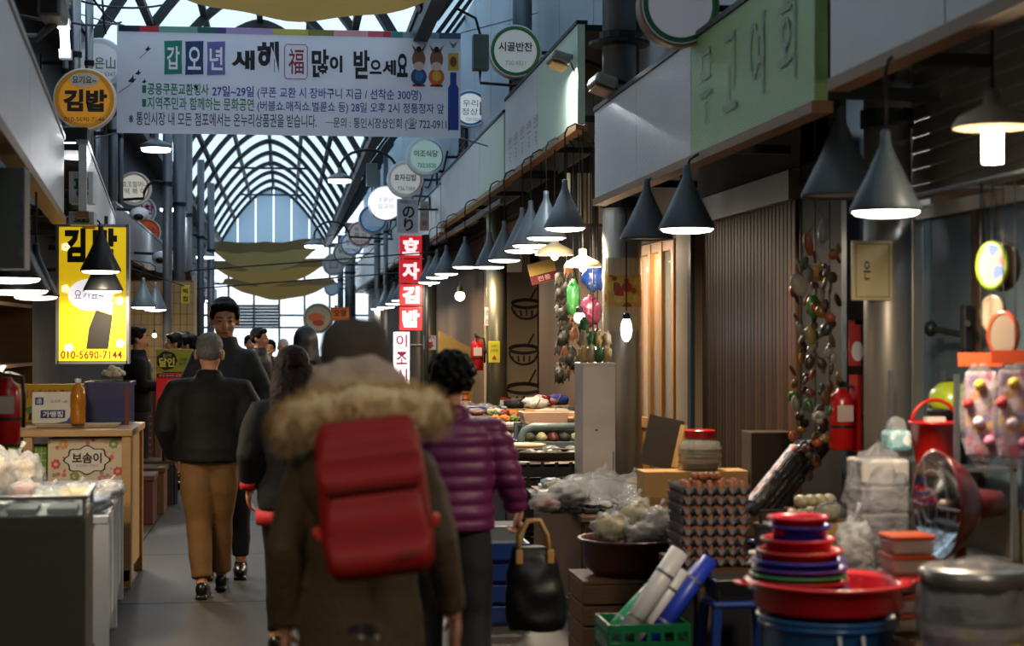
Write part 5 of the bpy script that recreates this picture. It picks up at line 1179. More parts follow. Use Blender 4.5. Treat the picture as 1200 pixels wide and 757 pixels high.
# --- tissue stack in plastic
TS = thing('tissue_stack', 'tall stack of tissue packs wrapped in clear plastic', 'stack', on(1028, 6.95, .622))
m_tis = speckle('tissue print', '#a09c98', ['#8a8a94', '#b4b0aa', '#7a7a80'], 14)
for i in range(5): MB().bx(-.1, .1, -.1, .1, i*.108 + .002, i*.108 + .104).build('tissue_pack', m_tis, TS, bevel=.012)
MB().blob((0, 0, .28), (.155, .155, .31), 18, 12, .12, 3, 9).build('wrap', film('stack wrap', '#c8c8cc', .8, .15, .9, 10), TS)
t = thing('tissue_pack', 'pale blue tissue pack crowning the wrapped stack', 'package', on(1050, 7.1, 1.17)); MB().box((0, 0, .05), (.1, .12, .09)).build('pack', speckle('blue tissue', '#8fb4bc', ['#b4d0d4', '#6a9aa8', '#d8e4e4'], 25), t, bevel=.02); MB().blob((0, 0, .11), (.04, .04, .04), 10, 7, .3, 2, 4).build('gathered_top', m_bag, t)
bag(1000, 610, 6.6, (.085, .08, .16), M('pink grey goods', '#7a6a6c', .7), 'tall crumpled clear bag beside the tissue stack', 12, zb=.622)
# --- heater
HT_ = thing('dish_heater', 'maroon dish heater with a polished round reflector', 'heater', on(1112, 6.3, .622)); m_mar = M('maroon enamel', '#5a161a', .3, .2, .1, 5, coat=.4)
TH = Matrix.Translation((-.02, -.02, .41)) @ Euler((R(90), 0, R(-86))).to_matrix().to_4x4()
m1 = MB(); m1.lathe([(.02, -.13), (.09, -.1), (.16, -.04), (.2, .03), (.205, .04), (.195, .04)], 36, caps=False); m1.xf(TH).build('shell', m_mar, HT_, True)
m1 = MB(); m1.lathe([(.0, -.085), (.08, -.07), (.15, -.02), (.194, .038)], 36, caps=False); m1.xf(TH).build('reflector', M('polished dish', '#c8ccd0', .12, 1, .05), HT_, True)
m1 = MB(); m1.lathe([(.022, -.07), (.022, .02), (.01, .03)], 14); m1.xf(TH).build('element', M('ceramic element', '#7a6a60', .5), HT_, True)
m1 = MB()
for a in range(6): m1.tube([(.195*math.cos(a*PI/3), .195*math.sin(a*PI/3), .045), (.06*math.cos(a*PI/3), .06*math.sin(a*PI/3), .065)], .0022, 5)
for r_ in (.06, .13): m1.tube([(r_*math.cos(q*PI/12), r_*math.sin(q*PI/12), .065 - (r_ - .06)*.14) for q in range(25)], .0022, 5)
m1.xf(TH).build('guard', m_steel, HT_)
m1 = MB(); m1.lathe([(.0, -.22), (.05, -.215), (.06, -.12), (.06, -.1)], 18); m1.xf(TH).build('motor_housing', m_mar, HT_, True)
MB().tube([(.06, .04, .38), (.06, .04, .03)], .022, 10).build('stem', m_mar, HT_); MB().lathe([(.13, 0), (.13, .015), (.1, .03), (0, .035)], 24, (.05, .03, 0)).build('foot', m_mar, HT_, True)
# --- tins and stacked orange boxes
TN = thing('round_tin', 'wide clear-sided round tin wrapped in plastic under the heater', 'tin', on(1142, 5.35, .622)); MB().lathe([(.165, 0), (.165, .26), (.172, .262), (.172, .3), (.16, .31), (0, .312)], 36).build('tin_wall', M('dull tin', '#8d8a88', .3, .7, .15, 6), TN, True); MB().lathe([(.167, .04), (.167, .14)], 36, caps=False).build('label_band', speckle('tin label', '#b09aa0', ['#c8b4bc', '#8a7a84', '#b8aa7a'], 12), TN); MB().blob((0, 0, .16), (.19, .19, .18), 20, 12, .06, 4, 5).build('wrap', film('tin wrap', '#d0d0d4', .8, .12, .9, 8), TN)
None; 0 and 0
if 0: t = thing('round_tin', 'second wrapped tin beside the first, by the window sill', 'tin', on(1225, 5.6, .622)); MB().lathe([(.13, 0), (.13, .3), (.135, .33), (0, .335)], 30).build('tin_wall', M('dull tin', '#8d8a88', .3, .7), t, True); MB().lathe([(.132, .05), (.132, .2)], 30, caps=False).build('label_band', speckle('tin label', '#b09aa0', ['#c8b4bc']), t)
for i in range(5):
    t = thing('food_container', 'flat clear container with an orange lid, %s from the bottom of its stack' % ORD[i], 'container', on(1062, 6.0, .622 + i*.068), 0, 'stacked orange-lidded containers'); MB().bx(-.075, .075, -.075, .075, 0, .05).build('tub', film('container clear', '#d8c8b8', .5, .1, .2), t, bevel=.012); MB().bx(-.08, .08, -.08, .08, .05, .066).build('lid', plast('#b84a1e'), t, bevel=.006); MB().bx(-.06, .06, -.06, .06, .004, .035).build('contents', M('brown contents', '#4a2a1c', .7), t)
# --- rack with red bucket, helmet; hanging toys
RK = thing('wire_rack', 'narrow metal rack beside the window holding a red bucket', 'rack', (2.66, 6.55, 0))
for a in (0, .24):
    for b in (0, .75): MB().bx(a, a + .02, b, b + .02, 0, 1.5).build('upright', m_steel, RK)
for z in (.3, .75, 1.12): MB().bx(0, .26, 0, .77, z - .012, z).build('shelf', m_steel, RK)
RB = thing('bucket', 'bright red plastic bucket with raised handle on the rack', 'bucket', on(1095, 7.05, 1.121)); MB().lathe([(.075, 0), (.1, .17), (.108, .172), (.108, .182), (.095, .182), (.07, .01), (0, .01)], 26, caps=False).build('wall', plast('#b3140f'), RB, True); MB().tube([(.1*math.cos(a), 0, .17 + .1*math.sin(a)) for a in [PI*i/10 for i in range(11)]], .008, 8).build('handle', plast('#b3140f'), RB, True); MB().bx(-.04, .04, -.02, .02, .18, .2).build('hinge_tab', plast('#d8d0c8'), RB)
HM = thing('helmet', 'lime green helmet with black strap on the window rack', 'helmet', on(1113, 7.2, 1.32)); 
MB().lathe([(.085, .02), (.09, .05), (.08, .1), (.045, .135), (0, .145)], 22, sy=1.2).build('shell', plast('#8a9a1e'), HM, True); MB().tube([(-.088, 0, .03), (-.07, 0, .1), (0, 0, .15), (.07, 0, .1), (.088, 0, .03)], .012, 6, flat=.5).build('strap', m_black, HM); MB().lathe([(.092, .0), (.095, .02), (.09, .03)], 22, sy=1.2, caps=False).build('rim', m_black, HM); MB().bx(-.05, .05, -.06, .06, -.2, .01).build('stand', m_black, HM)
rod = thing('hanging_rod', 'thin steel rod along the window carrying toys', 'rod', (2.6, 5.2, 2.24)); MB().tube([(0, 0, 0), (0, 2.3, 0)], .008, 8).build('bar', m_steel, rod)
for y_ in (.1, 1.2, 2.2): MB().tube([(0, y_, 0), (0.3, y_, .0)], .006, 6).build('bracket', m_steel, rod)
m_toy = speckle('toy print', '#b8a4b4', ['#c87aa0', '#d8b0c0', '#8a7ab8', '#d8a43a', '#b84a6a'], 22)
def hang(px, py, d=None, x=2.6): return at_x(px, py, x)
for i, (px, lab) in enumerate(((1150, 'clear bag of pink toys with an orange header, by the black bracket'), (1190, 'clear bag of toys with orange header beneath the mirrors'))):
    p = at_x(px, 485, 2.6); t = thing('toy_bag', lab, 'toy', p, R(-40))
    MB().blob((0, 0, 0), (.085, .03, .2), 16, 12, .12, 3, i).build('film', film('toy bag film', '#e2dee2', .82, .08, .9, 12), t); MB().box((0, 0, 0), (.12, .02, .32)).build('toy_card', m_toy, t, bevel=.01)
    MB().box((0, -.005, .205), (.17, .012, .05)).build('header', ink('#c2481a'), t); MB().tube([(0, 0, .22), (0, 0, 2.24 - p.z)], .003, 5).build('string', m_cable, t)
    for q in range(4): MB().ell((.04*math.cos(q*1.6), -.03, -.1 + .07*q), .022, 8, 6).build('toy_piece', ink(['#c87a9a', '#d8c8d8', '#b83a3a', '#c8a83a'][q]), t, True)
for i, (px, py, w_, h_, c, c2, lab) in enumerate(((1163, 311, 18, 58, '#6a8a18', '#8a7470', 'oval toy disc with lime green rim hanging in the window'), (1176, 312, 14, 60, '#2a2420', '#5a4440', 'dark oval toy disc behind the lime rimmed one'), (1176, 392, 20, 56, '#a03a18', '#7d6e62', 'oval mirror with an orange rim hanging in the window'), (1164, 368, 20, 46, '#7a6e5c', '#857a68', 'cream oval disc hanging between the rimmed discs'))):
    x_ = 2.6 + (.05 if i in (1, 3) else 0); p = at_x(px, py, x_); dd = p.y; t = thing('oval_disc', lab, 'toy', p, R(-58)); rz = h_*6.3/F/2
    MB().lathe([(rz*.86, 0), (rz, .0), (rz, .016), (rz*.86, .016)], 28, (0, .008, 0), (R(90), 0, 0), caps=False, sx=.75).build('rim', plast(c), t, True)
    MB().lathe([(rz*.88, 0), (rz*.88, .01)], 28, (0, .005, 0), (R(90), 0, 0), sx=.75).build('face', speckle('disc print' + str(i), c2, ['#b84a4a', '#3a5a9a', c2, c2], 18) if i == 0 else M('disc ' + c2, c2, .3), t)
    MB().tube([(0, 0, rz), (2.6 - x_, 0, 2.24 - p.z)], .003, 5).build('string', m_cable, t)
t = thing('wall_bracket', 'black swivel bracket with a round knob in front of the blue glass', 'bracket', at_x(1133, 385, 2.9)); MB().box((0, 0, 0), (.05, .05, .2)).build('plate', m_black, t, bevel=.01); MB().tube([(0, 0, -.03), (-.06, .25, .0)], .014, 8).build('lever', m_black, t); MB().ell((-.06, .26, .0), (.03, .03, .035)).build('knob', m_black, t, True); MB().tube([(0, 0, .02), (-.08, -.2, .02)], .014, 8).build('lever', m_black, t)
# --- hanging charm strips
m_ch = ['#8a8478', '#2f5a2a', '#5a3a22', '#4a2420', '#7a5a22', '#3a2a20', '#7a766e', '#4a4030', '#22382a', '#9a4a1e', '#332c26']
rr = random.Random(9)
for sidx, (px, lab) in enumerate(((938, 'hanging strip of small toys and charms next to the shutter'), (955, 'hanging strip of bright charms with an orange badge'), (972, 'hanging strip of dull charms near the extinguisher'))):
    p = at_x(px, 250, 2.62); t = thing('charm_strip', lab, 'charm strip', (p.x, p.y, 2.05 + .03*sidx)); L_ = 1.15 - .1*sidx
    MB().tube([(0, 0, 1.21 - .03*sidx), (0, 0, -L_)], .004, 5).build('string', m_cable, t)
    for i in range(34):
        c = m_ch[(i*5 + sidx*2) % 11]; z = -.03 - L_*i/34; a = rr.uniform(-.05, .05)
        MB().ell((a, rr.uniform(-.02, .02), z), (rr.uniform(.01, .03), .01, rr.uniform(.014, .04)), 8, 6, (0, rr.uniform(-.6, .6), rr.uniform(-.5, .5))).build('charm', M('charm ' + c, c, .35, 0, .2, 40, coat=.3), t, True)
    if sidx == 1:
        for dx, z, rx, rz_, c, c2 in ((.03, .1, .03, .07, '#a8a498', None), (-.05, .03, .025, .06, '#9a4a22', None), (.02, -.11, .045, .045, '#c08a2a', '#2a3a7a'), (-.1, -.17, .04, .06, '#a8a08c', None), (-.02, -.28, .04, .06, '#4f8a2a', '#b83a22'), (-.04, -.42, .025, .05, '#8a7a3a', None)):
            MB().ell((dx, -.05, z), (rx, .014, rz_), 14, 9, (0, dx*4, 0)).build('large_charm', M('charm ' + c, c, .35, 0, .2, 40, coat=.3), t, True); MB().tube([(dx, -.05, z + rz_*.9), (0, 0, z + rz_ + .06)], .002, 4).build('loop', m_cable, t)
            if c2: MB().ell((dx, -.062, z - .005), (rx*.5, .008, rz_*.4), 10, 7).build('charm_centre', M('charm ' + c2, c2, .35, 0, .2, 40), t, True)
# --- extinguishers
def extinguisher(px, py, h_px, d, label, base_to=None):
    h = h_px*d/F; p = at_d(px, py + h_px/2, d); t = thing('fire_extinguisher', label, 'extinguisher', p); r = h*.17; m_fe = plast('#b0120c')
    MB().lathe([(r*.9, 0), (r, .01), (r, h*.68), (r*.8, h*.75), (r*.4, h*.8), (r*.35, h*.84)], 22).build('cylinder', m_fe, t, True)
    MB().box((0, -r*1.0, h*.5), (r*1.3, r*.1, h*.22)).build('label', M('extinguisher label', '#c8b0a8', .5), t); MB().lathe([(r*1.04, h*.3), (r*1.04, h*.34)], 22, caps=False).build('strap', m_black, t)
    MB().box((0, 0, h*.88), (r*.6, r*.9, h*.06)).build('valve', m_black, t); MB().box((-r*.3, -r*.5, h*.95), (r*.35, r*1.8, h*.025), (R(12), 0, 0)).build('lever', m_black, t)
    MB().tube([(r*.3, 0, h*.88), (r*1.1, 0, h*.85), (r*1.25, 0, h*.6), (r*1.2, 0, h*.2)], r*.16, 8).build('hose', m_black, t, True)
    return t, h, r
t, h, r = extinguisher(986, 484, 86, 8.3, 'red fire extinguisher on a red bracket by the steel column'); MB().bx(r*1.0, r*1.0 + .02, -.06, .06, -.01, h*1.02).build('red_bracket', plast('#b0120c'), t); MB().bx(r, 2.86 - t.location.x, -.03, .03, h*.4, h*.5).build('mount', m_dark, t)
t, h, r = extinguisher(559, 412, 44, 20.6, 'small red fire extinguisher beside the yellow-noticed pillar'); MB().tube([(0, r*.9, h*.5), (pil1.location.x - t.location.x - .1, pil1.location.y - t.location.y, h*.5)], .02, 6).build('mount', m_dark, t)
t = thing('wall_tag', 'white and red round tag hanging beside the steel column', 'tag', at_d(1002, 402, 8.25)); MB().bx(-.03, .03, 0, .01, -.11, .11).build('card', ink('#b02a2a'), t); MB().lathe([(.03, 0), (.03, .006)], 18, (.01, -.003, -.04), (R(90), 0, 0), sx=1, sy=1.6).build('white_oval', ink('#d8d0cc'), t); MB().bx(0, .2, .0, .02, .09, .11).build('mount', m_dark, t)
# ---------------------------------------------------------------- middle stalls
t = thing('plastic_sheet', 'clear plastic sheet over dark goods on the wooden stall table', 'sheet', on(695, 10.4, .622)); MB().grid(lambda u, v: ((u - .5)*.7, (v - .5)*1.0, .07 + .07*noise.noise(Vector((u*4, v*5, 1))) + .1*math.sin(PI*u)*math.sin(PI*v)), 22, 22).build('film', m_bag, t, True)
for i in range(12):
    p = on(650 + (i % 6)*20, 10.05 + .35*(i//6), .622); o = thing('food_tray', 'dark tray of goods beneath the plastic sheet', 'tray', p, 0, 'trays under the plastic sheet'); MB().bx(-.045, .045, -.12, .12, 0, .03).build('tray', M('tray dark', '#2a2826', .5), o, bevel=.008); MB().blob((0, 0, .04), (.04, .1, .025), 12, 7, .3, 3, i).build('goods', [f_dark, f_pale, f_pur, M('white radish', '#b8b4a8', .6)][i % 4], o, True)
bag(668, 588, 9.95, (.12, .1, .08), M('dark blue fabric', '#22303c', .7), 'dark blue bundle in clear plastic at the stall edge', 21, zb=.65); bag(705, 582, 10.3, (.13, .1, .09), M('white blue goods', '#8fa0a8', .7), 'bulging clear bag with pale blue contents', 22, zb=.66); bag(640, 618, 9.9, (.1, .08, .06), M('red white goods', '#8a4a48', .7), 'clear bag with red striped contents hanging over the stall edge', 23, zb=.63); bag(740, 590, 10.6, (.12, .1, .08), f_pale, 'clear bag of pale vegetables near the thick pillar', 24, zb=.64)
def wicker(px, d, z, rx, ry, label, fill, mat=None):
    t = thing('wicker_tray', label, 'tray', on(px, d, z)); mw = mat or M('dark wicker', '#3a2c1e', .7, 0, .3, 60, bump=.6)
    MB().lathe([(0, 0), (.85, 0), (1, .05), (1.03, .05), (1.02, .035), (.88, -.008), (0, -.008)], 32, sx=rx, sy=ry, caps=False).build('weave', mw, t, True); MB().tube([(rx*math.cos(a), ry*math.sin(a), .05) for a in [2*PI*i/28 for i in range(29)]], .012, 6).build('rim', mw, t, True)
    for i in range(9): a = i*2.4; q = .25 + .5*(i % 3)/2; MB().blob((rx*q*math.cos(a), ry*q*math.sin(a), .035), (.06, .05, .03), 10, 7, .3, 3, i).build('heap', fill[i % len(fill)], t, True)
wicker(640, 12.5, .76, .3, .22, 'dark wicker tray on the table edge by the metal panel', [f_dark, M('grey fish', '#6a6a66', .4)]); wicker(738, 11.25, .622, .2, .17, 'dark wicker tray of pale bundles before the thick pillar', [f_pale, M('cream buns', '#a89a7c', .6)])
for k_, (px, w_) in enumerate(((640, .26),)):
    t = thing('plastic_crate', 'black slotted crate under a wicker tray' if k_ == 0 else 'black slotted crate under the wicker tray of pale bundles', 'crate', on(px, 12.5, .0)); 
    for z in (.05, .15, .25, .35, .45, .55, .65): MB().bx(-w_, w_, -.17, -.155, z, z + .06).build('band', m_black, t); MB().bx(-w_, w_, .155, .17, z, z + .06).build('band', m_black, t)
    for s_ in (-1, 1): MB().bx(s_*w_ - .01, s_*w_ + .01, -.17, .17, 0, .745).build('side', m_black, t)
    for q in range(6): x_ = -w_ + 2*w_*q/5; MB().bx(x_ - .012, x_ + .012, -.175, -.15, 0, .745).build('rib', m_black, t)
t = thing('bowl', 'wide cream plastic bowl on the stall table', 'bowl', on(613, 13.4, .681)); bowl(.16, .13, plast('#b8a888'), 'wall', .02, .75, parent=t)
MC = thing('metal_cabinet', 'stained white metal cabinet standing by the thick pillar', 'cabinet', on(699, 12.05, 0)); MB().bx(-.115, .115, -.1, .25, 0, 1.47).build('body', M('stained white metal', '#c4b8b2', .45, .3, .25, 5), MC, bevel=.008); MB().bx(-.115, .115, -.106, -.1, .03, 1.44).build('door', M('stained white metal 2', '#c8bcb6', .45, .3, .3, 4), MC, bevel=.003); MB().ell((-.02, -.108, 1.0), .008).build('rust_spot', ink('#6a2a1c'), MC); MB().bx(.095, .105, -.115, -.1, .7, .85).build('handle', m_steel, MC)
for i in range(9):
    rr2 = random.Random(i); t = thing('snack_bag', 'cream snack bag heaped on the metal cabinet', 'bag', on(684 + (i % 4)*9, 12.05 + .08*(i//4), 1.472 + .1*(i//4)), i*.7, 'snack bags on the metal cabinet'); MB().blob((0, 0, .055), (.04, .03, .06), 16, 10, .5, 3.5, i).build('pouch', M('snack ' + str(i % 3), ['#b89a5a', '#a8906a', '#3f6a3a'][i % 3], .4, 0, .3, 20), t, True); MB().box((0, 0, .112), (.03, .004, .02)).build('seal', M('snack ' + str(i % 3), '#b89a5a'), t)
DF = thing('display_freezer', 'low grey blue freezer with a rounded metal rim', 'freezer', on(648, 14.3, .681)); MB().bx(-.3, .3, -.2, .4, 0, .1).build('base', M('freezer grey', '#5c6a6c', .4), DF); MB().tube([(-.3, -.2, .02), (-.3, -.2, .14), (-.27, -.2, .2), (-.2, -.2, .23), (.3, -.2, .23)], .03, 10).build('rim', M('freezer grey', '#5c6a6c', .4), DF, True); MB().bx(-.28, .3, .3, .4, 0, .24).build('back', M('freezer grey', '#5c6a6c', .4), DF); MB().bx(-.26, .3, -.19, .38, .225, .235).build('glass_lid', m_glass, DF)
for i in range(5): MB().blob((-.2 + .1*i, 0, .12), (.05, .1, .05), 10, 7, .3, 3, i).build('goods', [f_dark, f_pale, M('red meat', '#5a1f1a', .5)][i % 3], DF, True)
def basket(px, d, z, w_, l_, h_, c, label):
    t = thing('food_basket', label, 'basket', on(px, d, z)); m_ = plast(c); MB().bx(-w_/2, w_/2, -l_/2, l_/2, 0, .01).build('base', m_, t)
    for s_ in (-1, 1): MB().box((s_*w_/2, 0, h_/2), (.012, l_, h_), (0, R(14*s_), 0)).build('side', m_, t); MB().box((0, s_*l_/2, h_/2), (w_, .012, h_), (R(-14*s_), 0, 0)).build('side', m_, t)
    return t
basket(637, 14.5, .918, .36, .3, .1, '#b08a72', 'pinkish plastic basket on top of the low freezer'); basket(668, 14.7, .918, .2, .3, .09, '#b89a84', 'second pinkish basket at the cabinet end of the freezer')
for i in range(6): t = thing('sheet_pack', 'cream flat pack lying in the pinkish baskets', 'pack', on(625 + i*9, 14.5, .935 + .012*(i % 3)), .1*i, 'flat packs in the pinkish baskets'); MB().bx(-.09, .09, -.05, .05, 0, .012).build('sheet', M('cream sheets', '#b8a47c', .6), t, bevel=.003); MB().bx(-.02, .02, -.051, .051, -.001, .013).build('band', ink('#8a6a4a'), t)
f_or = M('orange side dish', '#b86a14', .5, 0, .35, 30, bump=.6); f_gr = M('green side dish', '#5a6a1e', .5, 0, .35, 30, bump=.6); f_red = M('red side dish', '#8a2414', .5, 0, .35, 30, bump=.6)
for i in range(12):
    px = 580 + (i % 6)*11; d = 16.6 + 1.1*(i//6); p = on(px, d, .801); t = thing('side_dish', 'tray heaped with %s food on the long stall table' % ['bright orange', 'bright orange', 'green', 'red'][i % 4], 'food tray', p, 0, 'side dish trays on the long table')
    MB().bx(-.045, .045, -.14, .14, 0, .03).build('tray', m_white, t, bevel=.006); MB().blob((0, 0, .05), (.05, .13, .04), 22, 14, .5, 6, i).build('food', [f_or, f_or, f_gr, f_red][i % 4], t, True)
for i, (px, d, c, lab) in enumerate(((636, 17.2, '#b87a84', 'pink floral fabric bundle on the long stall table'), (628, 16.7, '#b0aca4', 'white cloth bundle in front of the pink one'), (652, 17.6, '#22347c', 'bright blue cloth bundle beside the pink one'), (605, 18.2, '#1c1c22', 'dark cloth bundle by the pillar'), (646, 16.5, '#9a9a8c', 'striped plastic sleeve lying on the table edge'), (660, 17, '#2a2a30', 'dark folded umbrella bundle by the metal cabinet'))):
    t = thing('fabric_bundle', lab, 'bundle', on(px, d, .801 + (.16 if i < 3 else .1 if i == 3 else .06))); MB().blob((0, 0, .04), (.13 if i != 4 else .22, .11, .06), 16, 10, .4, 2.6, i).build('cloth', M('cloth ' + c, c, .7, 0, .2, 15, bump=.4), t, True); MB().tube([(.13*math.cos(a)*.3, .11*math.sin(a), .04 + .06*math.cos(a)) for a in [2*PI*q/14 for q in range(15)]], .006, 5).build('tie', ink('#6a5a4a'), t); MB().bx(-.12, .12, -.1, .1, -.16 if i < 3 else -.1 if i == 3 else -.06, -.01).build('under_box', m_tan, t)
t = thing('sauce_bottle', 'dark red jar standing before the hanging gloves', 'jar', on(640, 16.9, .801)); MB().lathe([(.05, 0), (.055, .02), (.055, .2), (.04, .23), (.045, .24), (.045, .27), (0, .275)], 18).build('glass', M('dark red jar', '#5a1210', .3), t, True); MB().lathe([(.057, .06), (.057, .16)], 18, caps=False).build('label', ink('#a89a7a'), t)
# foil trays at the near end of the long table
for i in range(6): t = thing('foil_tray', 'shiny foil tray at the edge of the long stall table', 'tray', on(570 + 6*i, 15.2 + .12*(i % 3), .681 + .0*i), 0, 'foil trays'); MB().bx(-.08, .08, -.1, .1, 0, .008).build('base', m_steel, t); MB().tube([(-.09, -.11, .03), (.09, -.11, .03), (.09, .11, .03), (-.09, .11, .03), (-.09, -.11, .03)], .008, 6).build('rim', M('foil', '#c8ccd0', .15, 1), t); MB().blob((0, 0, .02), (.075, .09, .015), 10, 6, .3, 3, i).build('food', [f_pale, f_dark, f_red][i % 3], t, True)
# hanging things between pillars
GV = thing('glove_string', 'long string of dark gloves hanging before the beige wall', 'glove string', at_d(664, 320, 15.2)); GV.location.z = 2.3; m_gl = M('dark glove', '#15160f', .6, 0, .3, 12)
MB().tube([(0, 0, 1.76), (0, 0, -.95)], .006, 5).build('string', m_cable, GV)
rr = random.Random(5)
for i in range(34): 
    a = rr.uniform(-.07, .07); z = -.03 - i*.029; m1 = MB(); m1.blob((a, rr.uniform(-.04, .04), z), (.042, .03, .055), 10, 7, .4, 2.5, i)
    for q in range(3): m1.tube([(a - .03 + .03*q, -.02, z), (a - .045 + .04*q, -.03, z - .09)], [.014, .01], 6)
    link('glove', fuse(m1, .012, 1), m_gl if i % 5 else M('brown glove', '#5a3a22', .6), GV, True)
for i, (px, py, c, lab, r) in enumerate(((697, 325, '#1f3f86', 'blue plastic bag of goods hanging high beside the pillar', (.1, .07, .11)), (692, 365, '#6a2a4a', 'purple plastic bag of goods hanging by the warm bulbs', (.1, .07, .12)), (700, 405, '#3a1f4a', 'dark violet bag hanging lowest by the warm bulbs', (.1, .07, .12)), (672, 350, '#3f8a4a', 'thin green plastic bag hanging next to the gloves', (.06, .05, .14)))):
    p = at_d(px, py, 13.9 + .05*i); t = thing('hanging_bag', lab, 'bag', p); MB().blob((0, 0, 0), r, 18, 12, .3, 2.5, i + 40).build('pouch', M('bag ' + c, c, .25, 0, .3, 10, bump=.5, bscale=18, coat=.4), t, True); MB().tube([(0, 0, r[2]*.8), (0, 0, 3.28 - p.z - .05), (2.3 - p.x, 0, 3.28 - p.z)], .006, 5).build('string', m_cable, t); MB().tube([(0, 0, r[2]*.8), (0, 0, r[2]*1.15)], [.04, .015], 8).build('gathered_neck', M('bag ' + c, c), t, True)
t, k = board(620, 306, 652, 331, 17.4, 'yellow and maroon food sign hanging under the lamp row', M('sign #b8963a', '#b8963a', .5), .03); t.rotation_euler = (0, R(-14), R(-10)); MB().bx(-16*k, 16*k, -.004, 0, -12*k, -2*k).build('maroon_band', ink('#6a1a24'), t); bto(t, k, '전통', 0, 7, 16, 6, '#d8a0a0', .02, -.008); arm(t, (0, .015, .1), (.42, .015, 1.72), .006, 'string')
t = thing('board_rack', 'bundle of upright cream and black boards stored under the fascia', 'rack', at_d(690, 262, 14.2)); 
for i in range(7): MB().bx(-.18 + i*.045, -.155 + i*.045, 0, .04, 0, .42).build('board', ink(['#b8a882', '#2a2622', '#c0b49a', '#8a7a5a'][i % 4]), t)
MB().bx(-.2, .16, .0, .1, -.03, 0).build('ledge', m_brownwood, t); MB().bx(.14, 2.82 - t.location.x, .0, .1, -.03, 0).build('bracket', m_brownwood, t)
BS = thing('bamboo_screen', 'tan bamboo screen standing behind the far stalls', 'screen', (on(536, 27, 0)[0], 27, 0))
for i in range(26): MB().lathe([(.011, 0), (.011, 1.75 - .012*i)], 6, (-.28 + i*.0225, 0, 0)).build('cane', M('bamboo', '#9a8046', .5, 0, .2, 8), BS)
for z in (.4, 1.0, 1.3): MB().bx(-.29, .3, -.014, -.01, z, z + .015).build('binding', m_brownwood, BS)
# poster wrapped round the thick pillar
pp = at_d(729, 345, 12.6); PO = thing('pillar_poster', 'printed food poster wrapped around the thick pillar', 'poster', (pil3.location.x, pil3.location.y, pp.z - .27))
MB().loft([[(.148*math.cos(a), .148*math.sin(a), z) for a in [R(200 + 8*i) for i in range(18)]] for z in (0, .55)], caps=False, closed=False).build('sheet', M('poster cream', '#b4a078', .5), PO)
MB().loft([[(.15*math.cos(a), .15*math.sin(a), z) for a in [R(200 + 8*i) for i in range(18)]] for z in (.18, .42)], caps=False, closed=False).build('printed_band', speckle('poster print', '#b8913a', ['#9a2a1c', '#c8a84a', '#b8913a', '#8a4a1e'], 14), PO)
# low things near the walkway
t = thing('foam_box', 'flat white foam box on the floor behind the handbag', 'box', on(622, 9.9, 0)); MB().bx(-.14, .14, -.1, .1, .0, .05).build('box', M('foam', '#a8a49c', .7), t, bevel=.008); MB().bx(-.145, .145, -.105, .105, .05, .07).build('lid', M('foam', '#a8a49c', .7), t, bevel=.006)
t = thing('plastic_crate', 'blue plastic crate under the stall beside the plum jacket', 'crate', on(575, 9.9, 0)); 
for s_ in (-1, 1):
    for z in (.02, .14, .26, .38): MB().bx(-.2, .2, s_*.15 - .008, s_*.15 + .008, z, z + .09).build('band', m_bs, t); MB().bx(s_*.2 - .008, s_*.2 + .008, -.15, .15, z, z + .09).build('band', m_bs, t)
MB().bx(-.2, .2, -.15, .15, 0, .02).build('base', m_bs, t)
basket(580, 9.9, .47, .3, .24, .1, '#8a9296', 'grey blue basket on the blue crate')
for i in range(4): t = thing('food_tray', 'shallow tray of wrapped food stacked in the stall behind the plum jacket', 'tray', on(592 + 12*i, 13.0 + .1*i, .681), 0, 'trays behind the plum jacket'); MB().bx(-.1, .1, -.09, .09, 0, .02).build('tray', m_white, t, bevel=.006); MB().blob((0, 0, .035), (.09, .08, .03), 12, 7, .3, 3, i).build('food', [f_pale, f_or, f_dark, M('white radish', '#b8b4a8')][i], t, True)

# ---------------------------------------------------------------- clutter of small goods on the middle stalls
CL = random.Random(21)
def pack(kind, p, rz, c, label, group, s=1.0):
    nm, cat = {'pouch': ('food_pouch', 'pouch'), 'jar': ('food_jar', 'jar'), 'dish': ('food_tray', 'tray'), 'roll': ('wrapped_roll', 'roll'), 'box': ('small_carton', 'carton')}[kind]
    t = thing(nm, label, cat, p, rz, group); m_ = M('goods ' + c, c, .4, 0, .3, 25, coat=.2)
    if kind == 'pouch': MB().blob((0, 0, .035*s), (.09*s, .06*s, .035*s), 16, 9, .4, 3, CL.randrange(99)).build('contents', m_, t, True); MB().blob((0, 0, .04*s), (.1*s, .068*s, .042*s), 18, 10, .35, 3.4, CL.randrange(99)).build('film', m_bag, t, True)
    elif kind == 'jar': MB().lathe([(.045*s, 0), (.05*s, .01), (.05*s, .1*s), (.04*s, .12*s)], 16).build('glass', m_, t, True); MB().lathe([(.045*s, .12*s), (.045*s, .145*s), (0, .147*s)], 16).build('lid', plast('#a8241c'), t)
    elif kind == 'dish': MB().bx(-.09*s, .09*s, -.07*s, .07*s, 0, .025).build('tray', m_white, t, bevel=.006); MB().blob((0, 0, .035), (.08*s, .06*s, .03), 18, 10, .5, 5, CL.randrange(99)).build('food', m_, t, True)
    elif kind == 'roll': MB().tube([(-.12*s, 0, .035*s), (.12*s, 0, .035*s)], .035*s, 12).build('roll', m_, t, True); MB().tube([(-.01, 0, .035*s), (.015, 0, .035*s)], .037*s, 12).build('band', m_white, t)
    else: MB().bx(-.08*s, .08*s, -.06*s, .06*s, 0, .09*s).build('body', m_, t, bevel=.005); MB().bx(-.06*s, .06*s, -.062*s, -.06*s, .02*s, .07*s).build('label', ink('#b8b0a0'), t)
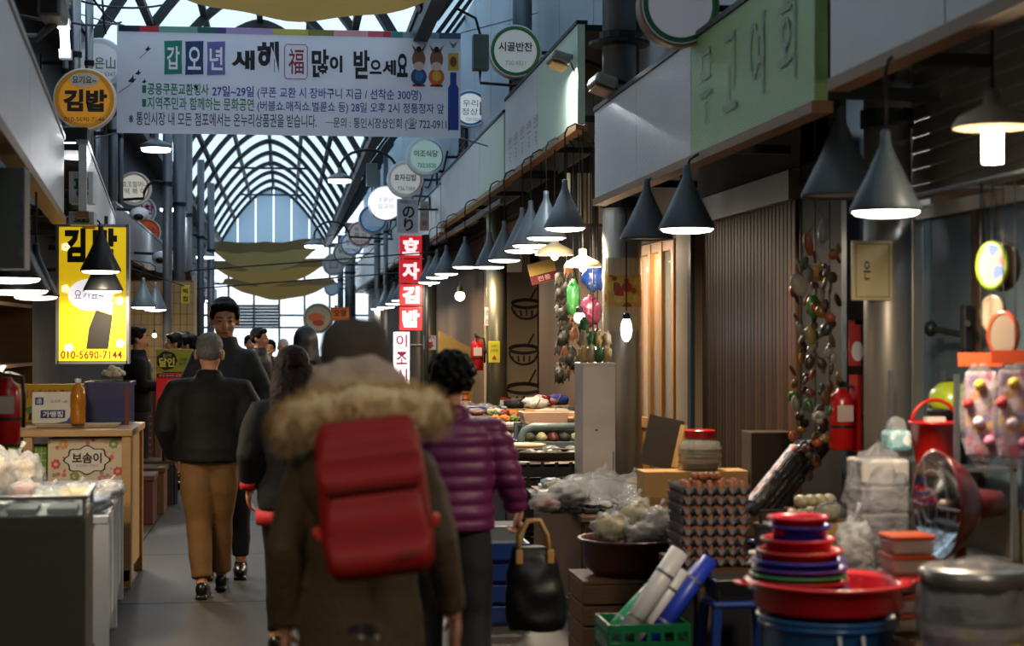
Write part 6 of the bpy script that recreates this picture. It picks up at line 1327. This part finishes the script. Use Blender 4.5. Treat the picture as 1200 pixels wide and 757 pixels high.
CN = {'#b86a14': 'orange', '#8a2414': 'red', '#5a6a1e': 'green', '#b8a878': 'cream', '#3a3a32': 'dark', '#8fa0a8': 'pale blue', '#a89a8a': 'beige', '#b8b4ac': 'white', '#6a4a2a': 'brown', '#22347c': 'blue'}
def clutter(x0, x1, y0, y1, z, n, cols, kinds, where, s=1.0):
    nx = max(1, int((x1 - x0)/(.2*s))); ny = max(1, int((y1 - y0)/(.2*s))); cells = [(i, j) for i in range(nx) for j in range(ny)]; CL.shuffle(cells)
    for i, j in cells[:n]:
        c = CL.choice(cols); k_ = CL.choice(kinds)
        w_ = {'pouch': 'pouch in clear film', 'jar': 'jar with a red lid', 'dish': 'food on a white tray', 'roll': 'wrapped roll', 'box': 'small carton'}[k_]
        pack(k_, (x0 + (x1 - x0)*(i + .5)/nx, y0 + (y1 - y0)*(j + .5)/ny, z), CL.uniform(-.15, .15), c, '%s %s %s' % (CN[c], w_, where), 'goods ' + where, s)
allc = list(CN)
clutter(1.7, 2.7, 10.75, 11.65, .621, 16, ['#b8a878', '#3a3a32', '#b8b4ac', '#8fa0a8', '#8a2414'], ['pouch', 'dish', 'box'], 'on the wooden stall table by the thick pillar', .95)
clutter(1.68, 2.44, 13.65, 14.0, .681, 6, ['#b8b4ac', '#b8a878', '#3a3a32'], ['pouch', 'dish'], 'before the low freezer', .95)
clutter(1.68, 2.44, 15.0, 15.8, .681, 12, ['#b8b4ac', '#b8a878', '#6a4a2a', '#8a2414'], ['pouch', 'dish', 'box'], 'behind the low freezer', .95)
clutter(1.7, 2.64, 18.3, 19.85, .801, 30, allc, ['pouch', 'dish', 'box', 'jar', 'roll'], 'on the long side dish table', 1.0)
clutter(1.7, 2.38, 21.5, 25.1, .801, 36, allc, ['pouch', 'dish', 'box', 'jar'], 'on the far stall table', 1.0)
clutter(2.1, 2.66, 8.95, 9.08, .591, 2, ['#8fa0a8', '#8a2414'], ['pouch'], 'before the tan carton', .9)
# ================================================================== LEFT SIDE STALLS
m_lwood = M('light counter wood', '#b08c5c', .5, 0, .2, 3, stretch=(1, 8, 8))
m_pale_p = M('pale grey paint', '#bfc4ca', .5, 0, .12, 4)
# wooden counter with printed cartons in front
p = at_d(152, 395, 11.2); CX0 = p.x; CYf = p.y
CA = thing('snack_counter', 'light wooden counter with printed cartons set into its front', 'counter', (CX0 - 1.3, CYf, 0))
MB().bx(-.2, 1.32, -.02, 1.0, 1.0, 1.045).build('countertop', m_lwood, CA, bevel=.006)
for x_ in (.0, .62, 1.25): MB().bx(x_, x_ + .06, 0, .07, 0, 1.0).build('post', m_lwood, CA, bevel=.004)
for y_ in (.9,): 
    for x_ in (.0, 1.25): MB().bx(x_, x_ + .06, y_, y_ + .07, 0, 1.0).build('post', m_lwood, CA)
MB().bx(0, 1.3, .01, .06, .6, .64).build('middle_rail', m_lwood, CA); MB().bx(0, 1.3, .0, .06, .05, .12).build('lower_rail', m_lwood, CA)
MB().bx(1.27, 1.29, .08, .9, .1, 1.0).build('end_board', m_lwood, CA); MB().bx(0.05, 1.26, .3, .95, .6, .62).build('inner_shelf', m_lwood, CA)
def cbox(px0, py0, px1, py1, d, depth, label, mat, name='carton', cat='box', zb=None):
    k = d/F; c = at_d((px0 + px1)/2, (py0 + py1)/2, d); W, H = (px1 - px0)*k, (py1 - py0)*k; z0 = c.z - H/2 if zb is None else zb
    t = thing(name, label, cat, (c.x, c.y, z0)); MB().bx(-W/2, W/2, 0, depth, 0, H).build('body', mat, t, bevel=.004); return t, k, W, H
t, k, W, H = cbox(57, 511, 147, 571, 11.24, .3, 'floral printed carton with a cloud shaped label in the counter front', speckle('floral carton', '#cdbfa6', ['#c86a5a', '#d8a48a', '#8a9a6a', '#d8c08a', '#cdbfa6'], 26, thr=.38), zb=.645)
MB().bx(-W/2, W/2, -.004, 0, .0, .05).build('red_band', ink('#b83a3a'), t)
def cloud(s, y, m, nm): MB().prism([(s*(.24 + .02*math.cos(8*a))*math.cos(a) - .0, H*.58 + s*(.15 + .016*math.cos(8*a))*math.sin(a)) for a in [2*PI*i/48 for i in range(48)]], y, y + .002).build(nm, m, t)
cloud(.6, -.004, ink('#2a2420'), 'cloud_outline'); cloud(.55, -.006, ink('#d8d0c4'), 'cloud_patch'); text('보솜이', 0, H*.62, .19, .07, -.009, ink('#1c1814'), t, .03); text('우리아이 기저귀', 0, H*.47, .14, .02, -.009, ink('#8a7a9a'), t)
for fx, fz, c in ((-.2, .17, '#c85a52'), (.2, .12, '#c85a52'), (-.15, .3, '#d8943a'), (.17, .3, '#7a9a5a'), (-.08, .09, '#7a9a5a'), (.1, .07, '#c87a9a')):
    m1 = MB()
    for i in range(7): m1.lathe([(.011, 0), (.011, .002)], 8, (fx + .022*math.cos(i*.9), -.003, fz + .022*math.sin(i*.9)), (R(90), 0, 0))
    m1.build('printed_flower', ink(c), t)
t, k, W, H = cbox(10, 522, 54, 572, 11.26, .3, 'green gingham carton with printed mushrooms beside the floral one', M('green carton', '#5f8a3c', .5), zb=.645)
for i in range(7): MB().bx(-W/2 + W*i/7, -W/2 + W*i/7 + .006, -.003, 0, 0, H).build('check_line', ink('#a8c07a'), t); 
for i in range(6): MB().bx(-W/2, W/2, -.002, 0, H*i/6, H*i/6 + .006).build('check_line', ink('#a8c07a'), t)
for i, (x_, z_) in enumerate(((-.06, .12), (.0, .16), (.02, .1), (-.03, .08))): MB().prism([(x_ + .045*math.cos(a), z_ + .035*math.sin(a)) for a in [2*PI*q/12 for q in range(12)]], -.006, -.003).build('printed_mushroom', ink(['#8a6a3a', '#a8865a', '#6a4a2a', '#c0a070'][i]), t)
# things on the counter
CT = 1.047
t, k, W, H = cbox(101, 450, 151, 500, 11.75, .4, 'navy blue crate on the wooden counter', plast('#0f1f5a'), 'storage_box', 'box', CT); MB().bx(-W/2 - .01, W/2 + .01, -.01, .41, H - .03, H).build('rim', plast('#0f1f5a'), t); MB().bx(W/2 - .03, W/2, -.003, 0, 0, H).build('corner_rib', ink('#7a3a30'), t); zt = CT + H + .002
t = thing('flower_bunch', 'fluffy cream flower heads lying on the navy crate', 'flowers', at_d(133, 440, 11.9)); t.location.z = zt
rr = random.Random(6)
for i in range(26): a = rr.uniform(0, 6.28); q = rr.uniform(0, .08); MB().blob((q*math.cos(a), q*math.sin(a)*.8, .045 + .05*(1 - q/.08)*rr.random()), (.028, .028, .022), 9, 6, .4, 3, i).build('floret', M('cream floret', '#b8ac8c', .8), t, True)
t, k, W, H = cbox(18, 449, 116, 494, 12.05, .05, 'yellow board with a telephone number standing behind the counter goods', M('yellow sheet', '#c9a016', .5), 'sign_board', 'sign', CT)
text('010-5690-7144', -.05, H - .07, .4, .06, -.004, ink('#a8501a'), t, .01); text('김', W/2 - .06, H - .08, .1, .1, -.004, ink('#14140f'), t, .05); MB().prism([(-.2, .02), (.0, .02), (.02, .09), (-.06, .13), (-.18, .11)], -.004, 0).build('printed_food', ink('#3a2a1c'), t); MB().prism([(-.22, .1), (-.12, .14), (-.1, .1), (-.2, .06)], -.006, -.002).build('printed_leaf', ink('#5f8a4a'), t)
t = thing('serving_tray', 'flat cream tray under the small sign and juice bottle', 'tray', at_d(92, 395, 11.45)); t.location.z = CT; MB().bx(-.26, .26, -.07, .1, 0, .022).build('tray', M('cream tray', '#b8a684', .5), t, bevel=.006); MB().bx(-.27, .27, -.08, .11, .016, .024).build('lip', M('cream tray', '#b8a684', .5), t)
t, k, W, H = cbox(38, 459, 84, 496, 11.42, .03, 'small white sign with a blue round logo and navy panel', M('sign #cfc9be', '#cfc9be', .4), 'table_sign', 'sign', CT + .025); t.rotation_euler = (R(-6), 0, R(3))
MB().bx(-.075, .085, -.003, 0, .035, .09).build('navy_panel', ink('#1c2a6a'), t); text('가맹점', .005, .062, .13, .04, -.006, ink('#d8d8e0'), t, .03)
MB().bx(-W/2 + .02, -W/2 + .075, -.003, 0, .125, .175).build('logo_square', ink('#1c2a6a'), t); text('通', -W/2 + .046, .15, .035, .036, -.006, ink('#d8dce8'), t); text('도시락 cafe', .045, .148, .11, .024, -.005, ink('#4a4a52'), t)
MB().prism([(W/2, 0), (W/2, .06), (W/2 - .04, .015), (W/2 - .12, 0)], -.003, 0).build('blue_corner', ink('#2a4a9a'), t); MB().bx(-.04, .04, .03, .09, 0, .02).build('foot', m_white, t)
JB = thing('juice_bottle', 'tall bottle of orange juice standing on the counter', 'bottle', at_d(91.5, 395, 11.36)); JB.location.z = CT + .0245
MB().lathe([(.045, 0), (.05, .01), (.05, .07), (.046, .09), (.05, .11), (.05, .19), (.042, .23), (.018, .265), (.018, .28)], 22).build('bottle', film('juice orange', '#c8801a', .25, .1, .2), JB, True); MB().lathe([(.044, .012), (.046, .2), (.012, .25)], 18).build('juice', M('orange juice', '#b86a10', .4), JB, True); MB().lathe([(.02, .275), (.021, .3), (0, .302)], 16).build('cap', m_white, JB)
for z in (.13, .15, .17): MB().tube([(.051*math.cos(a), .051*math.sin(a), z) for a in [2*PI*i/18 for i in range(19)]], .002, 5).build('moulded_ring', film('juice orange', '#c8801a', .25), JB)
# white counter nearer
p = at_d(127, 395, 8.6)
CBn = thing('white_counter', 'white painted counter heaped with plastic bags', 'counter', (p.x - 1.1, p.y, 0), R(3.4))
MB().bx(0, 1.1, 0, 2.2, .7, .745).build('countertop', m_pale_p, CBn, bevel=.006)
for a in (.0, 1.03):
    for b in (0, 1.05, 2.12): MB().bx(a, a + .07, b, b + .07, 0, .7).build('leg', m_pale_p, CBn)
MB().bx(.07, 1.03, .01, .03, .1, .7).build('front_panel', m_pale_p, CBn); MB().bx(1.07, 1.085, .08, 2.1, .12, .7).build('side_panel', m_pale_p, CBn)
for b in (.5, 1.0, 1.5): MB().bx(1.085, 1.095, b, b + .04, .12, .7).build('batten', m_pale_p, CBn)
m_cool = M('ice blue goods', '#7f94b8', .6, 0, .2, 20); f_mush = M('pale mushrooms', '#b39a72', .7, 0, .3, 20, bump=.5)
for i, (px, d, r, f_, lab) in enumerate(((112, 8.75, (.1, .09, .06), m_cool, 'clear bag with blue and white contents at the counter corner'), (92, 9.2, (.11, .1, .06), M('white cloth goods', '#b4b0ac', .7), 'crumpled clear bag behind the blue and white one'), (60, 9.0, (.12, .1, .06), M('white cloth goods', '#b4b0ac', .7), 'wide crumpled clear bag in the middle of the white counter'), (30, 9.3, (.1, .1, .06), M('orange red goods', '#a83a1c', .6), 'bag of orange red goods on the white counter'), (22, 9.6, (.14, .12, .13), f_mush, 'large clear bag of pale mushrooms on the white counter'), (-8, 9.5, (.12, .12, .15), f_mush, 'second bag of pale mushrooms by the shop wall'), (128, 9.6, (.09, .09, .05), M('white cloth goods', '#b4b0ac', .7), 'small clear bag near the wooden counter'))):
    q = at_d(px, 395, d); bag(px, 500, d, r, f_, lab, 60 + i, zb=.747)
# near display case
p = at_d(100, 395, 6.5)
DC = thing('display_case', 'grey metal display case with glass top at the near left', 'display case', (p.x - .75, p.y, 0), R(3))
m_case = M('olive grey metal', '#4c4a40', .5, .2, .15, 5)
MB().bx(0, .75, 0, .5, .18, .97).build('body', m_case, DC, bevel=.012); MB().bx(.0, .75, -.006, 0, .25, .93).build('front_panel', m_case, DC, bevel=.004)
for a in (.03, .66):
    for b in (.03, .4): MB().bx(a, a + .06, b, b + .06, 0, .18).build('leg', m_dark, DC)
MB().bx(0, .75, 0, .5, 1.03, 1.037).build('glass_top', m_glass, DC); MB().bx(.745, .752, 0, .5, .97, 1.03).build('glass_side', m_glass, DC); MB().bx(0, .75, -.002, .006, .97, 1.03).build('glass_front', m_glass, DC)
for b in (0, .49): MB().bx(.735, .752, b, b + .012, .97, 1.045).build('corner_post', m_steel, DC)
MB().bx(0, .755, -.01, .01, 1.028, 1.045).build('top_edge', m_steel, DC); MB().bx(.74, .758, -.01, .5, 1.028, 1.045).build('top_edge', m_steel, DC)
for i, (x_, c) in enumerate(((.12, '#a89a3a'), (.3, '#6a7a4a'), (.45, '#b0aca0'), (.6, '#b0aca0'))): MB().bx(x_, x_ + .11, .06, .3, .972, .99).build('goods_card', ink(c), DC)
# post with extinguisher on the far left
p = at_d(6, 395, 7.9)
PL = thing('steel_post', 'dark steel post at the near left holding an extinguisher', 'post', (p.x - .08, p.y, 0)); MB().bx(-.03, .03, -.03, .03, 0, 3.0).build('shaft', m_dark, PL); MB().bx(-.06, .06, -.06, .06, 0, .02).build('foot', m_dark, PL)
t, h, r = extinguisher(8, 474, 92, 7.55, 'red fire extinguisher on the post by the snack counters'); MB().tube([(0, r, h*.6), (PL.location.x - t.location.x, PL.location.y - t.location.y - .02, h*.6)], .012, 6).build('mount', m_dark, t)
# left shop fronts in shadow
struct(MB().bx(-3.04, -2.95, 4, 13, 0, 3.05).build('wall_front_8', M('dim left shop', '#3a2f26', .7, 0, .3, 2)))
st = thing('store_shelf', 'dark shelf with jars behind the yellow sign', 'shelf', (-2.6, 13.2, 0))
for z in (.4, .9, 1.4, 1.9): MB().bx(0, .4, 0, 2.2, z, z + .03).build('shelf_board', m_brownwood, st)
for b in (0, 2.17): MB().bx(0, .4, b, b + .03, 0, 2.3).build('upright', m_brownwood, st)
# far-left snack stall: cabinet, bottles, signs
SC = thing('stall_cabinet', 'reddish wooden stall cabinet with lattice side under the bottles', 'cabinet', on(166, 18.0, 0)); m_rw = M('reddish wood', '#6a4a3c', .55, 0, .25, 4)
MB().bx(-.28, .2, 0, .9, .05, 1.1).build('body', m_rw, SC, bevel=.006); MB().bx(-.3, .24, -.03, .95, 1.1, 1.14).build('top', m_rw, SC, bevel=.006); MB().bx(.14, .2, -.015, 0, .05, 1.1).build('corner_post', m_rw, SC)
for i in range(7): MB().bx(-.26 + i*.05, -.24 + i*.05, -.012, 0, .25, .95).build('lattice_bar', m_alu, SC)
for i in range(9): MB().bx(-.26, .1, -.016, -.004, .28 + i*.075, .295 + i*.075).build('lattice_bar', m_alu, SC)
for px, c, h, r, lab, cap_ in ((155, '#4a3226', .24, .07, 'squat brown jar on the stall cabinet', '#8a7a6a'), (165, '#8fa6b0', .27, .045, 'clear water bottle with blue label on the stall cabinet', '#d8d8d8'), (174, '#9aa6a4', .27, .045, 'clear water bottle with green label at the cabinet corner', '#d8d8d8')):
    t = thing('bottle', lab, 'bottle', on(px, 18.05, 1.142)); MB().lathe([(r, 0), (r, h*.62), (r*.75, h*.75), (r*.35, h*.88), (r*.35, h*.93)], 16).build('body', M('jar brown', c, .3) if px == 155 else film('bottle ' + c, c, .6, .08, .2), t, True); MB().lathe([(r*.38, h*.92), (r*.4, h), (0, h)], 12).build('cap', M('cap ' + cap_, cap_), t); MB().lathe([(r*1.02, h*.3), (r*1.02, h*.5)], 16, caps=False).build('label', ink('#3a7ab0' if px == 165 else '#5a8a4a' if px == 174 else '#7a5a4a'), t)
for i in range(3): t = thing('storage_box', ['low maroon crate on the floor before the stall cabinet', 'brown crate on the floor against the stall cabinet', 'dark crate beside the red menu sign'][i], 'box', on([158, 172, 184][i], [15.0, 15.9, 16.8][i], 0)); MB().bx(-.16, .16, 0, .45, 0, .42).build('body', ink(['#4a2420', '#5a3a26', '#2a2420'][i]), t, bevel=.006); MB().bx(-.17, .17, -.01, .51, .39, .43).build('rim', m_brownwood, t)
t, k = board(183.5, 409, 226, 436, 16.8, 'olive green menu sign with a black brushed circle', M('sign #8a8a24', '#8a8a24', .5), .06); MB().prism([(-9*k + 11.5*k*(1 + .06*math.cos(9*a))*math.cos(a), 11*k*(1 + .05*math.cos(7*a))*math.sin(a)) for a in [2*PI*i/40 for i in range(40)]], -.004, 0).build('black_circle', ink('#14140f'), t); bto(t, k, '달인', -9, 2, 18, 11, '#c8bc4a', .04, -.008); bto(t, k, '생선의', -9, -6, 10, 4, '#b8b46a', 0, -.008); bto(t, k, '기름떡', 12, -1, 13, 4, '#20200f', 0); bto(t, k, '볶이전문', 12, 4, 14, 4, '#20200f', 0); arm(t, (0, .05, -.1), (0, .05, -t.location.z), .025, 'post', m_dark)
t, k = board(183.5, 437, 226, 494, 16.79, 'red menu sign with white lettering under the olive sign', glow('red menu', '#b81c1c', .12), .06); bto(t, k, '원조', 4, -15, 22, 11, '#f0dcd8', .04); bto(t, k, '할머니', 2, 1, 32, 11, '#f0dcd8', .04); bto(t, k, '떡볶이', 2, 16, 26, 8, '#f0dcd8', .02); MB().bx(-21*k, 21*k, -.006, 0, 23*k, 28*k).build('dark_red_band', ink('#6a1414'), t); bto(t, k, '정성 엄마의 손맛 그대로', 0, -25.5, 36, 3, '#e8c8b8', 0, -.009); arm(t, (-.1, .05, -.2), (-.1, .05, -t.location.z), .025, 'post', m_dark)
# tiled booth
m_tile = M('warm tile', '#c2a06e', .3, 0, .08, 3)
p0 = at_d(150, 395, 24); p1 = at_d(226, 395, 24)
TB = thing('tiled_partition', 'warm cream tiled partition of the snack shop', 'partition', (p0.x, p0.y, 0)); WW = p1.x - p0.x
MB().bx(0, WW, .02, .1, 0, 2.45).build('backing', M('grout', '#8a7048', .8), TB)
nx, nz = 10, 16
tm_ = MB().bx(.004, WW/nx - .004, 0, .02, .004, .152 - .004).mesh('tile')
for i in range(nx):
    for j in range(nz): link('tile', tm_, m_tile, TB, loc=(WW*i/nx, 0, .0 + j*.152))
for x_ in (-.03, WW): MB().bx(x_, x_ + .04, -.01, .11, 0, 2.48).build('edge_post', m_cream, TB)
for px, py in ((181, 393), (193, 394)):
    q = at_d(px, py, 23.2); t = thing('light_bulb', 'small warm bulb glowing before the tiled partition' , 'bulb', q, 0, 'warm bulbs at the tiled partition'); MB().ell((0, 0, 0), .03, 12, 8).build('globe', glow('tile bulb', '#ffd890', 10), t, True); MB().lathe([(.02, 0), (.015, .05)], 10, (0, 0, .025)).build('socket', m_black, t); MB().tube([(0, 0, .07), (0, 0, .5), (-2.16 - q.x, 0, 2.72 - q.z)], .004, 5).build('cord', m_cable, t); lamp_light('bulb_light', (0, 0, 0), t, 9, .03, (1, .75, .42), 'POINT')
t, k = board(212, 334, 222, 356, 21, 'small yellow hanging flag sign by the tiled shop', M('sign #b09a2a', '#b09a2a', .5), .015); bto(t, k, '떡', 0, -4, 6, 6, '#2a2410', .02); bto(t, k, '집', 0, 5, 6, 6, '#2a2410', .02); arm(t, (0, .01, .1), (-2.06 - t.location.x, -.45, .37), .006, 'string')
# unseen lamps added near and behind the viewer to light the walkers' backs
for i, (x_, y_) in enumerate(((2.1, 1.2), (2.1, 3.3), (-1.0, .6), (-1.0, 2.6))):
    q = Vector((x_, y_, 2.3)); t = thing('pendant_lamp', 'unseen grey cone lamp added over the near shops to light the aisle', 'lamp', q, 0, 'added cone lamps over the near shops')
    MB().lathe([(.14, 0), (.14, .015), (.087, .12), (.04, .21), (.02, .27), (.018, .3)], 24, caps=False).build('shade', m_shade, t, True); MB().lathe([(.123, 0), (.123, .006)], 20, (0, 0, .01)).build('diffuser', m_disc, t)
    MB().tube([(0, 0, .3), (0, 0, 2.75)], .006, 6).build('cord', m_cable, t); lamp_light('bulb_light', (0, 0, -.004), t, 11, .23, (1, .82, .6))
bpy.data.scenes.remove(scratch)
